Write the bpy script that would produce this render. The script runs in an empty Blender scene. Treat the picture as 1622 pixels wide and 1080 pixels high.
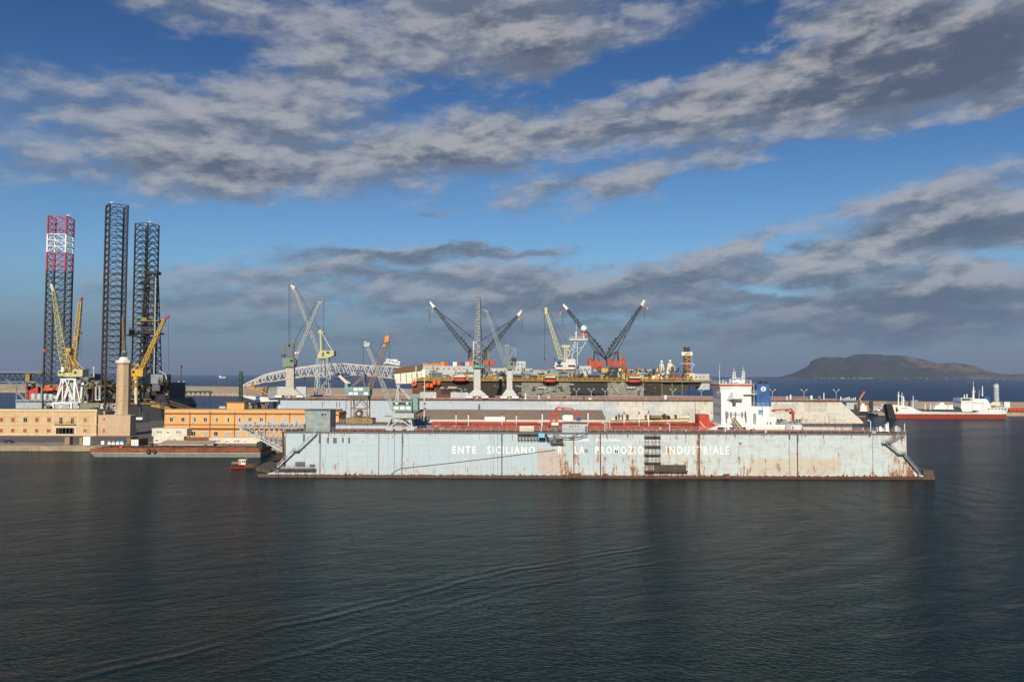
import bpy, math, random
from mathutils import Vector, Matrix
S = bpy.context.scene
C = S.collection
rnd = random.Random(7)
PI = math.pi

# ------------------------------------------------------------------ camera
F = 1250.0; PITCH = math.atan(53.7 / F); ROLL = math.atan(5.5 / 1622); HC = 30.0
fw = Vector((0, math.cos(PITCH), math.sin(PITCH)))
r0 = Vector((1, 0, 0)); u0 = r0.cross(fw)
rt = r0 * math.cos(ROLL) + u0 * math.sin(ROLL)
up = -r0 * math.sin(ROLL) + u0 * math.cos(ROLL)
cam_d = bpy.data.cameras.new('camera'); cam = bpy.data.objects.new('camera', cam_d); C.objects.link(cam)
cm = Matrix((rt, up, -fw)).transposed().to_4x4(); cm.translation = (0, 0, HC)
cam.matrix_world = cm
cam_d.sensor_width = 36; cam_d.lens = 36 * F / 1622; cam_d.clip_start = 0.5; cam_d.clip_end = 80000
S.camera = cam

# ------------------------------------------------------------------ light
SUN_EL, SUN_AZ = 27.0, 187.0        # compass style: 0 = +y, clockwise; the sun stands behind the viewer, a little left
sd = Vector((math.sin(math.radians(SUN_AZ)) * math.cos(math.radians(SUN_EL)),
             math.cos(math.radians(SUN_AZ)) * math.cos(math.radians(SUN_EL)), math.sin(math.radians(SUN_EL))))
sl = bpy.data.lights.new('sun', 'SUN'); sl.energy = 5.0; sl.angle = math.radians(0.5); sl.color = (1.0, 0.885, 0.72)
so = bpy.data.objects.new('sun', sl); C.objects.link(so)
so.rotation_euler = sd.to_track_quat('Z', 'Y').to_euler()
S.view_settings.view_transform = 'Standard'; S.view_settings.look = 'None'
S.view_settings.exposure = 0.0; S.view_settings.gamma = 1.0
S.render.engine = 'CYCLES'
S.cycles.volume_bounces = 0
S.cycles.max_bounces = 6

class NT:
    """small helper that writes node graphs"""
    def __init__(s, nt): s.nt = nt; nt.nodes.clear()
    def n(s, t, **kw):
        o = s.nt.nodes.new(t)
        for k, v in kw.items(): setattr(o, k, v)
        return o
    def put(s, sock, v):
        if isinstance(v, bpy.types.NodeSocket): s.nt.links.new(v, sock)
        elif v is not None:
            if isinstance(v, (tuple, list)) and len(v) == 3 and sock.type == 'RGBA': v = (*v, 1)
            sock.default_value = v
    def m(s, op, a, b=None, c=None, clamp=False):
        o = s.n('ShaderNodeMath', operation=op, use_clamp=clamp)
        for i, v in enumerate((a, b, c)):
            if v is not None: s.put(o.inputs[i], v)
        return o.outputs[0]
    def add(s, a, b): return s.m('ADD', a, b)
    def mul(s, a, b): return s.m('MULTIPLY', a, b)
    def mix(s, f, a, b, mode='MIX'):
        o = s.n('ShaderNodeMix', data_type='RGBA', blend_type=mode)
        s.put(o.inputs[0], f); s.put(o.inputs[6], a); s.put(o.inputs[7], b); return o.outputs[2]
    def noise(s, vec, scale, detail=4, rough=0.55, dist=0.0):
        o = s.n('ShaderNodeTexNoise'); s.put(o.inputs['Vector'], vec)
        o.inputs['Scale'].default_value = scale; o.inputs['Detail'].default_value = detail
        o.inputs['Roughness'].default_value = rough; o.inputs['Distortion'].default_value = dist
        return o.outputs[0]
    def ss(s, v, a, b, lo=0.0, hi=1.0):
        o = s.n('ShaderNodeMapRange', interpolation_type='SMOOTHSTEP')
        s.put(o.inputs[0], v)
        for i, x in zip((1, 2, 3, 4), (a, b, lo, hi)): o.inputs[i].default_value = x
        return o.outputs[0]
    def xyz(s, v):
        o = s.n('ShaderNodeSeparateXYZ'); s.put(o.inputs[0], v); return o.outputs
    def comb(s, x, y, z):
        o = s.n('ShaderNodeCombineXYZ')
        for i, v in enumerate((x, y, z)): s.put(o.inputs[i], v)
        return o.outputs[0]

def azel(px, py):
    d = rt * (px - 811) + up * (540 - py) + fw * F
    d.normalize(); return math.atan2(d.x, d.y), math.asin(d.z)

def make_world():
    w = bpy.data.worlds.new('World'); S.world = w; w.use_nodes = True
    g = NT(w.node_tree)
    out = g.n('ShaderNodeOutputWorld'); bg = g.n('ShaderNodeBackground'); bg.inputs[1].default_value = 0.1
    g.nt.links.new(bg.outputs[0], out.inputs[0])
    sky = g.n('ShaderNodeTexSky', sky_type='NISHITA', sun_disc=False)
    sky.sun_elevation = math.radians(SUN_EL); sky.sun_rotation = math.radians(SUN_AZ)
    sky.air_density = 1.0; sky.dust_density = 0.6; sky.ozone_density = 3.0
    tc = g.n('ShaderNodeTexCoord').outputs['Generated']
    x, y, z = g.xyz(tc)
    az = g.m('ARCTAN2', x, y); el = g.m('ARCSINE', z)
    zc = g.add(g.m('MAXIMUM', z, 0.0), 0.10)
    pv = g.comb(g.m('DIVIDE', x, zc), g.m('DIVIDE', y, zc), 0.0)
    # sheared copy gives the cloud streets their slant
    sh = g.comb(g.add(g.mul(az, 2.2), g.mul(el, 1.2)), g.add(g.mul(el, 6.5), g.mul(az, -0.75)), 0.3)
    sq = lambda o: g.comb(g.add(g.mul(az, 2.2), g.mul(el, 0.9)), g.add(g.add(g.mul(el, 5.6), g.mul(az, -0.7)), o), 0.3)
    n1 = g.noise(sh, 1.7, 8, 0.60, 0.2)
    n3 = g.noise(sq(0.0), 5.6, 9, 0.58, 0.2)
    n4 = g.noise(sq(1.7), 17.0, 6, 0.62, 0.1)
    lit = g.noise(sq(0.09), 5.6, 9, 0.58, 0.2)
    wx = g.mul(g.add(g.noise(sq(4.0), 3.2, 5, 0.6), -0.5), 0.22); wy = g.mul(g.add(g.noise(sq(7.0), 3.8, 5, 0.6), -0.5), 0.085)
    azw = g.add(az, wx); elw = g.add(el, wy)
    cov = g.add(g.mul(n1, 0.22), g.add(g.mul(n3, 0.52), g.mul(n4, 0.26)))
    # cloud banks (+) and blue gaps (-): place, size, tilt, strength, darkness
    blobs = [(330,20,200,40,-5,.22,0),(600,75,230,80,-20,.27,0),(420,180,190,60,-18,.24,0),(220,190,130,60,0,.16,0),(110,150,110,50,0,.12,.2),(40,250,80,30,0,.14,0),
             (560,262,190,42,-8,.34,0),(350,265,130,24,0,.24,0),(720,240,90,38,-5,.26,0),(880,25,170,60,0,.34,.5),(840,85,90,50,0,.24,.2),
             (820,205,110,26,-5,.28,0),(1000,185,190,36,-14,.34,0),(1200,155,180,48,-12,.36,.1),(1400,145,150,46,-10,.34,.2),(1310,60,120,46,-25,.30,.3),(1500,50,190,75,0,.36,1.0),(1540,108,110,24,-25,.26,1.8),(1610,150,60,50,0,.2,1.2),
             (960,286,150,19,-10,.36,0),(690,346,60,9,-20,.20,0),(1190,250,50,11,-5,.20,0),(1460,305,200,24,-5,.34,0),(1560,335,150,30,0,.34,.9),(1460,378,240,22,-2,.28,.1),(1250,392,160,12,-4,.22,0),
             (590,398,130,15,-2,.34,2.4),(770,397,120,13,2,.32,2.2),(575,366,40,10,0,.18,1.5),(480,432,240,18,-2,.26,.3),(800,446,300,22,0,.30,.6),(1150,432,260,18,-6,.28,.3),(1080,482,520,26,0,.34,.8),(380,478,260,26,0,.20,.6),(1490,470,200,60,0,.26,1.0),(900,530,700,18,0,.26,.8),(250,300,190,26,-4,.10,0),(930,330,110,12,-12,.12,0),(1330,428,90,8,-3,.2,1.2),(1490,500,70,12,0,.18,-1.2),(1570,430,90,14,4,.18,-1.0),
             (110,38,140,45,0,-.16,0),(330,85,60,22,-20,-.10,0),(600,20,40,18,0,-.08,0),(1110,85,150,30,-15,-.24,0),(880,143,85,18,-3,-.16,0),(1560,205,90,20,-5,-.22,0),(1160,300,170,24,-8,-.22,0),(1080,350,260,24,-2,-.24,0),(400,350,260,22,0,-.20,0),(120,380,160,40,0,-.10,0),(1370,243,110,20,-4,-.20,0),(945,405,55,12,0,-.2,0),(470,105,40,16,-20,-.1,0),(660,160,60,14,-10,-.1,0),(1230,458,90,6,-2,-.16,0)]
    shade = 0.0
    for (bx, by, sx, sy, rot, amp, tone) in blobs:
        a0, e0 = azel(bx, by); c, s_ = math.cos(math.radians(rot)), math.sin(math.radians(rot))
        dx = g.mul(g.add(azw, -a0), F); dy = g.mul(g.add(elw, -e0), -F)
        u = g.mul(g.add(g.mul(dx, c), g.mul(dy, s_)), 1 / sx); v = g.mul(g.add(g.mul(dx, -s_), g.mul(dy, c)), 1 / sy)
        ex = g.m('EXPONENT', g.mul(g.add(g.mul(u, u), g.mul(v, v)), -1.0))
        cov = g.m('MULTIPLY_ADD', ex, amp, cov)
        if amp > 0: shade = g.m('MULTIPLY_ADD', ex, g.mul(g.add(v, tone), amp), shade)
    dens = g.mul(g.ss(cov, 0.49, 0.80), g.ss(cov, 0.6, 0.95, 0.82, 1.0))
    thick = g.ss(cov, 0.74, 1.05)
    relief = g.ss(g.m('SUBTRACT', g.m('SUBTRACT', n3, lit), g.mul(shade, 0.30)), -0.17, 0.15)
    body = g.mix(relief, (1.6, 1.92, 2.5), (3.85, 3.95, 4.3))
    dark = g.mix(relief, (0.98, 1.2, 1.65), (4.1, 4.1, 4.15))
    cl = g.mix(thick, body, dark)
    hs = g.n('ShaderNodeHueSaturation'); hs.inputs['Saturation'].default_value = 1.08; hs.inputs['Value'].default_value = 1.0
    g.put(hs.inputs['Color'], sky.outputs[0])
    base = g.mix(1.0, hs.outputs[0], g.mix(g.ss(el, 0.12, 0.46), (0.62, 0.79, 0.92), (0.27, 0.45, 0.66)), 'MULTIPLY')
    col = g.mix(g.mul(dens, 0.88), base, cl)
    # grey-blue murk low over the sea
    low = g.ss(el, 0.0, 0.15, 0.80, 0.0)
    col = g.mix(low, col, (0.95, 1.45, 2.45))
    g.put(bg.inputs[0], col)
make_world()

# ------------------------------------------------------------------ geometry helpers
def P(px, py, D):
    """point at forward distance D (metres along +y) seen in that direction"""
    d = rt * (px - 811) + up * (540 - py) + fw * F
    return Vector((0, 0, HC)) + d * (D / d.y)
def sc(D): return D / F

class MB:
    def __init__(s): s.v = []; s.f = []; s.m = []; s.smooth = []
    def add(s, vs, fs, m=0, sm=False):
        b = len(s.v); s.v += [tuple(q) for q in vs]
        for f in fs: s.f.append([i + b for i in f]); s.m.append(m); s.smooth.append(sm)
    def hexa(s, p, m=0):   # 0-3 bottom ring, 4-7 top ring
        s.add(p, [(3,2,1,0),(4,5,6,7),(0,1,5,4),(1,2,6,5),(2,3,7,6),(3,0,4,7)], m)
    def box(s, x0, x1, y0, y1, z0, z1, m=0):
        if x1 < x0: x0, x1 = x1, x0
        if y1 < y0: y0, y1 = y1, y0
        if z1 < z0: z0, z1 = z1, z0
        s.hexa([(x0,y0,z0),(x1,y0,z0),(x1,y1,z0),(x0,y1,z0),(x0,y0,z1),(x1,y0,z1),(x1,y1,z1),(x0,y1,z1)], m)
    def bar(s, p, q, w, h=None, m=0):
        p = Vector(p); q = Vector(q); d = (q - p)
        if d.length < 1e-6: return
        d.normalize(); h = h or w
        a = d.cross(Vector((0,0,1)))
        if a.length < 1e-3: a = Vector((1,0,0))
        a.normalize(); b = a.cross(d)
        a *= w / 2; b *= h / 2
        s.hexa([p-a-b, p+a-b, p+a+b, p-a+b, q-a-b, q+a-b, q+a+b, q-a+b], m)
    def tube(s, p, q, r0, r1=None, n=8, m=0):
        p = Vector(p); q = Vector(q); d = (q - p)
        if d.length < 1e-6: return
        d.normalize(); r1 = r0 if r1 is None else r1
        a = d.cross(Vector((0,0,1)))
        if a.length < 1e-3: a = Vector((1,0,0))
        a.normalize(); b = d.cross(a)
        vs = []
        for c, r in ((p, r0), (q, r1)):
            for i in range(n):
                t = 2*PI*i/n; vs.append(c + a*(r*math.cos(t)) + b*(r*math.sin(t)))
        s.add(vs, [(i, (i+1)%n, n+(i+1)%n, n+i) for i in range(n)], m, n > 6)
        s.add(vs[:n], [tuple(range(n))[::-1]], m); s.add(vs[n:], [tuple(range(n))], m)
    def path(s, pts, r, n=6, m=0):
        for a, b in zip(pts, pts[1:]): s.tube(a, b, r, None, n, m)
    def prism(s, pts, y0, y1, m=0):      # (x,z) outline through y
        n = len(pts)
        vs = [(x, y0, z) for x, z in pts] + [(x, y1, z) for x, z in pts]
        s.add(vs, [tuple(range(n)), tuple(range(2*n-1, n-1, -1))] + [(i, n+i, n+(i+1)%n, (i+1)%n) for i in range(n)], m)
    def prismx(s, pts, x0, x1, m=0):     # (y,z) outline through x
        n = len(pts)
        vs = [(x0, y, z) for y, z in pts] + [(x1, y, z) for y, z in pts]
        s.add(vs, [tuple(range(n)), tuple(range(2*n-1, n-1, -1))] + [(i, n+i, n+(i+1)%n, (i+1)%n) for i in range(n)], m)
    def prismz(s, pts, z0, z1, m=0):
        n = len(pts)
        vs = [(x, y, z0) for x, y in pts] + [(x, y, z1) for x, y in pts]
        s.add(vs, [tuple(range(n))[::-1], tuple(range(n, 2*n))] + [(i, (i+1)%n, n+(i+1)%n, n+i) for i in range(n)], m)
    def lathe(s, c, prof, n=16, m=0, ph=0.0, sm=True):
        c = Vector(c); vs = []
        for r, z in prof:
            for i in range(n):
                t = 2*PI*i/n + ph; vs.append((c.x + r*math.cos(t), c.y + r*math.sin(t), c.z + z))
        fs = []
        for k in range(len(prof)-1):
            for i in range(n): fs.append((k*n+i, k*n+(i+1)%n, (k+1)*n+(i+1)%n, (k+1)*n+i))
        s.add(vs, fs, m, sm)
        s.add(vs[:n], [tuple(range(n))[::-1]], m); s.add(vs[-n:], [tuple(range(n))], m)
    def ball(s, c, r, m=0, n=12):
        s.lathe(c, [(max(r*math.sin(PI*k/8), 0.01), -r*math.cos(PI*k/8)) for k in range(9)], n, m)
    def lattice(s, p, q, w0, w1, bays, r, m=0, side=None, tip=None, wm=None):
        """tapering four-chord boom from p to q"""
        p = Vector(p); q = Vector(q); d = (q-p).normalized()
        a = Vector(side) if side else Vector((0,1,0))
        a = (a - d * a.dot(d)).normalized(); b = d.cross(a)
        def ring(t):
            if wm: w = w0 + (wm-w0)*min(t/0.25, 1) if t < 0.25 else wm + (w1-wm)*((t-0.25)/0.75)
            else: w = w0 + (w1-w0)*t
            c = p.lerp(q, t); w /= 2
            return [c - a*w - b*w, c + a*w - b*w, c + a*w + b*w, c - a*w + b*w]
        R = [ring(i/bays) for i in range(bays+1)]
        for i in range(bays):
            for k in range(4):
                s.bar(R[i][k], R[i+1][k], r*1.5, None, m)
                k2 = (k+1) % 4
                if i % 2: s.bar(R[i][k], R[i+1][k2], r, None, m)
                else: s.bar(R[i][k2], R[i+1][k], r, None, m)
                s.bar(R[i+1][k], R[i+1][k2], r, None, m)
    def rail(s, pts, h=1.1, sp=2.0, r=0.06, m=0, mid=True):
        for a, b in zip(pts, pts[1:]):
            a = Vector(a); b = Vector(b); L = (b-a).length; n = max(1, int(L/sp))
            for k in (1.0, 0.5) if mid else (1.0,):
                s.bar(a + Vector((0,0,h*k)), b + Vector((0,0,h*k)), r, None, m)
            for i in range(n+1):
                c = a.lerp(b, i/n); s.bar(c, c + Vector((0,0,h)), r*1.1, None, m)
    def build(s, name, mats, parent=None):
        me = bpy.data.meshes.new(name)
        org = Vector((0,0,0)); o = parent
        while o is not None: org = org + Vector(o.location); o = o.parent
        if parent is None and s.v:
            xs = [v[0] for v in s.v]; ys = [v[1] for v in s.v]; zs = [v[2] for v in s.v]
            org = Vector(((min(xs)+max(xs))/2, (min(ys)+max(ys))/2, min(zs)))
        me.from_pydata([tuple(Vector(v) - org) for v in s.v], [], s.f)
        if not isinstance(mats, (list, tuple)): mats = [mats]
        for mt in mats: me.materials.append(mt)
        me.polygons.foreach_set('material_index', s.m)
        me.polygons.foreach_set('use_smooth', s.smooth)
        me.update()
        ob = bpy.data.objects.new(name, me); C.objects.link(ob)
        if parent is None: ob.location = org
        else: ob.parent = parent
        return ob

def tag(o, label=None, cat=None, group=None, kind=None):
    if label: o['label'] = label
    if cat: o['category'] = cat
    if group: o['group'] = group
    if kind: o['kind'] = kind
    return o
def T(name, label, cat, loc, group=None):
    o = bpy.data.objects.new(name, None); C.objects.link(o); o.location = loc; o.empty_display_size = 0.5
    return tag(o, label, cat, group)
def dup(root, delta, label=None, group=None):
    r = root.copy(); C.objects.link(r); r.location = Vector(root.location) + Vector(delta)
    if label: r['label'] = label
    if group: r['group'] = group
    for ch in [o for o in C.objects if o.parent == root]:
        c = ch.copy(); C.objects.link(c); c.parent = r
        for gc in [o for o in C.objects if o.parent == ch]:
            d = gc.copy(); C.objects.link(d); d.parent = c
    return r

class Q:
    """drawing at one forward distance D, in photo pixels"""
    def __init__(s, D, acc=False): s.D = D; s.s = sc(D); s.acc = acc
    def p(s, x, y, dy=0.0):
        if s.acc: return P(x, y, s.D+dy)
        v = P(x, y, s.D); v.y += dy; return v
    def box(s, mb, x0, y0, x1, y1, dep, m=0, dy=0.0):
        xm, ym = (x0+x1)/2, (y0+y1)/2; E = s.D+dy if s.acc else s.D
        mb.box(P(x0,ym,E).x, P(x1,ym,E).x, s.D+dy, s.D+dy+dep, P(xm,y1,E).z, P(xm,y0,E).z, m)
    def tube(s, mb, a, b, r, m=0, dy=0.0, n=6, r1=None, dy2=None):
        mb.tube(s.p(*a, dy), s.p(*b, dy if dy2 is None else dy2), r*s.s, None if r1 is None else r1*s.s, n, m)
    def bar(s, mb, a, b, w, m=0, dy=0.0, dy2=None, h=None):
        mb.bar(s.p(*a, dy), s.p(*b, dy if dy2 is None else dy2), w*s.s, None if h is None else h*s.s, m)
    def prism(s, mb, pts, dep, m=0, dy=0.0):
        mb.prism([(lambda v: (v.x, v.z))(s.p(*q, dy)) for q in pts], s.D+dy, s.D+dy+dep, m)
    def lat(s, mb, a, b, w0, w1, bays, r, m=0, dy=0.0, dy2=None, wm=None):
        mb.lattice(s.p(*a, dy), s.p(*b, dy if dy2 is None else dy2), w0*s.s, w1*s.s, bays, r*s.s, m, wm=wm*s.s if wm else None)

# ------------------------------------------------------------------ materials
_M = {}
def M(name, col, rough=0.6, metal=0.0, var=0.25, rust=0.0, scale=0.6, rustcol=(0.11,0.042,0.018), bump=0.0):
    if name in _M: return _M[name]
    mt = bpy.data.materials.new(name); mt.use_nodes = True; g = NT(mt.node_tree); _M[name] = mt
    out = g.n('ShaderNodeOutputMaterial'); b = g.n('ShaderNodeBsdfPrincipled'); g.nt.links.new(b.outputs[0], out.inputs[0])
    pos = g.n('ShaderNodeNewGeometry').outputs['Position']
    n1 = g.noise(pos, scale, 5, 0.6); n2 = g.noise(pos, scale*7, 3, 0.6)
    v = g.add(g.mul(n1, 0.65), g.mul(n2, 0.35))
    c = g.mix(g.ss(v, 0.35, 0.65), tuple(x*(1-var) for x in col), tuple(min(x*(1+var*0.6), 1) for x in col))
    if rust > 0:
        x, y, z = g.xyz(pos)
        st = g.noise(g.comb(g.mul(x, 1.6), g.mul(y, 1.6), g.mul(z, 0.22)), 1.0, 6, 0.65)
        rm = g.ss(g.add(g.mul(st, 0.6), g.mul(n1, 0.4)), 0.66 - rust*0.30, 0.74 - rust*0.26)
        rc = g.mix(n2, tuple(x*0.5 for x in rustcol), tuple(x*1.6 for x in rustcol))
        c = g.mix(g.mul(rm, 0.9), c, rc)
    g.put(b.inputs['Base Color'], c); b.inputs['Metallic'].default_value = metal
    g.put(b.inputs['Roughness'], g.ss(n1, 0.3, 0.7, max(rough-0.12, 0.05), min(rough+0.12, 1)))
    if bump:
        bp = g.n('ShaderNodeBump'); bp.inputs['Distance'].default_value = bump; g.put(bp.inputs['Height'], n2)
        g.nt.links.new(bp.outputs[0], b.inputs['Normal'])
    return mt

def dock_mat(name, D, base, pale, heavy, patches, amount=0.0, top=13.0):
    """painted dock plating: weathered paint, plate seams, streaks of rust running down, repainted patches, rusty waterline.
    heavy: list of (photo x, half width px, strength) of the rusty stretches; patches: (x0,y0,x1,y1,colour) in photo px on the face at D"""
    mt = bpy.data.materials.new(name); mt.use_nodes = True; g = NT(mt.node_tree)
    out = g.n('ShaderNodeOutputMaterial'); b = g.n('ShaderNodeBsdfPrincipled'); g.nt.links.new(b.outputs[0], out.inputs[0])
    pos = g.n('ShaderNodeNewGeometry').outputs['Position']; x, y, z = g.xyz(pos)
    big = g.noise(g.comb(g.mul(x, 0.06), y, g.mul(z, 0.12)), 1.0, 5, 0.6)
    X0 = P(800, 700, D).x; X1 = P(1250, 700, D).x
    shift = g.ss(x, X0, X1, -0.12, 0.22)
    c = g.mix(g.ss(g.add(big, shift), 0.42, 0.62), base, pale)
    wet = g.noise(g.comb(g.mul(x, 1.1), y, g.mul(z, 0.10)), 1.0, 5, 0.6)
    c = g.mix(g.ss(wet, 0.50, 0.78, 0, 0.5), c, (0.33, 0.35, 0.33))
    fine = g.noise(pos, 2.3, 4, 0.7)
    c = g.mix(g.ss(fine, 0.3, 0.8, 0, 0.22), c, (0.28, 0.30, 0.30))
    for (x0, y0, x1, y1, pc) in patches:
        a = P(x0, y0, D); d = P(x1, y1, D); e = g.mul(g.add(g.noise(pos, 0.9, 3), -0.5), 0.9)
        xx = g.add(x, e); zz = g.add(z, e)
        mk = g.mul(g.mul(g.ss(xx, a.x-0.15, a.x+0.15), g.ss(xx, d.x-0.15, d.x+0.15, 1, 0)), g.mul(g.ss(zz, d.z-0.1, d.z+0.1), g.ss(zz, a.z-0.1, a.z+0.1, 1, 0)))
        c = g.mix(g.mul(mk, g.ss(big, 0.3, 0.7, 0.5, 0.85)), c, pc)
        sp = g.ss(g.noise(g.comb(g.mul(x, 0.5), y, g.mul(z, 2.0)), 1.0, 4, 0.6), 0.60, 0.66)
        c = g.mix(g.mul(g.mul(mk, sp), 0.55), c, (0.24, 0.08, 0.09))
    # plate seams
    def seam(v, period, w):
        fr = g.m('FRACT', g.mul(v, 1/period)); return g.ss(g.m('ABSOLUTE', g.add(fr, -0.5)), 0.5 - w/period, 0.5)
    sm = g.m('MAXIMUM', g.mul(seam(x, 6.0, 0.10), 0.35), g.mul(seam(z, 3.1, 0.07), 0.30))
    c = g.mix(sm, c, (0.16, 0.13, 0.11))
    # rust
    blot = g.noise(g.comb(g.mul(x, 0.28), y, g.mul(z, 0.5)), 1.0, 7, 0.7)
    c = g.mix(g.ss(g.add(blot, g.ss(x, 0.0, 60.0, -0.02, 0.05)), 0.54, 0.66, 0, 0.42), c, (0.40, 0.33, 0.24))
    st = g.noise(g.comb(g.mul(x, 0.75), y, g.mul(z, 0.13)), 1.0, 7, 0.68)
    sp = g.noise(g.comb(g.mul(x, 0.5), y, g.mul(z, 0.45)), 1.0, 8, 0.72)
    bias = amount
    bs = None
    for (hx, hw, k) in heavy:
        cx = P(hx, 700, D).x; w = hw * sc(D)
        u = g.mul(g.add(x, -cx), 1/w); t = g.mul(g.m('EXPONENT', g.mul(g.mul(u, u), -1.0)), k)
        bs = t if bs is None else g.add(bs, t)
    lowz = g.ss(z, 0.5, top*0.62, 0.055, 0.0)
    tot = g.add(g.add(g.mul(st, 0.55), g.mul(sp, 0.45)), lowz)
    if bs is not None: tot = g.add(tot, bs)
    tot = g.add(tot, bias)
    fs = g.noise(g.comb(g.mul(x, 3.2), y, g.mul(z, 0.20)), 1.0, 4, 0.6)
    tot = g.add(tot, g.ss(fs, 0.45, 0.75, -0.03, 0.07))
    topd = g.mul(g.ss(z, top-3.2, top-0.2), g.ss(fs, 0.48, 0.66))
    tot = g.add(tot, g.mul(topd, 0.10))
    rm = g.ss(tot, 0.60, 0.665)
    rc = g.mix(g.ss(fine, 0.35, 0.65), (0.10, 0.032, 0.014), (0.34, 0.145, 0.055))
    halo = g.ss(tot, 0.545, 0.62, 0, 0.5)
    c = g.mix(halo, c, (0.50, 0.36, 0.22)); c = g.mix(g.mul(rm, 0.92), c, rc)
    wl = g.ss(g.add(z, g.mul(g.noise(g.comb(g.mul(x, 0.9), y, z), 1.0, 4), -1.1)), 0.25, 0.55, 1, 0)
    c = g.mix(wl, c, g.mix(fine, (0.035, 0.017, 0.012), (0.14, 0.055, 0.03)))
    g.put(b.inputs['Base Color'], c)
    g.put(b.inputs['Roughness'], g.m('MULTIPLY_ADD', rm, 0.3, 0.5))
    bp = g.n('ShaderNodeBump'); bp.inputs['Distance'].default_value = 0.05; g.put(bp.inputs['Height'], g.add(big, g.mul(sm, -1.0)))
    g.nt.links.new(bp.outputs[0], b.inputs['Normal'])
    return mt

def water_mat():
    mt = bpy.data.materials.new('sea_water'); mt.use_nodes = True; g = NT(mt.node_tree)
    out = g.n('ShaderNodeOutputMaterial'); b = g.n('ShaderNodeBsdfPrincipled'); g.nt.links.new(b.outputs[0], out.inputs[0])
    pos = g.n('ShaderNodeNewGeometry').outputs['Position']; x, y, z = g.xyz(pos)
    def wv(sx, sy, rot, dist=0.6, det=3):
        c, s_ = math.cos(rot), math.sin(rot)
        return g.noise(g.comb(g.mul(g.add(g.mul(x, c), g.mul(y, s_)), sx), g.mul(g.add(g.mul(x, -s_), g.mul(y, c)), sy), 0.0), 1.0, det, 0.55, dist)
    w1 = wv(0.34, 0.55, 0.45, 0.7); w2 = wv(1.0, 1.7, -0.35, 0.8, 4); w3 = wv(0.10, 0.20, 0.5, 0.4, 2)
    gust = g.ss(wv(0.010, 0.022, 0.1, 0.8, 4), 0.3, 0.7, 0.65, 1.15)
    # wind-ripple spectrum, weaker inside the harbour lee, steeper out at sea
    far = g.ss(y, 450, 1100, 1.15, 1.9)
    w4 = wv(2.6, 3.8, 0.15, 0.5, 3)
    h = g.add(g.add(g.add(g.mul(w1, 0.11), g.mul(w2, 0.14)), g.mul(w3, 0.25)), g.mul(w4, 0.065))
    h = g.mul(g.mul(h, gust), far)
    # old wake of a passing boat: two long low ridges
    A = P(1060, 868, 1); B = P(130, 1078, 1)
    def wl(px, py):
        d = rt*(px-811) + up*(540-py) + fw*F; t = -HC/d.z; return Vector((d.x*t, d.y*t))
    for (pa, pb, amp, wd) in (((1100,852),(60,1095),0.34,0.70), ((1130,872),(330,1080),0.17,0.6)):
        a = wl(*pa); c = wl(*pb); dr = (c-a); L = dr.length; dr.normalize(); nx, ny = -dr.y, dr.x
        t = g.add(g.mul(g.add(x, -a.x), dr.x), g.mul(g.add(y, -a.y), dr.y))
        d = g.add(g.mul(g.add(x, -a.x), nx), g.mul(g.add(y, -a.y), ny))
        wob = g.mul(g.add(g.noise(g.comb(g.mul(t, 0.035), 0.0, 0.0), 1.0, 3), -0.5), 9.0)
        bow = g.mul(g.m('SINE', g.mul(t, PI/L)), 3.5)
        d = g.add(g.add(d, wob), bow)
        env = g.mul(g.ss(t, 0, 20), g.ss(t, L-5, L+20, 1, 0))
        seg = g.ss(g.noise(g.comb(g.mul(t, 0.09), 3.0, 0.0), 1.0, 2), 0.35, 0.6, 0.25, 1.0)
        for k, (off, aa) in enumerate(((0.0, 1.0), (2.4, 0.5), (-2.2, 0.35))):
            u = g.mul(g.add(d, off), 1/wd)
            h = g.add(h, g.mul(g.mul(g.mul(g.m('EXPONENT', g.mul(g.mul(u, u), -1)), amp*aa*0.55), env), seg))
    # faint wave arcs radiating near the dock's right half
    ctr = wl(860, 800)
    rr = g.m('SQRT', g.add(g.m('POWER', g.add(x, -ctr.x), 2.0), g.m('POWER', g.add(y, -ctr.y), 2.0)))
    arc = g.mul(g.m('SINE', g.mul(g.add(rr, g.mul(w3, 5.0)), 0.75)), g.mul(g.ss(rr, 25, 55), g.ss(rr, 90, 160, 0.06, 0.0)))
    h = g.add(h, g.mul(arc, g.ss(x, 20, 60)))
    bp = g.n('ShaderNodeBump'); bp.inputs['Strength'].default_value = 1.0; bp.inputs['Distance'].default_value = 1.0
    g.put(bp.inputs['Height'], h); g.nt.links.new(bp.outputs[0], b.inputs['Normal'])
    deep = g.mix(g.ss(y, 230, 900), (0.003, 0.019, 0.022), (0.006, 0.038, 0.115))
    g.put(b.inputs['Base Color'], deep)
    # a wind-roughened sea sends back only part of what a flat mirror would: the share follows the flat surface's Fresnel value
    b.inputs['Roughness'].default_value = 0.6; b.inputs['Specular IOR Level'].default_value = 0.0
    gl = g.n('ShaderNodeBsdfGlossy'); gl.inputs['Roughness'].default_value = 0.13; g.nt.links.new(bp.outputs[0], gl.inputs['Normal'])
    fr = g.n('ShaderNodeFresnel'); fr.inputs['IOR'].default_value = 1.333
    ms = g.n('ShaderNodeMixShader'); fb = g.n('ShaderNodeFresnel'); fb.inputs['IOR'].default_value = 1.333; g.nt.links.new(bp.outputs[0], fb.inputs['Normal'])
    g.put(ms.inputs[0], g.m('MINIMUM', g.mul(g.m('POWER', fb.outputs[0], 1.3), 0.62), 0.48))
    g.nt.links.new(b.outputs[0], ms.inputs[1]); g.nt.links.new(gl.outputs[0], ms.inputs[2]); g.nt.links.new(ms.outputs[0], out.inputs[0])
    return mt

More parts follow.
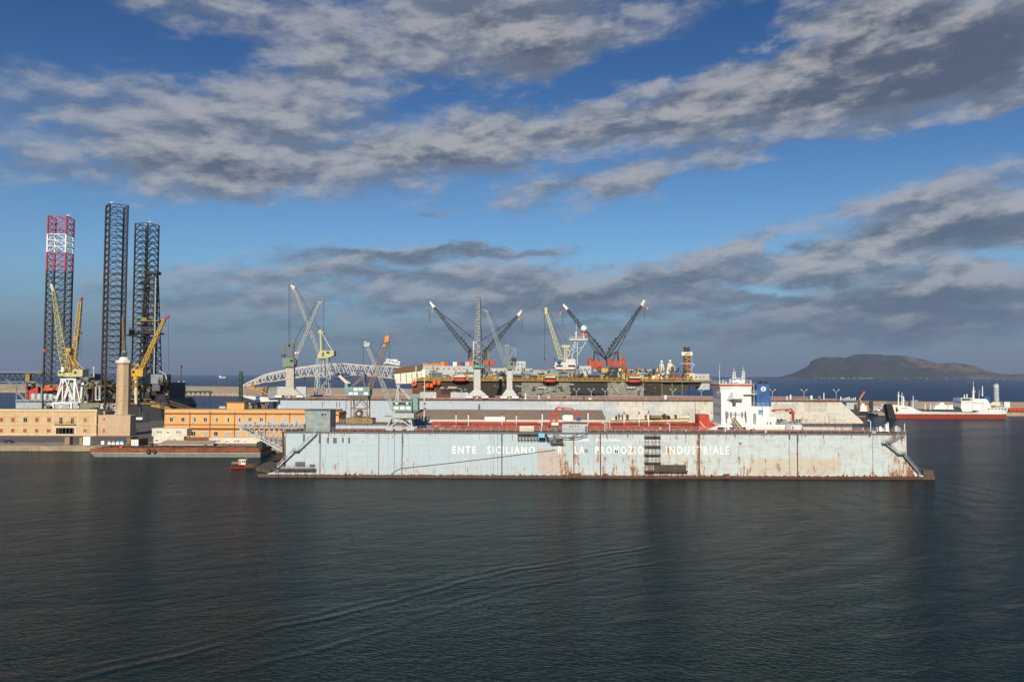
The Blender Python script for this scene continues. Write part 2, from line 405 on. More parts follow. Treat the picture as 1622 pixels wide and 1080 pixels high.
def stone_mat(name, c1, c2, bw, bh, mortar=(0.2,0.16,0.11), stain=0.35):
    mt = bpy.data.materials.new(name); mt.use_nodes = True; g = NT(mt.node_tree)
    out = g.n('ShaderNodeOutputMaterial'); b = g.n('ShaderNodeBsdfPrincipled'); g.nt.links.new(b.outputs[0], out.inputs[0])
    pos = g.n('ShaderNodeNewGeometry').outputs['Position']; x, y, z = g.xyz(pos)
    br = g.n('ShaderNodeTexBrick'); g.put(br.inputs['Vector'], g.comb(g.add(x, y), z, 0.0))
    br.inputs['Color1'].default_value = (*c1, 1); br.inputs['Color2'].default_value = (*c2, 1); br.inputs['Mortar'].default_value = (*mortar, 1)
    br.inputs['Scale'].default_value = 1.0; br.inputs['Mortar Size'].default_value = 0.025; br.inputs['Brick Width'].default_value = bw; br.inputs['Row Height'].default_value = bh
    n1 = g.noise(g.comb(g.mul(x, 0.5), g.mul(y, 0.5), g.mul(z, 0.18)), 1.0, 6, 0.65)
    c = g.mix(g.ss(n1, 0.45, 0.75, 0, stain), br.outputs[0], (0.12, 0.10, 0.08))
    n2 = g.noise(pos, 3.0, 4); c = g.mix(g.ss(n2, 0.3, 0.7, 0.0, 0.25), c, tuple(v*0.6 for v in c1))
    g.put(b.inputs['Base Color'], c); b.inputs['Roughness'].default_value = 0.85
    return mt

m_white = M('white_paint', (0.78,0.77,0.73), 0.45, var=0.10, rust=0.12)
m_clean = M('clean_white_paint', (0.74,0.74,0.71), 0.45, var=0.10, rust=0.06)
m_cream = M('cream_paint', (0.62,0.56,0.42), 0.6, var=0.15, rust=0.2)
m_grey = M('pale_grey_paint', (0.42,0.46,0.47), 0.5, var=0.18, rust=0.25)
m_dgrey = M('dark_grey_steel', (0.10,0.11,0.12), 0.55, var=0.3, rust=0.25)
m_mgrey = M('mid_grey_paint', (0.22,0.25,0.26), 0.55, var=0.25, rust=0.25)
m_rust = M('rusted_steel', (0.13,0.055,0.03), 0.85, var=0.5, rust=0.3)
m_brown = M('rust_brown_steel', (0.10,0.065,0.04), 0.8, var=0.4, rust=0.35)
m_black = M('black_paint', (0.012,0.012,0.013), 0.6, var=0.3)
m_void = M('dark_opening', (0.006,0.006,0.006), 0.9, var=0.2)
m_red = M('red_paint', (0.46,0.045,0.02), 0.5, var=0.3, rust=0.15)
m_redrust = M('red_lead_deck_paint', (0.30,0.075,0.032), 0.7, var=0.4, rust=0.3)
m_orange = M('orange_paint', (0.62,0.12,0.03), 0.45, var=0.15)
m_dorange = M('orange_crane_paint', (0.55,0.22,0.04), 0.5, var=0.2, rust=0.2)
m_yellow = M('yellow_paint', (0.52,0.33,0.05), 0.5, var=0.25, rust=0.25)
m_pyellow = M('pale_yellow_paint', (0.50,0.47,0.24), 0.55, var=0.2, rust=0.18)
m_dyellow = M('dirty_yellow_paint', (0.28,0.18,0.035), 0.6, var=0.4, rust=0.35)
m_green = M('green_grey_paint', (0.17,0.22,0.16), 0.6, var=0.25, rust=0.2)
m_dgreen = M('dark_green_paint', (0.02,0.07,0.05), 0.6, var=0.25)
m_teal = M('teal_paint', (0.16,0.30,0.28), 0.5, var=0.2, rust=0.2)
m_blue = M('blue_paint', (0.02,0.09,0.27), 0.45, var=0.15)
m_lblue = M('light_blue_plastic', (0.12,0.42,0.70), 0.5, var=0.12)
m_glass = M('window_glass', (0.02,0.028,0.032), 0.15, var=0.3)
m_rope = M('dark_cable', (0.02,0.02,0.022), 0.7, var=0.2)
m_tyre = M('black_rubber', (0.015,0.015,0.015), 0.9, var=0.2)
m_legbrown = M('weathered_leg_steel', (0.030,0.023,0.020), 0.75, var=0.4, rust=0.2)
m_legred = M('leg_red_paint', (0.36,0.02,0.03), 0.55, var=0.2)
m_legwhite = M('leg_white_paint', (0.75,0.74,0.72), 0.55, var=0.1)
m_tan = M('tan_metal_roofing', (0.48,0.36,0.27), 0.8, var=0.15)
m_boomgrey = M('galvanised_boom', (0.36,0.39,0.39), 0.55, var=0.2, rust=0.3)
m_brownboom = M('brown_boom', (0.24,0.16,0.09), 0.7, var=0.3, rust=0.4)
m_asphalt = M('worn_asphalt', (0.13,0.115,0.10), 0.9, var=0.25, scale=0.12)
m_conc = M('quay_concrete', (0.36,0.29,0.21), 0.9, var=0.3, rust=0.12, scale=0.25)
m_letter = M('white_lettering', (0.86,0.86,0.80), 0.5, var=0.10, rust=0.12, scale=0.35)
# ================================================================== setting
mb = MB(); mb.add([(-26000,-300,0),(26000,-300,0),(26000,24000,0),(-26000,24000,0)], [(0,1,2,3)])
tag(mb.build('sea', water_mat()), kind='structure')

def make_quay():
    mb = MB()
    xr = P(480, 690, 330).x
    pts = [(-420,307),(P(150,706,307).x,307),(P(150,706,307).x+3,303),(P(440,706,303).x,303),(P(440,706,303).x+8,309),(45,309),(45,404),(-120,404),(-150,470),(-420,478)]
    mb.prismz(pts, -2.5, 2.0, 0)
    o = mb.build('quay', stone_mat('quay_blocks', (0.40,0.32,0.22), (0.30,0.23,0.16), 3.2, 0.8, (0.12,0.09,0.06), 0.75)); tag(o, kind='structure')
    mb = MB(); mb.prismz([(-419,322),(P(215,700,322).x,322),(P(238,700,322).x,330),(-60,332),(-60,402),(-121,402),(-151,468),(-419,476)], 2.0, 2.006, 0)
    tag(mb.build('quay_road', m_asphalt), kind='structure')
make_quay()

def make_breakwater():
    """long mole: low rubble quay with a parapet wall, running from far left to near right"""
    a = Vector((P(-120,628,1300).x, 1300)); b = Vector((P(640,629,985).x, 985)); c = Vector((P(1180,640,760).x, 760)); d = Vector((P(1400,657,640).x, 640)); e = Vector((P(1760,657,628).x, 628))
    m_mole = stone_mat('mole_masonry', (0.30,0.24,0.18), (0.25,0.20,0.15), 6.0, 3.0, (0.14,0.11,0.09), 0.4)
    root = T('breakwater', 'long brown stone breakwater wall across the background in front of open sea', 'breakwater', (b.x, b.y, 0))
    ms = MB(); mw = MB()
    hs = [(4.0, 13.0), (4.0, 12.0), (2.2, 8.5), (2.2, 9.0), (2.2, 9.0)]
    pts = [a, b, c, d, e]
    for i in range(4):
        p, q = pts[i], pts[i+1]; n = Vector((-(q-p).y, (q-p).x)).normalized()
        if n.y < 0: n = -n
        (l0, h0), (l1, h1) = hs[i], hs[i+1]
        def strip(mbx, o0, o1, z0, zp, zq):
            P0, P1, P2, P3 = p+n*o0, q+n*o0, q+n*o1, p+n*o1
            mbx.hexa([(P0.x,P0.y,z0),(P1.x,P1.y,z0),(P2.x,P2.y,z0),(P3.x,P3.y,z0),(P0.x,P0.y,zp),(P1.x,P1.y,zq),(P2.x,P2.y,zq),(P3.x,P3.y,zp)])
        strip(ms, 0, 22, -2, l0, l1); strip(mw, 22.01, 30, -2, h0, h1)
    ms.build('berth_ledge', m_conc, root); mw.build('parapet_wall', m_mole, root)
make_breakwater()

def make_headland():
    prof = [(1195,599),(1238,597),(1250,593),(1262,590),(1274,585),(1282,579),(1285,573),(1293,568),(1305,566.5),(1320,567),(1340,568.5),(1350,567),(1360,562.5),(1370,560),(1385,561),(1405,562.5),(1422,562),(1436,563),(1450,566.5),(1462,568),(1472,571),(1485,575),(1498,576.5),(1512,575),(1528,576.5),(1548,580),(1562,586),(1578,591),(1600,593.5),(1622,593),(1660,594),(1720,590),(1800,588)]
    from mathutils import noise as nz
    D = 9000.0
    def top(px):
        for (x0, y0), (x1, y1) in zip(prof, prof[1:]):
            if x0 <= px <= x1:
                return y0 + (y1-y0)*(px-x0)/(x1-x0)
        return 599
    nx, ny = 260, 60
    vs = []; fs = []
    for j in range(ny+1):
        v = j/ny
        for i in range(nx+1):
            px = 1195 + (1790-1195)*i/nx
            t = top(px); g = P(px, t, D + 1200)
            crest = max(g.z, 2)
            X = P(px, 597, D).x; Y = D + v*3200
            # steep seaward cliff rising to a crest, then falling behind
            s_ = min(v/0.375, 1.0)
            shape = (s_**0.75) if v < 0.375 else max(1-((v-0.375)/0.625)**1.6, 0)
            shore = min(1.0, s_*4)
            n = nz.fractal(Vector((X/420, Y/420, 0.3)), 0.9, 2.1, 6)
            rid = abs(nz.noise(Vector((X/260, Y/700, 4.0))))
            h = crest*shape*(1 + (0.34*n - 0.55*rid)*(1-abs(s_-0.5)*0.6 if v < 0.375 else 0.4)*(0 if shape > 0.985 else 1)) + n*6*shore
            if t > 598.4: h = -3
            vs.append((X*Y/D, Y, h if v > 0 and v < 1 else -5))
    for j in range(ny):
        for i in range(nx):
            a = j*(nx+1)+i; fs.append((a, a+1, a+nx+2, a+nx+1))
    mb = MB(); mb.add(vs, fs, 0, True)
    mt = bpy.data.materials.new('headland_scrub_and_rock'); mt.use_nodes = True; g = NT(mt.node_tree)
    out = g.n('ShaderNodeOutputMaterial'); b = g.n('ShaderNodeBsdfPrincipled'); g.nt.links.new(b.outputs[0], out.inputs[0])
    geo = g.n('ShaderNodeNewGeometry'); pos = geo.outputs['Position']
    x, y, z = g.xyz(pos)
    n1 = g.noise(pos, 0.004, 6, 0.62); n2 = g.noise(pos, 0.02, 5, 0.65)
    bare = g.ss(g.add(g.mul(n1, 0.7), g.add(g.mul(n2, 0.3), g.ss(x, 4700, 5400, -0.08, 0.06))), 0.48, 0.60)
    c = g.mix(bare, g.mix(n2, (0.008,0.016,0.018), (0.055,0.066,0.056)), g.mix(n2, (0.05,0.05,0.045), (0.20,0.15,0.11)))
    g.put(b.inputs['Base Color'], c); b.inputs['Roughness'].default_value = 0.95
    tag(mb.build('headland', mt), kind='structure')
    # the strip of pale houses along the shore
    mb = MB(); r = random.Random(3)
    for k in range(75):
        px = r.choice([r.uniform(1245, 1400), r.uniform(1340, 1620), r.uniform(1350, 1380)])
        d = D - r.uniform(2, 40); X = P(px, 597, d).x; w = r.uniform(6, 18); h = r.uniform(4, 9)*r.choice([0.4,0.7,1]); z = r.uniform(0, 5)
        mb.box(X, X+w, d, d+10, -2, z+h, r.choice([0,1,2]))
    tag(mb.build('shore_town', [M('faded_house_walls', (0.28,0.25,0.20), 0.8), m_mgrey, m_mgrey]), 'strip of pale houses along the foot of the far headland', 'town', kind='stuff')
make_headland()

# ================================================================== left: harbour building, lighthouse
m_stone = stone_mat('warm_plastered_stone', (0.62,0.45,0.24), (0.54,0.38,0.20), 1.6, 0.5, (0.42,0.30,0.18), 0.30)
m_stone2 = stone_mat('lighthouse_stone', (0.56,0.41,0.26), (0.50,0.36,0.22), 1.3, 0.45, (0.38,0.26,0.17), 0.25)
m_trim = M('pale_stone_trim', (0.60,0.47,0.31), 0.8, var=0.2)
m_shut = M('faded_red_shutter', (0.33,0.085,0.04), 0.7, var=0.2)
m_shut2 = M('ochre_shutter', (0.36,0.15,0.04), 0.7, var=0.2)

def make_harbour_building():
    D = 357.0; q = Q(D)
    root = T('harbour_building', 'long two storey tan stone building with red shutters left of the lighthouse', 'building', (P(80,690,D).x, D, 2))
    x0, x1 = P(-60,690,D).x, P(152.5,690,D).x
    zt = P(80, 649.5, D).z
    # portal opening is a real recess
    px0, px1, pz = P(89,690,D).x, P(117.5,690,D).x, P(100, 677.5, D).z
    mb = MB()
    mb.box(x0, px0, D, D+14, 2, zt); mb.box(px1, x1, D, D+14, 2, zt); mb.box(px0, px1, D, D+14, pz, zt); mb.box(px0, px1, D+5, D+14, 2, pz)
    # set back link to the lighthouse
    mb.box(x1+0.003, P(156,690,D).x, D+5, D+14, 2, zt-0.6)
    mb.build('wall', m_stone, root)
    mb = MB(); xe = P(152.5,690,D).x
    q2 = lambda y: P(80, y, D).z
    mb.box(x0, xe+0.3, D-0.35, D-0.003, q2(651.5), q2(649.3)); mb.box(x0, xe+0.3, D-0.22, D-0.003, q2(672.2), q2(670.8)); mb.box(x0, xe+0.2, D-0.15, D-0.003, 2, 2.8)
    for px in (123.5, 150.5, 83.5): mb.box(P(px,690,D).x-0.35, P(px,690,D).x+0.35, D-0.12, D-0.003, 2.8, q2(649.6))
    mb.box(x0, xe+0.15, D-0.15, D-0.004, zt, zt+0.45); 
    mb.build('cornice', m_trim, root)
    mb = MB(); mb.box(x0+0.4, xe-0.3, D+0.4, D+13.6, zt+0.02, zt+0.12); mb.box(P(64,649,D).x, P(71,649,D).x, D+4, D+6, zt, zt+1.6); mb.box(P(130,649,D).x, P(139,649,D).x, D+6, D+9, zt, zt+0.9)
    mb.build('roof', m_brown, root)
    for i, px in enumerate((1.5, 20, 39.5, 58, 77, 134.5, -18, -37)):
        for row, (ya, yb) in enumerate(((661.5,668.5),(679,685))):
            fm = MB(); f = 0.28
            xa, xb = P(px-3,690,D).x, P(px+3,690,D).x; za, zb = q2(yb), q2(ya)
            fm.box(xa-f, xa, D-0.10, D-0.003, za-f, zb+f); fm.box(xb, xb+f, D-0.10, D-0.003, za-f, zb+f)
            fm.box(xa, xb, D-0.10, D-0.003, zb, zb+f); fm.box(xa-0.1-f, xb+0.1+f, D-0.2, D-0.101, za-f*1.3, za-f*0.4); fm.box(xa, xb, D-0.10, D-0.003, za-f, za)
            if row == 0: fm.box(xa-f-0.25, xb+f+0.25, D-0.35, D-0.101, zb+f+0.25, zb+f+0.5)
            w = fm.build('window', m_trim, root)
            sm = MB(); sm.box(xa, xb, D-0.05, D-0.004, za, zb, 0)
            if i == 2 and row == 0: sm.box((xa+xb)/2-0.06, (xa+xb)/2+0.06, D-0.08, D-0.051, za, zb, 1); sm.build('pane', [m_glass, m_trim], w)
            else:
                for k in range(5): sm.box(xa+0.05, xb-0.05, D-0.08, D-0.051, za+(zb-za)*(k+0.15)/5, za+(zb-za)*(k+0.6)/5, 0)
                sm.build('shutter', m_shut2 if px > 100 else m_shut, w)
    for k, px in enumerate((96, 114)):
        fm = MB(); xa, xb = P(px-2.6,690,D).x, P(px+2.6,690,D).x; za, zb = q2(671.3), q2(661)
        fm.box(xa-0.3, xa, D-0.1, D-0.003, za, zb+0.3); fm.box(xb, xb+0.3, D-0.1, D-0.003, za, zb+0.3); fm.box(xa, xb, D-0.1, D-0.003, zb, zb+0.3)
        fm.box(xa-0.6, xb+0.6, D-0.35, D-0.101, zb+0.35, zb+0.6)
        w = fm.build('balcony_door', m_trim, root)
        sm = MB(); sm.box(xa, xb, D-0.04, D-0.003, za, zb if k == 0 else zb-0.9, 0); sm.box((xa+xb)/2-0.07, (xa+xb)/2+0.07, D-0.08, D-0.041, za, zb, 1)
        if k: sm.box(xa, xb, D-0.12, D-0.004, zb-0.89, zb, 2)
        sm.build('pane', [m_glass, m_trim, m_shut], w)
    mb = MB(); mb.box(P(86,690,D).x, P(120,690,D).x, D-1.2, D-0.23, q2(671.6), q2(670.8)); mb.build('balcony', m_trim, root)
    mb = MB(); zb = q2(670.8)
    mb.rail([(P(86.3,690,D).x, D-1.1, zb), (P(119.7,690,D).x, D-1.1, zb)], 1.0, 0.4, 0.04); mb.build('balcony_railing', m_dgrey, root)
    mb = MB()
    mb.box(px0-1.3, px0, D-0.25, D-0.003, 2.8, pz+0.9); mb.box(px1, px1+1.3, D-0.25, D-0.003, 2.8, pz+0.9); mb.box(px0, px1, D-0.25, D-0.003, pz, pz+0.9)
    mb.build('portal_frame', m_trim, root)
    mb = MB(); mb.box(px0, px1, D+4.8, D+4.99, 2.01, pz); mb.build('portal_gate', m_void, root)
    mb = MB()
    for k in range(5): xx = px0 + (px1-px0)*(k+0.5)/5; mb.box(xx-0.12, xx+0.12, D+0.4, D+0.6, 2.01, pz-0.01)
    mb.build('gate_post', m_dgrey, root)
make_harbour_building()

def make_lighthouse():
    D = 357.0; q = Q(D); cy = D+6; cx = P(196, 600, cy).x
    q2 = lambda y: P(196, y, cy).z
    root = T('lighthouse', 'tan octagonal stone lighthouse with a white gallery rising from a square base', 'lighthouse', (cx, cy, 2))
    mb = MB()
    xa, xb = P(155,680,D).x, P(206,680,D).x; zt = P(180,657.5,D).z; zm = P(180,674,D).z
    mb.box(xa, xb, D, D+5.5, 2, zt-0.35)
    mb.build('base_block', m_stone2, root)
    mb = MB(); mb.box(xa-0.12, xb+0.12, D-0.12, D+5.6, zt-0.35, zt, 0); mb.box(xa-0.1, xb-0.003, D-0.15, D-0.003, zm-0.2, zm+0.05, 0); mb.build('base_cornice', m_trim, root)
    R = 10.6*sc(cy)
    mb = MB()
    mb.lathe((cx+0.9, cy, 0), [(R*1.38, 2.0), (R*1.38, q2(664)), (R*1.30, q2(658.5)), (R*1.05, q2(657.2))], 8, 0, PI/8, False)
    mb.build('octagonal_plinth', m_stone2, root)
    mb = MB()
    zt = q2(578)
    mb.lathe((cx, cy, 0), [(R, zt-22.6), (R*0.975, q2(612)), (R*0.93, zt)], 8, 0, PI/8, False)
    for yy in (634, 611.5): mb.lathe((cx, cy, 0), [(R*0.99, q2(yy)), (R*1.03, q2(yy)+0.1), (R*1.03, q2(yy)+0.35), (R*0.97, q2(yy)+0.45)], 8, 0, PI/8, False)
    mb.build('tower_shaft', m_stone2, root)
    mb = MB()
    mb.lathe((cx, cy, 0), [(R*0.92, zt), (R*1.12, zt+0.7), (R*1.18, zt+0.9), (R*1.18, zt+1.25)], 8, 0, PI/8, False); mb.build('gallery_corbel', m_trim, root)
    mb = MB()
    z1 = zt+1.25
    mb.lathe((cx, cy, 0), [(R*1.15, z1), (R*1.15, z1+0.9), (R*1.05, z1+0.95), (R*1.05, z1+0.2)], 8, 0, PI/8, False)
    mb.lathe((cx, cy, 0), [(R*0.72, z1), (R*0.70, z1+1.5), (R*0.58, z1+2.2), (R*0.45, z1+2.4)], 16, 0)
    mb.build('gallery', m_clean, root)
    mb = MB()
    z2 = z1+2.4
    mb.lathe((cx, cy, 0), [(R*0.36, z2), (R*0.36, z2+2.0)], 12, 0)
    mb.build('lantern_glass', m_glass, root)
    mb = MB()
    for k in range(12):
        t = k*PI/6; mb.bar((cx+R*0.38*math.cos(t), cy+R*0.38*math.sin(t), z2), (cx+R*0.38*math.cos(t), cy+R*0.38*math.sin(t), z2+2), 0.09)
    mb.lathe((cx, cy, 0), [(R*0.42, z2+2), (R*0.42, z2+2.15), (R*0.30, z2+2.8), (R*0.12, z2+3.2), (0.12, z2+3.3), (0.12, z2+4.2)], 12, 0)
    mb.build('lantern_dome', m_mgrey, root)
    fm = MB(); xa, xb = P(162,685,D).x, P(167,685,D).x
    fm.box(xa-0.25, xa, D-0.1, D-0.003, 3.4, 5.7); fm.box(xb, xb+0.25, D-0.1, D-0.003, 3.4, 5.7); fm.box(xa, xb, D-0.1, D-0.003, 5.4, 5.7)
    w = fm.build('window', m_trim, root); sm = MB(); sm.box(xa, xb, D-0.06, D-0.004, 3.4, 5.4); sm.build('shutter', m_shut2, w)
    sm = MB(); p = P(165, 663.5, D); sm.tube((p.x, D-0.15, p.z), (p.x, D-0.003, p.z), 0.5, None, 12); sm.build('round_window', m_shut, root)
make_lighthouse()

# ------------------------------------------------------------------ orange office building
m_ochre = M('orange_plaster', (0.68,0.36,0.12), 0.8, var=0.12, scale=0.15)
m_ochtrim = M('brown_painted_band', (0.22,0.095,0.04), 0.8, var=0.2)
def make_office():
    D = 340.0
    root = T('office_building', 'long two storey orange office building behind the white cabins', 'building', (P(400,690,D).x, D, 2))
    X = lambda px: P(px, 690, D).x
    Z = lambda y: P(400, y, D).z
    mb = MB(); mb.box(X(260), X(532), D, D+13, 2, Z(649)); mb.box(X(260)-0.0, X(532), D-0.004+0.0, D, 2.2, 2.3) if False else None
    mb.box(X(353), X(381), D+4, D+10, Z(649), Z(640)+0.5)
    mb.box(X(532)+0.003, X(541), D-6, D+8, 2, Z(651))
    mb.build('wall', m_ochre, root)
    mb = MB()
    mb.box(X(260)-0.15, X(532), D-0.30, D-0.003, Z(656.3), Z(654)); mb.box(X(260)-0.05, X(532), D-0.12, D-0.003, Z(673.5), Z(672))
    mb.box(X(300), X(532), D-0.9, D-0.003, Z(679.5), Z(677.7)); mb.box(X(260), X(532), D-0.15, D-0.003, 2.01, 3.0)
    mb.box(X(351), X(383), D+3.6, D+10.4, Z(640)+0.5, Z(640)+0.8); mb.box(X(532), X(543), D-6.4, D+8.4, Z(656), Z(654.5))
    mb.build('cornice', m_ochtrim, root)
    mb = MB(); mb.box(X(260)+0.5, X(532)-0.5, D+0.5, D+12.5, Z(649)+0.003, Z(649)+0.03); mb.build('flat_roof', m_conc, root)
    for px in (300.5, 332.5, 371.5, 420.5, 458.5, 498): mb = MB(); mb.tube((X(px), D-0.45, 3.05), (X(px), D-0.45, Z(652)), 0.10, None, 6); mb.build('drainpipe', m_ochtrim, root)

    def win(px, y0, y1, w=5.4, lit=False, ac=None):
        xa, xb = X(px-w/2), X(px+w/2); za, zb = Z(y1), Z(y0); f = 0.12
        fm = MB(); fm.box(xa-f, xa, D-0.08, D-0.003, za-f, zb+f); fm.box(xb, xb+f, D-0.08, D-0.003, za-f, zb+f); fm.box(xa, xb, D-0.08, D-0.003, zb, zb+f); fm.box(xa-f-0.1, xb+f+0.1, D-0.2, D-0.081, za-f-0.1, za-f+0.05); fm.box((xa+xb)/2-0.05, (xa+xb)/2+0.05, D-0.08, D-0.041, za, zb)
        wi = fm.build('window', m_clean, root)
        sm = MB(); sm.box(xa, xb, D-0.04, D-0.004, za, zb, 0)
        if lit: sm.box(xa+0.1, (xa+xb)/2-0.1 if lit == 1 else xb-0.1, D-0.06, D-0.041, za+0.1, zb-0.05, 1)
        sm.build('pane', [m_glass, M('grey_curtain', (0.34,0.39,0.40), 0.6)], wi)
        if ac:
            for (ax, ay) in ac:
                am = MB(); am.box(X(ax)-0.42, X(ax)+0.42, D-0.45, D-0.003, Z(ay)-0.3, Z(ay)+0.3, 0); am.tube((X(ax)-0.1, D-0.47, Z(ay)), (X(ax)-0.1, D-0.451, Z(ay)), 0.22, None, 10, 1)
                am.build('air_conditioner', [m_clean, m_dgrey], root)
    for i, px in enumerate((271,289.3,307,324.7,342,360,378,395.6,413.5,431.5,449.5,467.5,485,503)):
        win(px, 661.5, 667.8, 5.2, lit=(0,0,1,0,1,1,1,0,0,2,2,2,1,1)[i], ac={0:[(275,659)],2:[(305.5,659),(305.5,669)],9:[(432.5,658.5)],10:[(449,658.5)],11:[(466,658.5)]}.get(i))
    for i, px in enumerate((306.5,324.7,342,360,377.7,396,413)):
        win(px, 683.5, 690.3, 6.2, lit=(0,2,0,2,2,2,0)[i], ac={1:[(318,684.5)],2:[(336,684.5)],3:[(366.5,684.5)]}.get(i))
    return root
office = make_office()

def word(text, x0, y0, x1, y1, D, mat, parent, name='lettering', th=0.04, off=0.03, fat=0.0):
    """raised painted letters filling the photo box (x0,y0)-(x1,y1) at distance D, on a wall that faces the viewer"""
    cu = bpy.data.curves.new(name, 'FONT'); cu.body = text; cu.extrude = 0.5; cu.resolution_u = 2; cu.offset = fat; cu.space_character = 1.35
    ob = bpy.data.objects.new(name, cu); C.objects.link(ob)
    dg = bpy.context.evaluated_depsgraph_get(); me = bpy.data.meshes.new_from_object(ob.evaluated_get(dg))
    C.objects.unlink(ob); bpy.data.objects.remove(ob)
    xs = [v.co.x for v in me.vertices]; ys = [v.co.y for v in me.vertices]
    a = P(x0, (y0+y1)/2, D); b = P(x1, (y0+y1)/2, D); zt = P((x0+x1)/2, y0, D).z; zb = P((x0+x1)/2, y1, D).z
    org = Vector((0,0,0)); o = parent
    while o is not None: org = org + Vector(o.location); o = o.parent
    for v in me.vertices:
        X = a.x + (v.co.x-min(xs))/(max(xs)-min(xs))*(b.x-a.x); Zz = zb + (v.co.y-min(ys))/(max(ys)-min(ys))*(zt-zb)
        v.co = Vector((X, D - off - v.co.z*th, Zz)) - org
    me.name = name; me.materials.clear(); me.materials.append(mat)
    r = bpy.data.objects.new(name, me); C.objects.link(r); r.parent = parent
    return r
m_bluetext = M('faded_blue_lettering', (0.30,0.36,0.42), 0.7, var=0.1)
for t, xa, xb in (('FINCANTIERI', 372.5, 389), ('PALERMO', 391.5, 404), ('MARITTIMO', 406.5, 420)):
    word(t, xa, 658.4, xb, 660.6, 340.0, m_bluetext, office)

# ------------------------------------------------------------------ quay clutter
def cabin(D, x0, y0, x1, y1, dep, label, wins, doors, mat=m_cream, roofm=m_white, z0=None):
    X = lambda px: P(px, y1, D).x; Z = lambda y: P((x0+x1)/2, y, D).z
    zb = Z(y1) if z0 is None else z0
    root = T('site_cabin', label, 'cabin', (X((x0+x1)/2), D, zb))
    mb = MB(); mb.box(X(x0), X(x1), D, D+dep, zb, Z(y0)-0.12); 
    mb.build('body', mat, root)
    mb = MB(); mb.box(X(x0)-0.1, X(x1)+0.1, D-0.1, D+dep+0.1, Z(y0)-0.12, Z(y0)); mb.build('roof', roofm, root)
    for (a, b) in wins:
        w = MB(); w.box(X(a), X(b), D-0.06, D-0.003, Z(y0+(y1-y0)*0.62), Z(y0+(y1-y0)*0.28)); w.box(X(a)-0.1, X(b)+0.1, D-0.05, D-0.004, Z(y0+(y1-y0)*0.66), Z(y0+(y1-y0)*0.62)); wi = w.build('window', m_clean, root)
        g = MB(); g.box(X(a)+0.12, X((a+b)/2)-0.08, D-0.08, D-0.061, Z(y0+(y1-y0)*0.60), Z(y0+(y1-y0)*0.32)); g.box(X((a+b)/2)+0.08, X(b)-0.12, D-0.08, D-0.061, Z(y0+(y1-y0)*0.60), Z(y0+(y1-y0)*0.32)); g.build('pane', m_mgrey, wi)
    for (a, b) in doors:
        w = MB(); w.box(X(a), X(b), D-0.07, D-0.003, zb+0.02, Z(y0+(y1-y0)*0.25)); dd = w.build('door', m_clean, root)
        g = MB(); g.box(X(a)+0.25, X(b)-0.25, D-0.085, D-0.071, Z(y0+(y1-y0)*0.65), Z(y0+(y1-y0)*0.38)); g.build('pane', m_mgrey, dd)
    return root
cabin(321, 243, 690.8, 291, 703.5, 3, 'lower white site cabin of a two storey stack on the quay', [(264,271),(273,280)], [(245,252)], z0=2.0)
cabin(321, 240.5, 678.5, 296, 690.7, 5, 'upper cream site cabin on top of another cabin on the quay', [(248,257),(278.5,288)], [(263,269)], z0=None)
cabin(321, 331, 693.2, 412, 704.5, 3, 'long single storey cream site cabin in front of the orange office', [(339,349),(370,380)], [(356,362),(386,391)], z0=2.0)

def box_thing(name, label, cat, D, x0, y0, x1, y1, dep, mat, group=None, z0=2.0, trim=None, kind='crate'):
    X = lambda px: P(px, y1, D).x; Z = lambda y: P((x0+x1)/2, y, D).z
    root = T(name, label, cat, (X((x0+x1)/2), D, z0), group)
    mb = MB(); a, b, zt = X(x0), X(x1), Z(y0)
    mb.box(a, b, D, D+dep, z0+0.08, zt)
    mb.build('body', mat, root)
    mb = MB(); t = trim or m_dgrey
    for xx in (a, b): mb.box(xx-0.06, xx+0.06, D-0.05, D-0.003, z0, zt+0.04)
    mb.box(a+0.061, b-0.061, D-0.05, D-0.003, zt-0.12, zt+0.04); mb.box(a+0.061, b-0.061, D-0.05, D-0.003, z0, z0+0.15); mb.box((a+b)/2-0.05, (a+b)/2+0.05, D-0.04, D-0.003, z0+0.151, zt-0.121)
    mb.build('frame', t, root)
    return root
box_thing('equipment_kiosk', 'brown weathered kiosk on the quay in front of the dark portal', 'kiosk', 311, 102, 691.5, 110, 704.5, 2.5, M('brown_board', (0.30,0.20,0.11), 0.8))
box_thing('storage_box', 'tall bright white box standing on the quay edge', 'storage box', 310.5, 131.5, 691.5, 142.5, 705.2, 2.6, m_clean, trim=m_white)
box_thing('fuel_dispenser', 'narrow yellow cabinet between the brown kiosk and the white box', 'cabinet', 312, 126, 692.5, 129.5, 701, 0.8, m_yellow)
for k, (px, mt) in enumerate(((162.5, m_white), (173, m_mgrey), (179.5, m_mgrey), (186.3, m_lblue), (192.8, m_lblue))):
    lab = ['small white plastic tank on the quay near the white box', 'grey caged liquid tank, left one of the grey pair on the quay', 'grey caged liquid tank, right one of the grey pair on the quay', 'light blue and white tank, left one of the blue pair', 'light blue and white tank, right one of the blue pair'][k]
    D = 312; p = P(px, 702, D)
    root = T('liquid_tank', lab, 'tank', (p.x, D, 2), 'tanks standing along the quay')
    mb = MB(); mb.box(p.x-0.65, p.x+0.65, D, D+1.2, 2.1, 2.95); mb.build('body', m_white, root)
    mb = MB(); mb.prism([(p.x-0.65, 2.951), (p.x+0.65, 2.951), (p.x+0.5, 3.5), (p.x-0.5, 3.5)], D, D+1.2); mb.build('top', mt, root)
    mb = MB()
    for a in (-0.68, 0, 0.68): mb.box(p.x+a-0.03, p.x+a+0.03, D-0.05, D-0.01, 2, 3.0)
    mb.build('cage', m_dgrey, root)

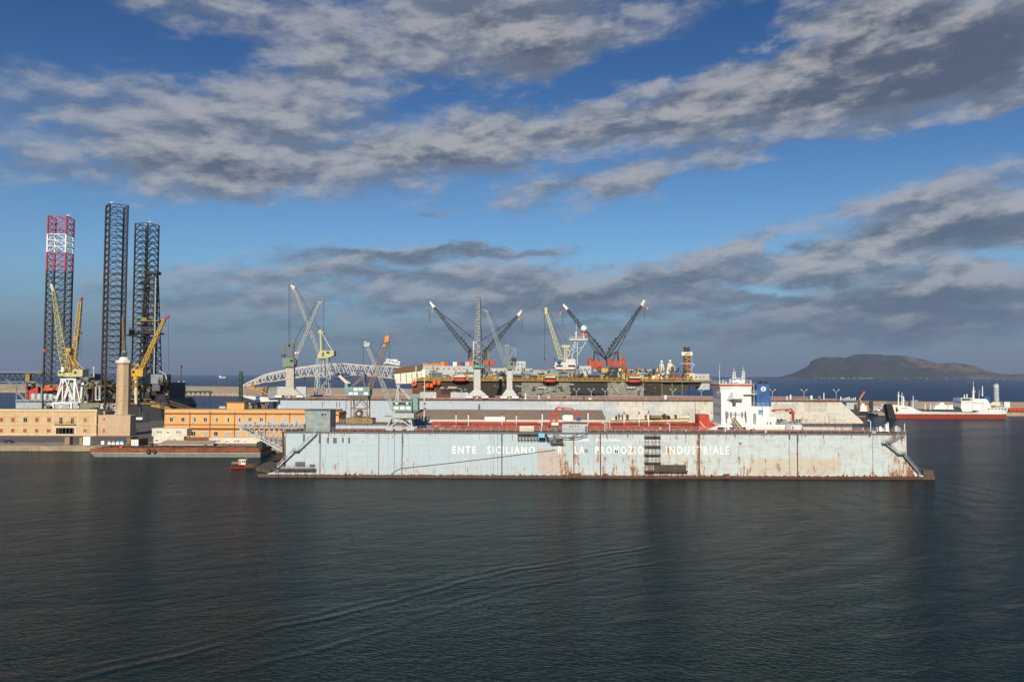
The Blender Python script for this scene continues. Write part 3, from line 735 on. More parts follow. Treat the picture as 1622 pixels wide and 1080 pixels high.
def make_car():
    D = 318; p = P(9.5, 698, D); root = T('parked_car', 'small dark blue car parked on the quay road at the far left', 'car', (p.x, D, 2))
    L = 2.1; pr = [(-L,2.25),(-L,2.75),(-L*0.9,2.95),(-1.0,3.0),(-0.6,3.42),(0.7,3.42),(1.2,2.98),(L,2.85),(L,2.3)]
    mb = MB(); mb.prism([(p.x+a, b) for a, b in pr], D, D+1.7); mb.build('body', M('dark_blue_car_paint', (0.02,0.03,0.16), 0.25, var=0.1), root)
    mb = MB(); mb.prism([(p.x-0.9,3.0),(p.x-0.55,3.36),(p.x+0.65,3.36),(p.x+1.05,3.0)], D-0.02, D+1.72); mb.build('window', m_glass, root)
    for a in (-1.35, 1.3):
        w = MB(); w.tube((p.x+a, D-0.04, 2.32), (p.x+a, D+0.2, 2.32), 0.32, None, 14); ww = w.build('wheel', m_tyre, root)
        h = MB(); h.tube((p.x+a, D-0.06, 2.32), (p.x+a, D-0.041, 2.32), 0.18, None, 10); h.build('rim', m_grey, ww)
make_car()

# shipping container with white doors, tan slab shelter, trucks
def container(name, label, D, px, py, w, h, dep, mat, doorm=None, ang=0):
    p = P(px, py, D); root = T(name, label, 'container', (p.x, D, 2))
    mb = MB(); mb.box(p.x, p.x+w, D, D+dep, 2.1, 2.1+h)
    n = int(dep/0.5)
    for k in range(n): mb.box(p.x+w+0.002, p.x+w+0.05, D+0.2+k*0.5, D+0.42+k*0.5, 2.2, 2+h)
    mb.build('body', mat, root)
    for k in (0, 1):
        d = MB(); d.box(p.x+0.08+k*w/2, p.x+w/2-0.08+k*w/2, D-0.08, D-0.003, 2.2, 2.0+h); dd = d.build('door', doorm or mat, root)
        b = MB(); b.tube((p.x+w*0.25+k*w/2, D-0.13, 2.25), (p.x+w*0.25+k*w/2, D-0.13, 1.95+h), 0.04); b.build('lock_bar', m_dgrey, dd)
    return root
container('shipping_container', 'rusty dark container with two white doors at the barge', 306.0, 207.5, 704, 2.9, 2.6, 8, m_rust, m_white)
container('scrap_container', 'dark brown container with ochre frame beside the white door container', 311, 200.5, 704, 1.6, 2.9, 6, m_brown, m_dyellow)
root = T('shelter_roof', 'large flat tan slab roof lying low behind the barge', 'roof slab', (P(295,705,306).x, 306, 2))
mb = MB(); a = P(250,704.5,304); b = P(338,704.5,304); c = P(341,697,318); d = P(262,697,318)
mb.hexa([(a.x,304,2.6),(b.x,304,2.6),(c.x,318,2.6),(d.x,318,2.6),(a.x,304,2.95),(b.x,304,2.95),(c.x,318,3.4),(d.x,318,3.4)]); mb.build('slab', m_tan, root)
mb = MB()
for f in (0.05, 0.35, 0.65, 0.95):
    q_ = a.lerp(b, f); mb.box(q_.x-0.15, q_.x+0.15, 304.6, 304.9, 2, 2.6); mb.box(q_.x+0.6, q_.x+0.9, 316, 316.3, 2, 2.6)
mb.build('post', m_brown, root)

def make_barge():
    D = 286.0; X = lambda px: P(px, 715, D).x; Z = lambda y: P(280, y, D).z
    root = T('flat_barge', 'long flat rusty barge with a grey green bottom moored along the quay', 'barge', (X(280), D, 0))
    zt = Z(709); zm = Z(717.5)
    mb = MB(); mb.prism([(X(151),-1.5),(X(150),0.05),(X(144),zm-0.05),(X(412.5),zm-0.05),(X(412.5),-1.5)], D, D+13.5, 0); mb.build('hull', M('grey_green_boot_paint', (0.16,0.18,0.15), 0.7, var=0.3, rust=0.25), root)
    mb = MB(); mb.box(X(143.5), X(412.5), D, D+13.5, zm-0.049, zm+0.12, 0); mb.build('rub_strake', m_grey, root)
    mb = MB(); mb.box(X(143), X(412.3), D+0.1, D+13.4, zm+0.121, zt-0.6)
    px = 143
    r = random.Random(11)
    while px < 410:
        w = r.uniform(12, 34); h = r.choice([0, 0, 0.35, -0.3]); mb.box(X(px)+0.05, X(min(px+w, 411))-0.05, D-0.02+r.uniform(-0.04,0.02), D+0.35, zm+0.13, zt+h); px += w
    mb.build('side_bulwark', M('orange_rust_plating', (0.22,0.07,0.028), 0.85, var=0.5, rust=0.35, scale=0.4), root)
    mb = MB(); mb.box(X(145), X(411), D+0.5, D+13.3, zt-0.599, zt-0.5); mb.build('deck', m_brown, root)
    for px, r_ in ((236, 0.85), (245.5, 0.72)):
        t = MB(); p = P(px, 715, D); t.tube((p.x, D-0.5, p.z), (p.x, D-0.05, p.z), r_, None, 16, 0); t.tube((p.x, D-0.52, p.z), (p.x, D-0.501, p.z), r_*0.5, None, 12, 1); t.build('tyre_fender', [m_tyre, m_brown], root)
    r = random.Random(5)
    for k in range(26):
        px = r.uniform(148, 408); w = r.uniform(0.2, 1.0); h = r.uniform(0.3, 1.2); y = D+r.uniform(1, 8); mb = MB(); mb.box(X(px), X(px)+w, y, y+r.uniform(0.3,1), zt-0.499, zt-0.5+h); mb.box(X(px)+0.1, X(px)+w-0.1, y+0.1, y+0.25, zt-0.5+h, zt-0.4+h); mb.build('deck_gear', r.choice([m_brown, m_brown, m_rust, m_black]), root)
    mb = MB(); mb.box(X(402), X(411), D+3, D+8, zt-0.499, zt+1.8, 0); mb.build('winch_house', [m_black], root)
    mb = MB(); p = X(184); mb.box(p, p+1.1, D+2, D+3, zt-0.499, zt+0.3); mb.build('orange_crate', m_orange, root)
    word('PALMA', 209, 711.2, 215.5, 713.2, D-0.06, M('faded_pink_lettering', (0.55,0.28,0.18), 0.8), root); word('NORD', 218.5, 711.2, 225, 713.2, D-0.06, _M['faded_pink_lettering'], root)
make_barge()

def make_tug():
    D = 252.0; p = P(380, 741, D); X = lambda px: P(px, 741, D).x; Z = lambda y: P(380, y, D).z
    root = T('tugboat', 'small red tugboat with a white and orange wheelhouse by the dock apron', 'tugboat', (p.x, D, 0))
    mb = MB(); st = []
    for t in range(9):
        f = t/8; x = X(365) + (X(398)-X(365))*f; hb = 1.35*math.sin(PI*min(0.18+f*0.62, 0.8)/1.0)**0.6 if f < 0.99 else 0.05; hb = 1.4*(1-f**3.5)+0.05; zt = 0.85 + 0.9*f**2.2
        st.append([(x-0.3*(1-f), D+2-hb*0.75, -0.6), (x+f*0.5, D+2-hb, 0.45), (x+f*0.8, D+2-hb, zt), (x+f*0.8, D+2+hb, zt), (x+f*0.5, D+2+hb, 0.45), (x-0.3*(1-f), D+2+hb*0.75, -0.6)])
    vs = [v for s_ in st for v in s_]; fs = []
    for k in range(8):
        for j in range(6): fs.append((k*6+j, k*6+(j+1)%6, (k+1)*6+(j+1)%6, (k+1)*6+j))
    fs += [tuple(range(6))[::-1], tuple(range(48, 54))]
    mb.add(vs, [f_ for i_, f_ in enumerate(fs) if i_ < 30 or i_ == 48], 0); mb.add(vs, [f_ for i_, f_ in enumerate(fs) if 30 <= i_ and i_ != 48], 1); mb.build('hull', [M('bright_red_hull', (0.42,0.018,0.012), 0.4, var=0.1), m_brown], root)
    mb = MB()
    mb.box(X(376.5), X(387), D+0.9, D+3.1, 1.2, Z(729)); mb.build('wheelhouse', m_white, root)
    mb = MB(); mb.box(X(375.8), X(387.8), D+0.8, D+3.2, Z(729)+0.002, Z(728)); mb.build('wheelhouse_roof', m_cream, root)
    mb = MB(); mb.box(X(381), X(383), D+0.86, D+0.898, Z(733), Z(730)); mb.box(X(384), X(386.3), D+0.86, D+0.898, Z(733), Z(730)); mb.build('window', m_glass, root)
    mb = MB(); mb.box(X(377), X(380), D+0.85, D+0.898, 1.3, Z(729.6)); mb.build('door', m_orange, root)
    mb = MB(); mb.tube((X(381),D+2,Z(728)),(X(381),D+2,Z(724)),0.08); mb.bar((X(379),D+2,Z(725)),(X(383),D+2,Z(725)),0.06); mb.build('mast', m_dgrey, root)
    for k in range(6):
        t = MB(); x = X(367.5+3.2*k); t.tube((x, D+0.50, 0.75), (x, D+0.72, 0.75), 0.35, None, 10); t.build('tyre_fender', m_tyre, root)
    mb = MB(); mb.rail([(X(366), D+0.9, 1.2), (X(375), D+0.9, 1.3)], 0.8, 0.9, 0.05); mb.build('railing', m_white, root)
make_tug()
# ================================================================== near floating dock
DN = 231.0
def make_near_dock():
    q = Q(DN); X = lambda px, D=DN: P(px, 720, D).x; Z = lambda y, px=940, D=DN: P(px, y, D).z
    ZT = Z(685.2)
    root = T('floating_dock', 'long pale blue floating dock with white lettering and heavy rust holding the tanker', 'floating dock', (X(940), DN, 0))
    tanp = (0.50, 0.42, 0.30)
    patches = [(851,711,893,750,(0.46,0.36,0.30)), (1187,726,1331,751,tanp), (1330,711,1362,722,(0.45,0.50,0.48)), (552,716,575,722,(0.47,0.53,0.55))]
    heavy = [(908,16,.075),(888,9,.06),(950,7,.07),(985,40,.025),(1003,4,.10),(1060,60,.03),(1150,60,.02),(1035,20,.05),(1106,2.5,.10),(1110,10,.03),(1415,9,.09),(1440,14,.12),(1200,40,.02),(1320,50,.022),(1385,12,.03),(1262,2,.06),(1070,16,.03),(640,6,.035)]
    m_near = dock_mat('near_dock_plating', DN, (0.40,0.51,0.57), (0.50,0.585,0.59), heavy, patches, 0.010, ZT)
    xl, xr = X(447.5), X(1436)
    face = [(X(425),-2),(X(425),1.2),(X(441),1.6),(xl,Z(727)),(xl,ZT),(xr,ZT),(xr,Z(722)),(X(1458),1.4),(X(1462),1.2),(X(1462),-2)]
    mb = MB(); mb.prism(face, DN, DN+9); mb.build('wing_wall', m_near, root)
    mb = MB(); mb.prism(face, DN+37, DN+45); mb.build('wing_wall', m_near, root)
    mb = MB(); mb.box(X(428), X(1459), DN+9.003, DN+36.997, -2, 2.3); mb.build('pontoon_deck', m_brown, root)
    # end aprons
    m_plank = M('weathered_apron_planks', (0.10,0.075,0.052), 0.85, var=0.3, rust=0.2)
    mb = MB(); mb.prismz([(X(425)-0.003,DN+2),(X(425)-0.003,DN+43),(X(388),DN+34),(X(384),DN+20),(X(392),DN+8)], 0.9, 1.9); mb.build('apron', m_plank, root)
    mb = MB(); mb.prismz([(X(1462)+0.003,DN-0.0),(X(1481),DN+1),(X(1483),DN+6),(X(1476),DN+30),(X(1462)+0.003,DN+38)], 1.2, 2.6); mb.build('apron', m_plank, root)
    mb = MB(); mb.box(X(1462)+0.003, X(1480), DN, DN+4, -1, 1.19); mb.build('fender_beam', m_brown, root); mb = MB(); mb.box(X(408), X(425)-0.003, DN+0.5, DN+3, -1, 0.9); mb.build('fender_beam', m_brown, root)
    # top deck and its rubbing lip
    for k, d0, d1 in ((0, DN, DN+9), (1, DN+37, DN+45)):
        mb = MB(); mb.box(xl, xr, d0+0.02, d1-0.02, ZT+0.003, ZT+0.10); mb.build('walkway', m_redrust, root)
        mb = MB(); mb.box(xl-0.1, xr+0.1, d0-0.22, d0-0.003, ZT-0.35, ZT+0.12); mb.build('deck_edge_beam', m_dgrey, root)
        mb = MB()
        mb.rail([(xl, d0+0.15, ZT+0.1), (xr, d0+0.15, ZT+0.1)], 1.1, 2.4, 0.055); mb.build('railing', m_grey, root)
        mb = MB(); mb.rail([(xr, d1-0.3, ZT+0.1), (xl, d1-0.3, ZT+0.1)], 1.1, 2.4, 0.055); mb.build('railing', m_grey, root)
    # crane rails, pipes, hatches along the walkway
    mb = MB(); mb.box(xl+2, xr-2, DN+2.0, DN+2.2, ZT+0.101, ZT+0.28); mb.build('crane_rail', m_brown, root)
    mb = MB(); mb.box(xl+2, xr-2, DN+7.0, DN+7.2, ZT+0.101, ZT+0.28); mb.build('crane_rail', m_brown, root)
    mb = MB(); mb.tube((xl+3, DN+5, ZT+0.45), (xr-3, DN+5, ZT+0.45), 0.22, None, 8); mb.build('service_pipe', m_redrust, root)
    r = random.Random(21)
    for k in range(26):
        px = r.uniform(540, 1425)
        if 612 < px < 662 or 885 < px < 935: continue
        mb = MB(); x = X(px); w = r.uniform(0.3, 1.4); h = r.uniform(0.4, 1.3); y = DN + r.choice([0.8, 3.4, 8.0])
        t = r.choice([m_redrust, m_brown, m_grey, m_mgrey, m_white, m_rust])
        if r.random() < 0.5: mb.tube((x, y, ZT+0.1), (x, y, ZT+0.1+h), 0.22, None, 8); mb.tube((x, y, ZT+0.1+h), (x, y, ZT+0.3+h), 0.34, None, 8); nm = 'bollard' if h < 0.8 else 'deck_vent'
        else: mb.box(x, x+w, y, y+0.7, ZT+0.1, ZT+0.1+h*0.8); mb.box(x-0.05, x+w+0.05, y-0.05, y+0.75, ZT+0.1+h*0.8, ZT+0.16+h*0.8); nm = 'deck_locker'
        mb.build(nm, t, root)
    # lettering on the face
    L = [('ENTE',717,754),('SICILIANO',772,847),('R',884,890.5),('LA',910,926),('PROMOZIO',943,1019),('INDUSTRIALE',1055,1155)]
    for t, a, b in L: word(t, a, 706.3, b, 718.2 + (b-717)*0.003, DN, m_letter, root, fat=0.012)
    word('REGIONE', 898, 694.3, 933, 698.8, DN, m_letter, root, fat=0.02); word('SICILIANA', 944, 694.5, 984, 699, DN, m_letter, root, fat=0.02)
    # vertical pipes, ladders and drips on the plating
    for px, w, mt in ((506.5,.09,m_mgrey),(507.8,.07,m_mgrey),(600,.08,m_rust),(624.5,.07,m_mgrey),(637,.13,m_dgrey),(782,.06,m_mgrey),(788.5,.05,m_mgrey),(795,.15,m_rust),(909,.12,m_rust),(940,.10,m_grey),(951,.16,m_rust),(1107.5,.18,m_rust),(1250,.07,m_mgrey),(1263,.14,m_rust),(1382,.06,m_mgrey)):
        mb = MB(); mb.box(X(px)-w, X(px)+w, DN-0.14, DN-0.003, 0.8, ZT-0.36); mb.build('vertical_pipe', mt, root)
    for px, y0, y1 in ((506.5,686,701),(519.5,693,701),(529,693,701),(532,693,701),(543,693,700),(553,693,701),(637.5,688,701),(794.5,688,698),(481.5,687,699),(1107,690,700),(1263,688,700),(1250,687,695),(1377,687,691)):
        mb = MB(); q.box(mb, px-0.9, y0, px+0.9, y1, 0.45, 0, -0.5); mb.build('scupper_bracket', m_dgrey, root)
    mb = MB(); mb.box(xl+0.5, xr-0.5, DN-0.05, DN-0.003, Z(694.6), Z(694.3)); mb.build('weld_strake', m_grey, root)
    mb = MB(); r = random.Random(4)
    for k in range(60):
        px = r.uniform(505, 1455); mb.box(X(px)-0.15, X(px)+0.15, DN-0.3, DN-0.004, r.uniform(0.2,0.6), r.uniform(1.0, 1.5))
    tag(mb.build('anode_lugs', m_rust, root), kind='stuff')
    for a, b in ((900,921),(955,962),(1145,1155)): mb = MB(); mb.box(X(a), X(b), DN-0.35, DN-0.005, 0.3, 1.5); mb.build('fender_panel', m_rust, root)
    # square hatch, round lug plates
    for px, py, w, mt in ((928.5,713.5,5.5,m_mgrey),(689,699,3.5,m_grey),(1172.5,702,3,m_rust),(574.5,699,3,m_grey)):
        mb = MB(); q.box(mb, px-w/2, py-w/2, px+w/2, py+w/2, 0.12, 0, -0.123); mb.build('hatch_plate', mt, root)
    # left stair
    def stair(pa, pb, y0=DN-1.1, w=0.9):
        a, b = q.p(*pa), q.p(*pb); a.y = b.y = y0
        mb = MB(); n = int((b-a).length/0.55)
        for o in (0, w): mb.bar(a+Vector((0,o,0)), b+Vector((0,o,0)), 0.12, 0.3); mb.bar(a+Vector((0,o,1.0)), b+Vector((0,o,1.0)), 0.07)
        for i in range(n+1):
            c = a.lerp(b, i/n); mb.box(c.x-0.16, c.x+0.16, y0+0.06, y0+w-0.06, c.z, c.z+0.05)
            if i % 3 == 0:
                for o in (0, w): mb.bar(c+Vector((0,o,0)), c+Vector((0,o,1.0)), 0.06)
        return mb
    for a, b in (((441,739.5),(466,715.5)), ((474,712.5),(502,686))): stair(a, b).build('stair_flight', m_grey, root)
    for a, b in (((1431,687.5),(1407,701)), ((1402,703),(1420,717.5)), ((1430,721),(1455,750))): stair(a, b).build('stair_flight', m_mgrey, root)
    for x0, x1, y in ((465.5,474.5,714),(1396,1409,702),(1419.5,1431,719)):
        mb = MB(); q.box(mb, x0, y-0.4, x1, y+0.5, 1.3, 0, -1.35)
        mb.rail([q.p(x0,y,-1.3)+Vector((0,0,.1)), q.p(x1,y,-1.3)+Vector((0,0,.1))], 1.0, 0.8, 0.06); mb.build('stair_landing', m_dgrey, root)
    # service platform low at the left
    mb = MB(); q.box(mb, 433, 741.5, 500, 743, 1.8, 0, -1.85)
    for px in (440,455,470,485,498): q.tube(mb, (px,743),(px,752),0.6,0,-1.6)
    mb.rail([q.p(445,741.5,-1.8), q.p(500,741.5,-1.8)], 1.1, 1.4, 0.06); mb.build('service_platform', m_brown, root)
    mb = MB(); q.box(mb, 468, 731, 483, 738, 0.2, 0, -0.3); mb.build('wire_screen', m_dgrey, root)
    mb = MB(); q.box(mb, 491, 735, 499, 738.5, 0.2, 0, -0.3); mb.build('wire_screen', m_dgrey, root)
    # access scaffold
    mb = MB()
    for px in (1021,1026,1032,1038,1044):
        for dy in (-1.6,-0.3): q.tube(mb, (px,687),(px,753 if px<1037 else 735),0.20,0,dy,5)
    for i in range(12):
        y = 689 + i*5.6
        if y > 752: break
        for dy in (-1.6,-0.3): q.tube(mb, (1020,y),(1045 if y<736 else 1036,y),0.15,0,dy,5)
    mb.build('access_scaffold', m_dgrey, root)
    for y in (691,706,719.5,732):
        mb = MB(); q.box(mb, 1020, y-0.5, 1045.5, y+0.5, 1.3, 0, -1.6); mb.build('scaffold_board', m_brown, root)
    mb = MB(); q.box(mb, 1035.5, 735.5, 1086, 744, 0.15, 0, -0.9)
    for k in range(20): q.box(mb, 1036+k*2.5, 735.2, 1036.6+k*2.5, 744.3, 0.1, 1, -1.001)
    mb.build('lattice_screen', [M('dark_mesh_screen', (0.07,0.055,0.05), 0.8), m_brown], root)
    mb = MB(); q.box(mb, 1020, 744.5, 1088, 746.2, 1.4, 0, -1.5)
    for k in range(9): q.tube(mb, (1040+k*5.7,746),(1040+k*5.7,752),0.35,0,-1.0)
    mb.build('landing_walkway', m_rust, root)
    # hanging gallery of brackets and the cable bundle
    mb = MB(); q.box(mb, 819, 685.5, 866, 687, 1.6, 0, -1.85)
    for k in range(10): q.box(mb, 820+k*5, 687, 821.2+k*5, 697.5, 0.9, 0, -1.2); q.tube(mb, (820+k*5,692.5),(823.5+k*5,697.5),0.5,0,-0.9)
    q.box(mb, 819, 692.3, 866, 693, 0.3, 0, -1.6); mb.build('bracket_gallery', m_dgrey, root)
    mb = MB(); q.box(mb, 852.5, 685.2, 862.2, 691.6, 1.1, 0, -3.0); mb.build('blue_tool_box', M('sky_blue_paint', (0.16,0.50,0.78), 0.5, var=0.12), root)
    mb = MB(); q.box(mb, 880, 694, 891, 701.5, 1.2, 0, -1.25); q.box(mb, 872, 700.5, 892, 702.5, 1.4, 0, -1.45 ); mb.build('hanging_box', m_brown, root)
    mb = MB()
    def sag(a, b, d, dy): 
        pts = []
        for i in range(11):
            t = i/10; pts.append(q.p(a[0]+(b[0]-a[0])*t, a[1]+(b[1]-a[1])*t + d*4*t*(1-t), dy))
        return pts
    for a, b, d in (((864,690),(878,686),6),((864,689),(880,688),11),((866,690),(892,692),7),((880,688),(915,687),5),((893,692),(930,687),3)): mb.path(sag(a,b,d,-1.4), 0.12, 5)
    mb.build('hanging_hose', m_rope, root)
    mb = MB(); mb.path(sag((620,751),(634,742),-1,-0.25)+sag((634,741.5),(880,712),1.0,-0.25), 0.06, 5); mb.build('mooring_line', m_rope, root)
    # deck houses on the wing
    def house(x0, y0, x1, y1, dep, dy, mat, name='deckhouse', wins=()):
        mb = MB(); a, b = X(x0), X(x1); zt = Z(y0)
        mb.box(a, b, DN+dy, DN+dy+dep, ZT+0.101, zt, 0); mb.box(a-0.12, b+0.12, DN+dy-0.12, DN+dy+dep+0.12, zt+0.002, zt+0.18, 1); h = mb.build(name, [mat, m_dgrey], root)
        for (wx, wy, ww, wh) in wins:
            w = MB(); q.box(w, wx-ww/2, wy-wh/2, wx+ww/2, wy+wh/2, 0.06, 0, dy-0.07); w.build('window', m_glass, h)
        return h
    m_house = M('streaked_grey_green_paint', (0.25,0.30,0.30), 0.6, var=0.3, rust=0.15)
    h = house(481, 652, 521.5, 684, 7.5, 0.6, m_house, wins=((510,656.5,3,3),(514.5,656.2,2.5,2.5)))
    w = MB(); q.box(w, 481, 671.5, 483, 684, 0.5, 0, 0.0); w.build('cable_box', m_dgrey, h)
    h = house(890.5, 671.5, 931, 686, 3.0, 0.3, m_grey, wins=((903,675,1.7,1.7),(907,675,1.7,1.7),(912,675,1.7,1.7),(916.5,675,1.7,1.7)))
    mb = MB()
    for k in range(13): q.tube(mb, (893+k*1.8,671),(893+k*1.8,668),0.5,0,1.0,6)
    q.box(mb, 893, 668.2, 916, 668.8, 0.2, 0, 0.9); mb.build('roof_rail', m_redrust, h)
    w = MB(); q.box(w, 927, 675, 930, 684, 0.1, 0, 0.15); w.build('door', m_dgrey, h)
    mb = MB(); q.box(mb, 823, 674.8, 846, 683.5, 1.4, 0, 0.6); mb.build('cream_container', m_cream, root)
    mb = MB(); q.box(mb, 874, 669.5, 885, 673.5, 1, 0, 1.0); q.box(mb, 877, 673.5, 882, 684, 0.6, 1, 1.2); mb.build('control_cabin', [m_white, m_dgrey], root)
    # lamp posts and aerials on the wing
    for px, y0, h in ((1382,668,1),(1436,671,0),(959,672,1),(1062,672,1),(858,671,1)):
        mb = MB(); q.tube(mb,(px,684),(px,y0),0.55,0,1.2)
        if h: q.tube(mb,(px,y0),(px-2.5,y0-2.2),0.45,0,1.2); q.tube(mb,(px-2.5,y0-2.2),(px-5,y0-1.6),0.6,0,1.2)
        mb.build('lamp_post', m_white, root)
    for px, y0, w in ((1401.5,678,2.4),(1396,679,1),(1411,674,1.8),(1413.5,671.5,0.8),(1427,677,3),(1420,680,2),(1406,681,2),(1432,679,1)):
        mb = MB(); q.box(mb, px-w, y0, px+w, 684, 1.0, 0, 2.5); q.box(mb, px-w*0.6, y0-2.0, px+w*0.6, y0-0.01, 0.7, 0, 2.6); mb.build('deck_locker', r.choice([m_grey, m_white, m_brown]), root)
    # end gates: swing bridges of lattice girders at the left end
    def bridge(D, dy):
        qq = Q(DN); mb = MB()
        top = [(372,670.5),(480,668)]; 
        y = dy
        T0 = [qq.p(373+i*8.2, 672.0, y) for i in range(14)]
        T1 = [qq.p(373+i*8.2, 677.5, y) for i in range(14)]
        for i in range(13):
            mb.bar(T0[i],T0[i+1],0.22); mb.bar(T1[i],T1[i+1],0.25); mb.bar(T0[i],T1[i],0.14); mb.bar(T0[i],T1[i+1],0.12)
        lo = [qq.p(378+i*7.8, 679.5+i*4.05, y) for i in range(10)]; hi = [qq.p(378+i*7.8, 678, y) for i in range(10)]
        for i in range(9):
            mb.bar(lo[i], lo[i+1], 0.42); mb.bar(hi[i], lo[i], 0.16); mb.bar(hi[i+1], lo[i], 0.12)
            if i > 3: md = lo[i].lerp(hi[i], 0.5); md2 = lo[i+1].lerp(hi[i+1], 0.5); mb.bar(md, md2, 0.12)
        mb.rail([T0[0], T0[-1]], 1.0, 1.5, 0.06)
        return mb
    for dy in (1.0, 4.5): bridge(DN, dy).build('bridge_girder', m_grey, root)
    mb = MB()
    for i in range(14): a = q.p(373+i*8.2, 677.5, 1.0); mb.bar(a, a+Vector((0,3.5,0)), 0.14)
    a = q.p(373, 677.3, 1.0); b = q.p(480, 677.3, 1.0); mb.hexa([a, b, b+Vector((0,3.5,0)), a+Vector((0,3.5,0)), a+Vector((0,0,.08)), b+Vector((0,0,.08)), b+Vector((0,3.5,.08)), a+Vector((0,3.5,.08))])
    mb.build('bridge_deck', m_dgrey, root)
    mb = MB(); q.tube(mb, (448.5,684),(449.5,738),1.4,0,-0.25); q.tube(mb, (451.5,690),(452,738),0.7,0,-0.2); mb.build('hinge_post', m_rust, root)
    mb = MB()
    for k in range(12): px = 383+k*7.4; mb.box(X(px), X(px)+0.35, DN+2.2, DN+2.6, Z(677.3)+0.003, Z(677.3)+0.5+0.5*(k%3)/2)
    q.box(mb, 442, 672, 446, 677, 1, 0, 1.8)
    mb.build('bridge_fittings', m_dgrey, root)
    mb = MB(); p = q.p(406, 674.6, 0.9); mb.tube(p, p+Vector((0,-0.15,0)), 0.33, None, 12); mb.build('lifebuoy', m_red, root)
    return root, ZT
near_dock, ZTN = make_near_dock()

# ================================================================== tanker in the near dock
def make_dock_tanker():
    D = 245.0; q = Q(D, True); X = lambda px, d=D: P(px, 672, d).x; Z = lambda y, px=950, d=D: P(px, y, d).z
    root = T('docked_tanker', 'white tanker with red deck piping and blue funnel inside the near floating dock', 'tanker', (X(950), 254, 3))
    zd = Z(681); zp = Z(671.5)
    # hull: loft of sections
    st = []; xb, xs = X(642), X(1275)
    for i in range(25):
        t = i/24; x = xb + (xs-xb)*t
        hb = 10.0*min(1, (t/0.14)**0.55 if t > 0 else 0) * (1 if t < 0.9 else 1-0.25*((t-0.9)/0.1)**2) + 0.05
        zt = zd + (1.8*(1-t/0.10) if t < 0.10 else 0) + ((zp-zd) if t > 0.785 else 0)
        cy = D+10
        st.append((x, hb, zt))
    vs = []; fs = []
    for x, hb, zt in st: vs += [(x, 255-hb*0.7, 3), (x, 255-hb, 6), (x, 255-hb, zt), (x, 255+hb, zt), (x, 255+hb, 6), (x, 255+hb*0.7, 3)]
    n = len(st)
    for k in range(n-1):
        for j in range(6): fs.append((k*6+j, k*6+(j+1)%6, (k+1)*6+(j+1)%6, (k+1)*6+j))
    fs += [tuple(range(6))[::-1], tuple(range(6*(n-1), 6*n))]
    mb = MB(); mb.add(vs, fs, 0); mb.build('hull', M('tanker_hull_paint', (0.72,0.72,0.68), 0.5, var=0.08, rust=0.10), root)
    mb = MB(); mb.box(X(700), X(1130), 246, 264, zd+0.003, zd+0.06); mb.build('main_deck', m_brown, root)
    # dark slots in the poop bulwark
    for a, b in ((1136.5,1151.5),(1156,1163),(1176,1181.5)):
        w = MB(); q.box(w, a, 676.5, b, 681, 0.1, 0, -0.09); w.build('bulwark_opening', m_void, root)
    # bow
    mb = MB(); q.prism(mb, [(655,664.5),(662,664),(694,682),(655,682)], 7, 0, 1); mb.build('bow_bulwark', M('blue_grey_paint', (0.10,0.14,0.18), 0.6, var=0.2), root)
    mb = MB(); q.box(mb, 657, 660, 668, 668, 4, 0, 6); q.box(mb, 650, 664, 660, 672, 3, 0, 7); q.tube(mb, (664,658),(664,672),2,0,8); q.box(mb, 672,660,679,668,3,0,8); mb.build('windlass', m_dgrey, root)
    mb = MB(); q.tube(mb, (672,666),(672.3,610),1.25,0,6,8,0.9); q.tube(mb, (672.3,610),(672.6,597.5),0.7,0,6,6,0.4); q.box(mb, 670.6,646,674.5,648.5,0.8,1,5.7); q.box(mb,671,638,674,641,0.7,1,5.7)
    q.bar(mb, (669.5,600.5),(675,600.5),0.6,0,6); q.box(mb, 670.5,612,674,613,0.7,0,5.8); mb.build('foremast', [m_cream, m_dgrey], root)
    # accommodation
    mb = MB(); xa, xe = X(1144), X(1192); z0, z1 = zp+0.003, Z(620.5, 1160)
    mb.box(xa, xe, D+1, D+11, z0, z1, 0)
    mb.box(xe+0.003, X(1212), D+3, D+15, z0, Z(644,1200), 0)
    mb.box(X(1199), X(1229.5), D+0.6, D+14, z0, Z(659.5,1215), 0)
    mb.box(X(1213), X(1224), D+3, D+10, Z(659.5,1215)+0.003, Z(644.2,1218), 0)
    acc = mb.build('superstructure', m_clean, root)
    # wheelhouse
    mb = MB(); zz = z1
    a, b = X(1144), X(1192)
    mb.hexa([(a,D+1.5,zz+0.003),(b,D+1.5,zz+0.003),(b,D+11,zz+0.003),(a,D+11,zz+0.003),(a-0.6,D+0.6,zz+1.9),(b+0.2,D+0.6,zz+1.9),(b+0.2,D+11.5,zz+1.9),(a-0.6,D+11.5,zz+1.9)], 0)
    wh = mb.build('wheelhouse', m_clean, root)
    mb = MB(); mb.box(a-0.8, b+0.4, D+0.3, D+11.8, zz+1.903, zz+2.35, 0); mb.box(a-0.6, b+0.2, D+0.5, D+11.5, zz+2.353, zz+2.5, 1); mb.build('wheelhouse_roof', [m_red, m_white], root)
    for k, (x0, x1) in enumerate(((1145.5,1148),(1149.5,1156),(1159.5,1163),(1167,1170.5),(1172,1179),(1181,1188.5))):
        w = MB(); pa, pb = X(x0), X(x1); mm = MB()
        mm.hexa([(pa,D+1.40,zz+0.35),(pb,D+1.40,zz+0.35),(pb,D+1.55,zz+0.35),(pa,D+1.55,zz+0.35),(pa,D+0.77,zz+1.55),(pb,D+0.77,zz+1.55),(pb,D+0.92,zz+1.55),(pa,D+0.92,zz+1.55)]); mm.build('window', m_glass, wh)
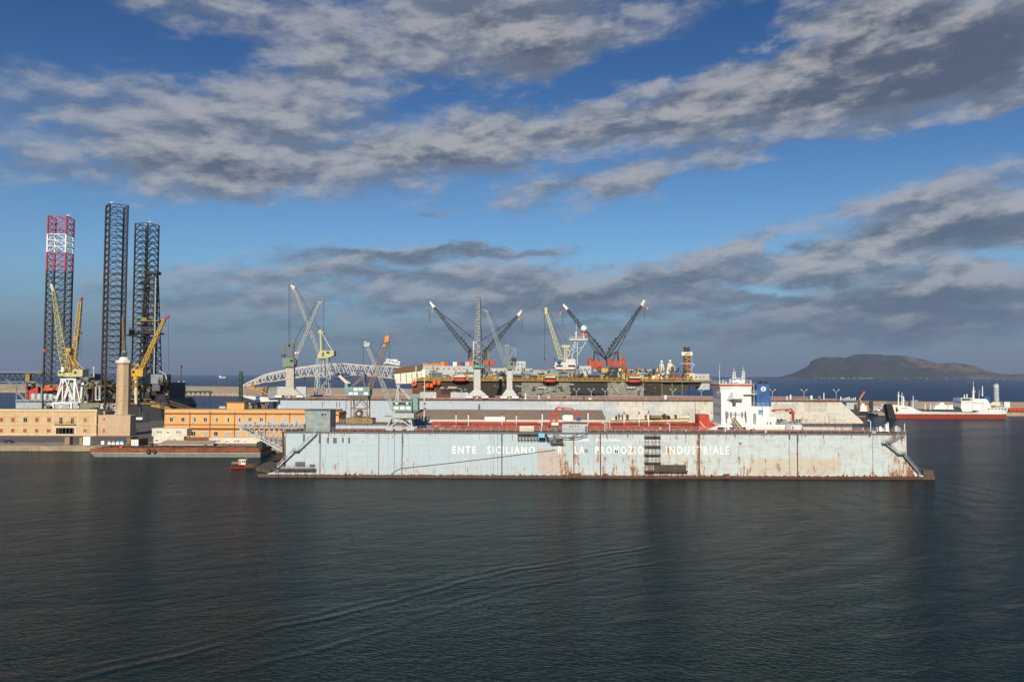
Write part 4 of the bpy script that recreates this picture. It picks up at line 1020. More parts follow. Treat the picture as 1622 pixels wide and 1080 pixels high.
    mb = MB(); mb.hexa([(X(1160),D-1.6,zz-2.1),(X(1175.5),D-1.6,zz-2.1),(X(1175.5),D+0.997,zz-2.6),(X(1152),D+0.997,zz-2.6),(X(1159),D-1.6,zz-0.1),(X(1175.5),D-1.6,zz-0.1),(X(1175.5),D+0.997,zz-0.1),(X(1159),D+0.997,zz-0.1)]); mb.box(X(1176)+0.02, X(1198), D-0.4, D+0.997, zz-0.75, zz-0.55); mb.build('bridge_wing', m_clean, root)
    mb = MB()
    rr = lambda pts, **k: mb.rail(pts, **k)
    rr([(X(1142),D+0.6,zz+2.5),(X(1192),D+0.6,zz+2.5)], h=1.1, sp=1.3, r=0.05); rr([(X(1142),D+1,zz+2.5),(X(1142),D+11,zz+2.5)], h=1.1, sp=1.5, r=0.05)
    rr([(X(1176),D-0.3,zz-0.55),(X(1198),D-0.3,zz-0.55)], h=1.0, sp=1.2, r=0.05); rr([(X(1138),D+1,zz-0.6),(X(1143),D+1,zz-0.6)], h=1.0, sp=1.0, r=0.05)
    rr([(X(1199),D+0.7,Z(659.5,1215)),(X(1229),D+0.7,Z(659.5,1215))], h=1.0, sp=1.3, r=0.05); rr([(X(1191),D+3,Z(644,1200)),(X(1222),D+3,Z(644,1200))], h=1.0, sp=1.3, r=0.05)
    rr([(X(1230),D+0.4,zp),(X(1274),D+0.4,zp)], h=1.0, sp=1.5, r=0.05)
    mb.build('railing', m_white, root)
    # side facing left: rows of small windows, and front-side details
    for r_ in range(3):
        for k in range(4):
            w = MB(); y = D+2.4+k*2.3; z = z1-2.2-r_*2.6; w.box(xa-0.06, xa-0.003, y, y+0.8, z, z+0.8); w.build('porthole', m_glass, acc)
    w = MB(); q.box(w, 1160, 637.5, 1165.5, 643.5, 0.1, 0, 0.9); w.build('window', m_brown, acc)
    w = MB(); q.box(w, 1159.3, 634, 1161.5, 636, 0.1, 0, 0.9); w.build('window', m_glass, acc)
    w = MB(); q.box(w, 1201.5, 649, 1209, 656.5, 0.2, 0, 2.7); w.build('window', M('aqua_screen', (0.10,0.30,0.33), 0.4), acc)
    w = MB(); q.box(w, 1193, 655, 1198, 670, 0.2, 0, 2.7); w.build('door', m_mgrey, acc)
    w = MB()
    for yy in (671.5, ): q.box(w, 1215, 668.5, 1217, 672.5, 0.3, 0, 0.25); q.box(w, 1220, 668.5, 1222.5, 672.5, 0.3, 0, 0.25)
    w.build('vent_louvre', m_mgrey, acc)
    # davit and gangway
    mb = MB(); q.tube(mb, (1153,655),(1182,655),0.5,0,-0.2)
    for px in (1153,1158.5,1165.5,1176,1181): q.box(mb, px-0.7, 652, px+0.7, 661, 0.5, 0, 0.2)
    for px in (1150,1181): q.tube(mb, (px,650),(px+1.5,669),0.7,0,-0.3)
    mb.build('accommodation_ladder_davit', m_mgrey, root)
    mb = MB(); q.lat(mb, (1160,662),(1176,681), 4.5,4.5, 9, 0.5, 0, -2.2); mb.build('gangway', m_dyellow, root)
    mb = MB(); q.prism(mb, [(1106.5,656.5),(1123,656.5),(1124,667),(1133,672),(1133,682),(1107,682)], 5, 0, 0.5); q.bar(mb, (1108,667),(1120,681),0.8,1,0.2); mb.build('red_deckhouse', [m_red, m_white], root)
    # masts
    mb = MB()
    for px, w0, yt in ((1162.5, 2.0, 585),(1177, 2.6, 583.5)):
        q.tube(mb, (px-1,614),(px,yt+4),w0*0.7,0,5,6,w0*0.25); q.tube(mb, (px,yt+4),(px,yt-2),0.35,0,5)
        for k in range(5): q.box(mb, px-2.4, yt+5+k*4.4, px+2.2, yt+5.8+k*4.4, 1.2, 0, 4.4)
        q.tube(mb, (px+3,604),(px+2,588),0.5,0,5); q.tube(mb, (px-3.5,606),(px-1,592),0.5,0,5)
    q.bar(mb, (1162,597),(1177,600),0.7,0,5); q.box(mb, 1166,600.5,1172,603,1.5,0,4.5); q.box(mb, 1160,603,1180,606,2,0,4.3)
    mb.build('radar_mast', m_clean, root)
    mb = MB()
    for px, y0 in ((1139.5,586),(1139.8,575)): q.tube(mb,(px,612),(px,y0),0.3 if y0>580 else 0.18,0,3)
    for px, y0, rr_ in ((1145,604,1.0),(1150,606,1.3),(1156.5,601,1.0),(1188.5,604,0.9),(1183,609,1.2),(1169,606,1.0),(1172,608,1.6)): q.tube(mb,(px,613),(px,y0),rr_*0.7,0,2.5,8); mb.ball(q.p(px,y0-0.6,2.5), rr_*q.s)
    mb.build('aerial', m_clean, root)
    # funnel
    mb = MB(); q.prism(mb, [(1198.6,643.5),(1198,608),(1218,608),(1222,643.5)], 7, 0, 4); fn = mb.build('funnel', m_blue, root)
    mb = MB(); p = q.p(1209, 616, 3.9); mb.tube(p, p+Vector((0,-0.08,0)), 0.80, None, 24); em = mb.build('funnel_emblem', m_clean, fn)
    word('S', 1207, 613.2, 1211, 618.8, D+3.85, m_blue, fn, name='emblem_letter', fat=0.02)
    mb = MB()
    for px, r_, h in ((1202,1.1,604.5),(1205,1.2,603.5),(1210.5,1.2,604.8),(1214.5,1.1,605)): q.tube(mb, (px,608),(px+0.5,h),r_,0,6,8)
    q.box(mb, 1193.5,607,1197.5,640,2,1,6); mb.build('exhaust_pipe', [m_black, m_mgrey], fn)
    # aft crane
    mb = MB(); q.tube(mb, (1256,667),(1256,652),2.2,0,3,10); q.box(mb, 1253.5,652,1259,656,2,0,2.2); mb.build('crane_column', m_red, root)
    mb = MB(); q.bar(mb, (1258,654),(1252.5,647.5),2.4,0,3); q.bar(mb, (1254,647.8),(1226,649.5),2.0,0,3); q.box(mb, 1224,648.5,1228,652,0.8,0,2.6); q.box(mb, 1245,649.5,1250,651.5,0.8,1,2.5); mb.build('crane_jib', [m_red, m_dgrey], root)
    mb = MB(); r = random.Random(8)
    for k in range(20):
        px = r.uniform(1231, 1270); h = r.uniform(2, 8); w = r.uniform(1, 4); q.box(mb, px, 671.5-h, px+w, 671.5, r.uniform(1,3), r.choice([0,0,1,2]), r.uniform(2,10))
    q.box(mb, 1230, 670.6, 1273, 671.6, 8, 0, 2)
    mb.build('mooring_gear', [m_mgrey, m_green, m_brown], root)
    mb = MB(); q.prism(mb, [(1245,673),(1248,669.5),(1253,673),(1253,682),(1245,682)], 0.3, 0, -0.5); mb.build('hose_reel_housing', m_grey, root)
    # deck piping: the red jungle
    r = random.Random(31)
    def pipes(dy, y0, mat, name):
        mb = MB()
        for k in range(3): q.tube(mb, (684,y0+k*3.4),(1106,y0+k*3.4+1.5),0.75,0,dy+k*0.8,6)
        mb.build(name, mat, root)
    pipes(0.5, 669.5, m_redrust, 'deck_pipeline'); pipes(6, 668, m_red, 'deck_pipeline'); 
    for k in range(30):
        mb = MB(); px = 688 + k*13.8 + r.uniform(-6, 6); w = r.uniform(10, 22); h = r.uniform(6, 12); y = 681-h
        for a in (px, px+w/2, px+w): q.tube(mb, (a,682),(a,y),0.55,0,1.2); q.tube(mb, (a,682),(a,y),0.55,0,4)
        q.tube(mb, (px,y),(px+w,y),0.5,0,1.2); q.tube(mb, (px,y+3.5),(px+w,y+3.5),0.45,0,1.2); q.tube(mb, (px,y),(px+w,y),0.5,0,4)
        for a in range(int(w/3)): q.tube(mb, (px+a*3,y),(px+a*3+r.uniform(-1,1),y+3.5),0.3,0,1.2)
        mb.build('pipe_rack', r.choice([m_red, m_redrust, m_red]), root)
    for k in range(34):
        mb = MB(); px = r.uniform(686, 1100); h = r.uniform(2.5, 9)
        if r.random() < 0.5:
            p = q.p(px, 681, r.uniform(1, 8)); mb.tube(p, p+Vector((0,0,h*q.s)), 0.5, None, 8); mb.tube(p+Vector((0,0,h*q.s*0.6)), p+Vector((0.9,0,h*q.s*0.6)), 0.22, None, 6); nm = 'valve_stand'
        else: q.box(mb, px, 681-h, px+r.uniform(1, 4), 681, 1.5, 0, r.uniform(0.5, 7)); nm = 'deck_locker'
        mb.build(nm, r.choice([m_red, m_redrust, m_rust, m_brown, m_black, m_mgrey, m_dyellow, m_grey]), root)
    mb = MB(); mb.rail([q.p(688,681,0.6), q.p(1105,682,0.6)], 1.0, 1.6, 0.06); mb.build('railing', m_red, root)
    for k, px in enumerate((722.5,742,795.5,818,859,931.5,988.5,1012.3,1027.5)):
        y0 = (653,653,654,654,651.5,650,652,652,651)[k]
        mb = MB(); q.tube(mb, (px,676),(px,y0+4),1.05,0,3,8); q.tube(mb, (px,y0+4),(px,y0+1),1.25,1,3,8); q.tube(mb, (px,y0+1),(px,y0-1),0.7,1,3,8); mb.build('vent_post', [m_white, m_red], root)
    # midship crane
    mb = MB(); q.box(mb, 872,653.5,883.5,657,2.5,0,2); q.box(mb, 872,657,875.5,680,1.6,0,2.3); q.box(mb, 880,657,883.5,680,1.6,0,2.3); q.bar(mb,(874,660),(882,676),0.8,0,2.5); q.tube(mb,(881,653.5),(881,646),1.8,0,3,8); mb.build('crane_column', m_red, root)
    mb = MB(); q.bar(mb, (880,648),(884,645),2.2,0,3); q.bar(mb,(883,645.3),(908,647.5),2.2,0,3); q.bar(mb,(908,647.5),(911.5,653),1.8,0,3); q.box(mb,912,653,918.5,659,1.5,0,2.5); q.tube(mb,(889,648.5),(906,650),0.6,1,3); q.box(mb, 890,645.5,893,650,1,0,2.4); mb.build('crane_jib', [m_red, m_dgrey], root)
    mb = MB(); q.prism(mb, [(891,663),(891,658),(895,657),(907,657.5),(908,663),(905,666),(893,666)], 3, 0, 4); mb.build('rescue_boat', m_clean, root)
    mb = MB(); q.box(mb, 913.5,661.5,920,666.5,1.5,0,2.2); mb.build('blue_drum_rack', m_blue, root)
    mb = MB(); q.tube(mb, (967,664),(1092,660.5),3.2,0,13,10); q.tube(mb, (972,670),(1090,669),2.0,1,8,8); q.box(mb, 1031,658,1048,662,2,1,11)
    mb.build('cargo_manifold', [m_cream, m_dyellow], root)
    for px in (962,966.5): mb = MB(); q.tube(mb, (px,683),(px-2,663),0.7,0,0.4); mb.build('vent_pipe', m_cream, root)
    for k in range(16): mb = MB(); px = r.uniform(970, 1100); q.box(mb, px, r.uniform(655,660), px+r.uniform(1,4), 664, 1, 0, 12); mb.build('manifold_valve', m_rust, root)
    for k in range(26): mb = MB(); px = r.uniform(690, 1100); h = r.uniform(3,8); q.box(mb, px, 680-h, px+r.uniform(4,14), 681, 1.5, 0, r.uniform(2,9)); mb.build('dark_pipe_gap', r.choice([m_brown, m_black, m_black, m_rust]), root)  # dark boxes added as the shaded gaps between the deck pipes
make_dock_tanker()

# warehouse between the docks
def make_shed():
    D = 311.0; X = lambda px: P(px, 660, D).x; Z = lambda y, d=D: P(780, y, d).z
    root = T('quay_warehouse', 'long low warehouse with a grey brown roof between the two floating docks', 'warehouse', (X(780), D, 2))
    ze = Z(663.5); zr = Z(648.6, 325.5)
    mb = MB(); mb.box(X(628), X(960), D, D+29, 2, ze-0.02); mb.build('wall', m_cream, root)
    a, b = X(622), X(960); a2, b2 = P(600, 660, 340).x, P(937,660,340).x
    m_roof = M('grey_brown_roof_sheets', (0.27,0.205,0.155), 0.85, var=0.12, scale=0.1)
    mb = MB(); mb.add([(a,D-0.4,ze),(b,D-0.4,ze),(b,D+14.5,zr),(a+3,D+14.5,zr),(a,D+29.4,ze),(b,D+29.4,ze)], [(0,1,2,3),(3,2,5,4),(0,3,4),(1,5,2),(0,4,5,1)]); mb.build('roof', m_roof, root)
    mb = MB(); mb.box(X(768), X(800), D-3, D-0.45, ze-2.5, ze+1.0); mb.build('lean_to', m_white, root)
    for k in range(9):
        w = MB(); px = 650+k*33; w.box(X(px), X(px+8), D-0.06, D-0.003, ze-3.4, ze-1.6); w.build('window', m_glass, root)
make_shed()

# ================================================================== cranes near
def hook(mb, q, px, y0, y1, dy, m=0, r=0.16):
    mb.tube(q.p(px, y0, dy), q.p(px, y1, dy), r*q.s*1.6, None, 4, m)

def crane_grey():
    D = 233.5; q = Q(D)
    root = T('dock_crane', 'pale grey lattice boom crane on a portal atop the near floating dock', 'crane', (P(640,684,D).x, D+2, ZTN))
    mb = MB()
    for px in (613.5, 653):
        for dy in (0, 4.5): q.bar(mb, (px,678),(px+(4 if px<630 else -2),664.5),2.0,0,dy)
        q.bar(mb, (px,677),(px,677.01),0.1,0,0)
    for dy in (0, 4.5):
        q.bar(mb, (611,677.5),(658,677.5),2.6,0,dy); q.bar(mb, (617,675.5),(634,664.5),1.5,0,dy); q.bar(mb, (634,664.5),(651,675.5),1.5,0,dy)
    q.box(mb, 606, 659.8, 656, 661.5, 7, 0, -1); mb.build('portal_frame', m_grey, root)
    for px in (617, 632, 650):
        b = MB(); q.box(b, px-5.5, 677.8, px+5.5, 682.2, 0.9, 0, -0.3); 
        for k in range(3): p = q.p(px-3.6+k*3.6, 682.8, -0.35); b.tube(p, p+Vector((0,0.9,0)), 0.3, None, 10, 1)
        b.build('wheel_bogie', [m_grey, m_brown], root)
    mb = MB(); q.box(mb, 622, 654.5, 655, 659.8, 5, 0, 0); q.box(mb, 626, 651, 652, 654.5, 4.4, 1, 0.3); mb.build('turntable', [m_grey, m_dgrey], root)
    mb = MB(); mb.rail([q.p(606,659.8,-1), q.p(656,659.8,-1)], 1.0, 1.0, 0.06); mb.build('railing', m_grey, root)
    mb = MB(); q.box(mb, 621.5, 636, 652, 650.9, 4.6, 0, 0.4); q.box(mb, 620, 640.8, 653, 641.8, 0.3, 0, 0.09); h = mb.build('machinery_house', m_teal, root)
    for px in (627.5, 637, 646.5):
        for y in (635.0+2.5, 643.5):
            w = MB(); q.box(w, px-3.6, y, px+3.6, y+(5 if y > 640 else 2.6), 0.1, 0, 0.29); w.build('window', m_clean if px != 637 or y > 640 else m_glass, h)
    w = MB()
    for k in range(4): q.box(w, 622+k*8.2, 637.8, 626+k*8.2, 641, 0.1, 0, 0.19)
    w.build('pane', m_glass, h)
    mb = MB(); q.box(mb, 653.5, 631, 661.5, 649.5, 4.2, 0, 0.6); q.tube(mb, (656.5,649.5),(656.5,630.5),3.2,0,2.2,12); mb.build('counterweight', m_teal, root)
    mb = MB()
    for dy in (0.8, 4.2):
        q.bar(mb, (626,636),(629.5,611),1.3,0,dy); q.bar(mb, (631,636),(630,611),1.2,0,dy); q.bar(mb, (630,611),(648,633),1.2,0,dy); q.bar(mb,(627.5,624),(637,624),0.7,0,dy)
    q.bar(mb, (629.8,611),(629.8,611),1,0,0.8,4.2); q.box(mb, 627,609.5,632.5,612,3.6,0,0.7); mb.build('a_frame', m_grey, root)
    mb = MB(); q.lat(mb, (622,651),(580,549), 4.6,3.2, 22, 0.42, 0, 2.3, wm=6.2); q.lat(mb, (580,549),(576.5,541.5), 3.0,4.2, 2, 0.5, 0, 2.3); mb.build('boom', m_boomgrey, root)
    mb = MB(); q.box(mb, 574.5, 542, 584, 548.5, 1.1, 0, 1.8); q.tube(mb, (577,541.5),(577,545.5),2.0,0,1.6,10,None,2.9); mb.build('boom_head', m_grey, root)
    mb = MB(); q.tube(mb, (581.5,545),(629.5,611),0.14,0,1.5,4); q.tube(mb, (583,547),(631.5,611),0.14,0,3.2,4); hook(mb, q, 573.2, 545, 586, 2.3); q.bar(mb,(572.7,586),(573.7,589),1.0,0,2.3)
    mb.build('cable', m_rope, root)
crane_grey()

def crane_brown():
    D = 269.0; q = Q(D)
    root = T('dock_crane', 'weathered brown crane with white cabin and tall braced portal behind the grey crane', 'crane', (P(567,672,D).x, D+2, ZTN))
    mb = MB()
    for dy in (0.5, 5.5):
        for px in (555.5, 581): q.bar(mb, (px,663),(px,631),1.7,0,dy)
        q.bar(mb, (555,631),(582,631),2.2,0,dy); q.bar(mb, (556,662),(582,662),2.0,0,dy); q.bar(mb, (556,648),(581,648),1.0,0,dy); q.bar(mb, (556.5,647),(568,633),1.1,0,dy); q.bar(mb, (568,633),(580.5,647),1.1,0,dy)
        q.bar(mb, (557,661),(568,649),1.0,0,dy); q.bar(mb, (568,649),(580,661),1.0,0,dy)
    mb.build('portal_frame', m_brownboom, root)
    mb = MB(); p = q.p(568, 655, 0.2); mb.tube(p, p+Vector((0,1.5,0)), 1.3, None, 18, 0); mb.tube(p+Vector((0,-0.05,0)), p, 0.6, None, 12, 1); mb.build('cable_reel', [m_rust, m_grey], root)
    mb = MB(); q.box(mb, 548.5, 662.5, 590, 670.5, 7, 0, -0.5); q.box(mb, 553,670.5,560,672.5,5,1,0); q.box(mb, 578,670.5,585,672.5,5,1,0); mb.build('gantry_base', m_dyellow, root)
    mb = MB(); q.box(mb, 549, 626.5, 583, 629.8, 6, 0, 0); mb.build('turntable', m_dgrey, root)
    mb = MB(); q.box(mb, 550.5, 613, 585, 626.4, 5.4, 0, 0.3); q.box(mb, 549.8, 619.3, 585.5, 620.1, 0.3, 0, 0.05); h = mb.build('machinery_house', m_teal, root)
    for k in range(4):
        for y in (614.2, 620.8):
            w = MB(); q.box(w, 552+k*8, y, 558.5+k*8, y+4.6, 0.1, 0, 0.19); w.build('window', m_clean if (k+(y>617))%3 else m_mgrey, h)
    mb = MB(); q.box(mb, 545.5, 607.5, 550.3, 625, 5, 0, 0.4); q.tube(mb, (548,625),(548,607),2.6,0,2.4,12); mb.build('counterweight', m_teal, root)
    mb = MB(); q.bar(mb, (549.5,608.5),(535.5,595),4.2,0,2.5); q.bar(mb,(533.5,595.5),(553,607),1.2,0,2.5); mb.build('counter_arm', m_cream, root)
    mb = MB()
    for dy in (0.8, 4.6): q.bar(mb, (555,612),(574,596),1.2,0,dy); q.bar(mb, (574,596),(577,612),1.2,0,dy)
    q.box(mb, 573,593,577,597,4.5,0,0.6); mb.build('a_frame', m_brownboom, root)
    mb = MB(); q.lat(mb, (581,622),(611,541), 6.5,3.4, 18, 0.45, 0, 2.8, wm=7.5); mb.build('boom', m_brownboom, root)
    mb = MB(); q.prism(mb, [(607,542),(607.5,534),(611,530.5),(615.5,532.5),(614,541)], 1.6, 0, 2.0); q.box(mb, 604.5,545,609,549,1.2,0,2.2); mb.build('boom_head', m_dorange, root)
    mb = MB(); q.tube(mb, (608,536),(576,594),0.14,0,1.6,4); q.tube(mb, (606,538),(574,594),0.14,0,3.4,4); hook(mb, q, 614.8, 536, 572, 2.8); mb.build('cable', m_rope, root)
crane_brown()
# ================================================================== far floating dock
DF = 487.0
def make_far_dock():
    q = Q(DF); X = lambda px, D=DF: P(px, 640, D).x
    ZT = P(900, 634, DF).z
    root = T('floating_dock', 'longer pale floating dock with bleached patchy plating farther out behind the near dock', 'floating dock', (X(880), DF, 0))
    mat = dock_mat('far_dock_plating', DF, (0.40,0.47,0.52), (0.62,0.60,0.52), [(660,40,.02),(900,150,.035),(1150,200,.05),(1300,40,.02)], [(1190,636,1222,668,(0.60,0.56,0.46)),(1225,640,1262,655,(0.42,0.41,0.37)),(1275,636,1310,652,(0.44,0.43,0.38)),(1080,648,1110,662,(0.42,0.42,0.38)),(445,632,640,672,(0.40,0.47,0.53))], -0.01, ZT)
    xl, xr = X(444), X(1331)
    face = [(xl,-2),(xl,ZT),(xr,ZT),(X(1366),2.2),(X(1370),-2)]
    for dy in (0, 48):
        mb = MB(); mb.prism([(x, z) for x, z in face], DF+dy, DF+dy+7); mb.build('wing_wall', mat, root)
        mb = MB(); mb.box(xl, xr, DF+dy+0.1, DF+dy+6.9, ZT+0.003, ZT+0.12); mb.build('walkway', m_brown, root)
        mb = MB(); mb.rail([(xl,DF+dy+0.3,ZT+0.12),(xr,DF+dy+0.3,ZT+0.12)], 1.2, 4.0, 0.10); mb.rail([(xl,DF+dy+6.7,ZT+0.12),(xr,DF+dy+6.7,ZT+0.12)], 1.2, 4.0, 0.10); mb.build('railing', m_grey, root)
        mb = MB(); mb.tube((xl+2,DF+dy+3,ZT+0.7),(xr-2,DF+dy+3,ZT+0.7),0.45,None,6); mb.tube((xl+2,DF+dy+5,ZT+0.5),(xr-2,DF+dy+5,ZT+0.5),0.3,None,6); mb.build('service_pipe', m_redrust, root)
        mb = MB(); mb.box(xl-0.1,xr+0.1,DF+dy-0.3,DF+dy-0.003,ZT-0.4,ZT+0.1); mb.build('deck_edge_beam', m_brown, root)
    mb = MB(); mb.box(xl+1, X(1364), DF+7.003, DF+47.997, -2, 3.0); mb.build('pontoon_deck', m_brown, root)
    mb = MB(); mb.prismz([(X(1368),DF+1),(X(1377),DF+3),(X(1376),DF+30),(X(1368),DF+48)], 2.0, 3.3); mb.build('apron', m_rust, root)
    L = [('ENTE',803,822),('SICILIANO',829,862),('PER',868,877),('LA',882,889),('PROMOZIONE',896,949),('INDUSTRIALE',960,1018)]
    for t, a, b in L: word(t, a, 645.2, b, 651.5, DF, M('ghost_lettering', (0.60,0.61,0.56), 0.6, var=0.15, rust=0.2), root, fat=0.008)
    word('REGIONE', 866, 636.2, 886.5, 640.2, DF, m_letter, root, fat=0.01); word('SICILIANA', 893, 636.3, 917, 640.4, DF, m_letter, root, fat=0.01)
    mb = MB(); q.box(mb, 757.5, 640, 760.5, 649, 0.4, 0, -0.5); mb.build('scupper_bracket', m_dgrey, root)
    for px in (510.5, 533.5, 538):
        mb = MB(); q.box(mb, px-0.4, 636, px+0.4, 645, 0.3, 0, -0.35); mb.build('draught_mark', m_dgrey, root)
    for px in (548, 585, 1101):
        mb = MB(); q.box(mb, px-0.3, 634, px+0.3, 668, 0.3, 0, -0.35); mb.build('vertical_pipe', m_rust, root)
    # grey wind panels and lockers on the near wing
    r = random.Random(17)
    for x0, x1, y0, mt in ((664,690,621,m_grey),(691,713,625,m_rust),(713,741,621.5,m_grey),(641,664,624,m_mgrey),(436,446,616,m_grey),(470,482,614,m_grey),(421,436,618,m_mgrey)):
        mb = MB(); q.box(mb, x0, y0, x1, 631.3, 1.5, 0, 4); mb.build('wind_panel', mt, root)
    for k in range(40):
        px = r.uniform(485, 1325); w = r.uniform(1, 5); h = r.uniform(1.5, 5)
        if 740 < px < 775 or 790 < px < 826: continue
        mb = MB(); q.box(mb, px, 632.5-h, px+w, 632.5+ (px-811)*0.0034, 1.0, 0, r.uniform(1,5)); mb.build('deck_locker', r.choice([m_grey, m_brown, m_white, m_redrust, m_mgrey, m_brown]), root)
    for px, w, y0 in ((832.5,1.5,623),(854,0.9,625),(1055,2.2,626),(1254,1.4,625),(1287,2.2,626.5),(1307,0.8,622)):
        mb = MB(); q.tube(mb, (px,633),(px,y0),w,0,2,8); mb.build('deck_vent', m_white, root)
    # working platform that juts out at the left end, with a lattice support
    mb = MB(); q.prism(mb, [(378,627),(446,631),(446,635),(409,637),(382,629.5)], 12, 0, 6); mb.build('jutting_platform', M('pale_hull_panel', (0.62,0.64,0.66), 0.5, var=0.1), root)
    mb = MB(); mb.rail([q.p(379,627,6), q.p(446,631,6)], 1.6, 3, 0.14); mb.build('railing', m_brown, root)
    mb = MB(); q.lat(mb, (405,650),(414,612), 5,5, 8, 0.8, 0, 10); q.lat(mb, (412,652),(425,622), 4.5,4.5, 8, 0.7, 0, 8); q.bar(mb, (405,637),(418,652),0.9,0,7); mb.build('end_tower', m_brownboom, root)
    mb = MB(); q.bar(mb,(388,615.5),(407,617),1.6,0,6); q.bar(mb,(407,617),(418,625),1.6,0,6); q.box(mb,392,612,399,617,2,0,6); q.bar(mb,(406,615.5),(410,614),1.3,0,6); mb.build('knuckle_boom', m_dorange, root)
    # structure under and beyond the left end
    r = random.Random(9)
    for k in range(16):
        px = r.uniform(372, 442); w = r.uniform(3, 10); h = r.uniform(4, 12)
        mb = MB(); q.box(mb, px, 650-h, min(px+w, 443), 652, 2, 0, r.uniform(2, 20)); mb.build('end_machinery', r.choice([m_green, m_dgrey, m_cream, m_brown, m_brown]), root)
    # right end: pale box on a dark post
    mb = MB(); q.box(mb, 1336, 634.3, 1362, 636.5, 9, 1, 2); q.box(mb, 1344, 636.6, 1361, 648.5, 7, 0, 3); q.box(mb, 1337, 640, 1343, 648.5, 4, 1, 4); mb.build('end_cabin', [m_grey, m_dgrey], root)
    mb = MB(); q.tube(mb, (1355,668),(1357,640),1.1,0,2.0); q.tube(mb, (1361,668),(1358,640),1.1,0,2.0); q.box(mb,1353,648.6,1363,653,4,0,2); q.tube(mb,(1362.5,655),(1362.5,633),1.2,0,2); mb.build('end_post', m_brown, root)
    mb = MB()
    for k in range(8): q.tube(mb,(1336+k*3.3,634),(1336+k*3.3,628.5+(k*7%4)),0.9,0,4)
    mb.build('end_fittings', m_white, root)
    return root, ZT
far_dock, ZTF = make_far_dock()

# double-armed lamp posts on the far wing
def lamps():
    D = DF+52; q = Q(D); pr = None
    for i, px in enumerate((867,913,936.5,958.5,1015.5,1066,1111,1223.5,1273.5,1324.5)):
        p = q.p(px, 630, 0)
        if pr is None:
            pr = T('lamp_post', 'white lamp post with two raised arms on the far floating dock', 'lamp post', (p.x, D, ZTF+0.12), 'two armed lamp posts along the far dock')
            mb = MB(); z = ZTF+0.12; mb.tube((p.x,D,z),(p.x,D,z+4.6),0.16,None,6); mb.build('pole', m_grey, pr)
            for s in (-1, 1):
                mb = MB(); mb.tube((p.x,D,z+4.2),(p.x+s*1.9,D,z+6.0),0.14,None,6); mb.build('arm', m_grey, pr)
                mb = MB(); mb.box(p.x+s*1.8-0.5,p.x+s*1.8+0.5,D-0.3,D+0.3,z+5.95,z+6.25); mb.build('lamp_head', m_clean, pr)
            first = p
        else: dup(pr, (p.x-first.x, 0, 0))
lamps()

# ------------------------------------------------------------------ cranes on the far dock
def pillar_crane(label, D, xc, ytop, yb, wt, wb, flare, yfl, mat):
    q = Q(D)
    root = T('pillar_crane', label, 'crane', (P(xc,yb,D).x, D+3, ZTF))
    mb = MB()
    a = [q.p(xc-wb,yfl), q.p(xc+wb,yfl)]; t = [q.p(xc-wt,ytop), q.p(xc+wt,ytop)]
    dp = 3.2
    mb.hexa([a[0]+Vector((0,2,0)), a[1]+Vector((0,2,0)), a[1]+Vector((0,2+dp,0)), a[0]+Vector((0,2+dp,0)), t[0]+Vector((0,2,0)), t[1]+Vector((0,2,0)), t[1]+Vector((0,2+dp,0)), t[0]+Vector((0,2+dp,0))]); mb.build('pillar', mat, root)
    mb = MB(); z0, z1 = P(xc,yb-3.5,D).z, P(xc,yfl,D).z-0.003; xa, xb = P(xc-flare,yb,D).x, P(xc+flare,yb,D).x
    mb.hexa([(xa,D,z0),(xb,D,z0),(xb,D+6.5,z0),(xa,D+6.5,z0),(a[0].x-0.3,D+1.8,z1),(a[1].x+0.3,D+1.8,z1),(a[1].x+0.3,D+5.4,z1),(a[0].x-0.3,D+5.4,z1)]); mb.build('flared_base', mat, root)
    for px in (xc-flare+4, xc+flare-4):
        mb = MB(); q.box(mb, px-5.5, yb-3.4, px+5.5, yb+0.2, 1.6, 0, 0.3)
        for k in range(3): p = q.p(px-4+k*4, yb+0.6, 0.2); mb.tube(p, p+Vector((0,1.4,0)), 0.5, None, 10, 1)
        mb.build('wheel_bogie', [m_white, m_brown], root)
    mb = MB(); q.box(mb, xc-1, yb-3.4, xc+1, yb+1, 1, 0, 1); mb.build('cable_guide', m_white, root)
    return root, q

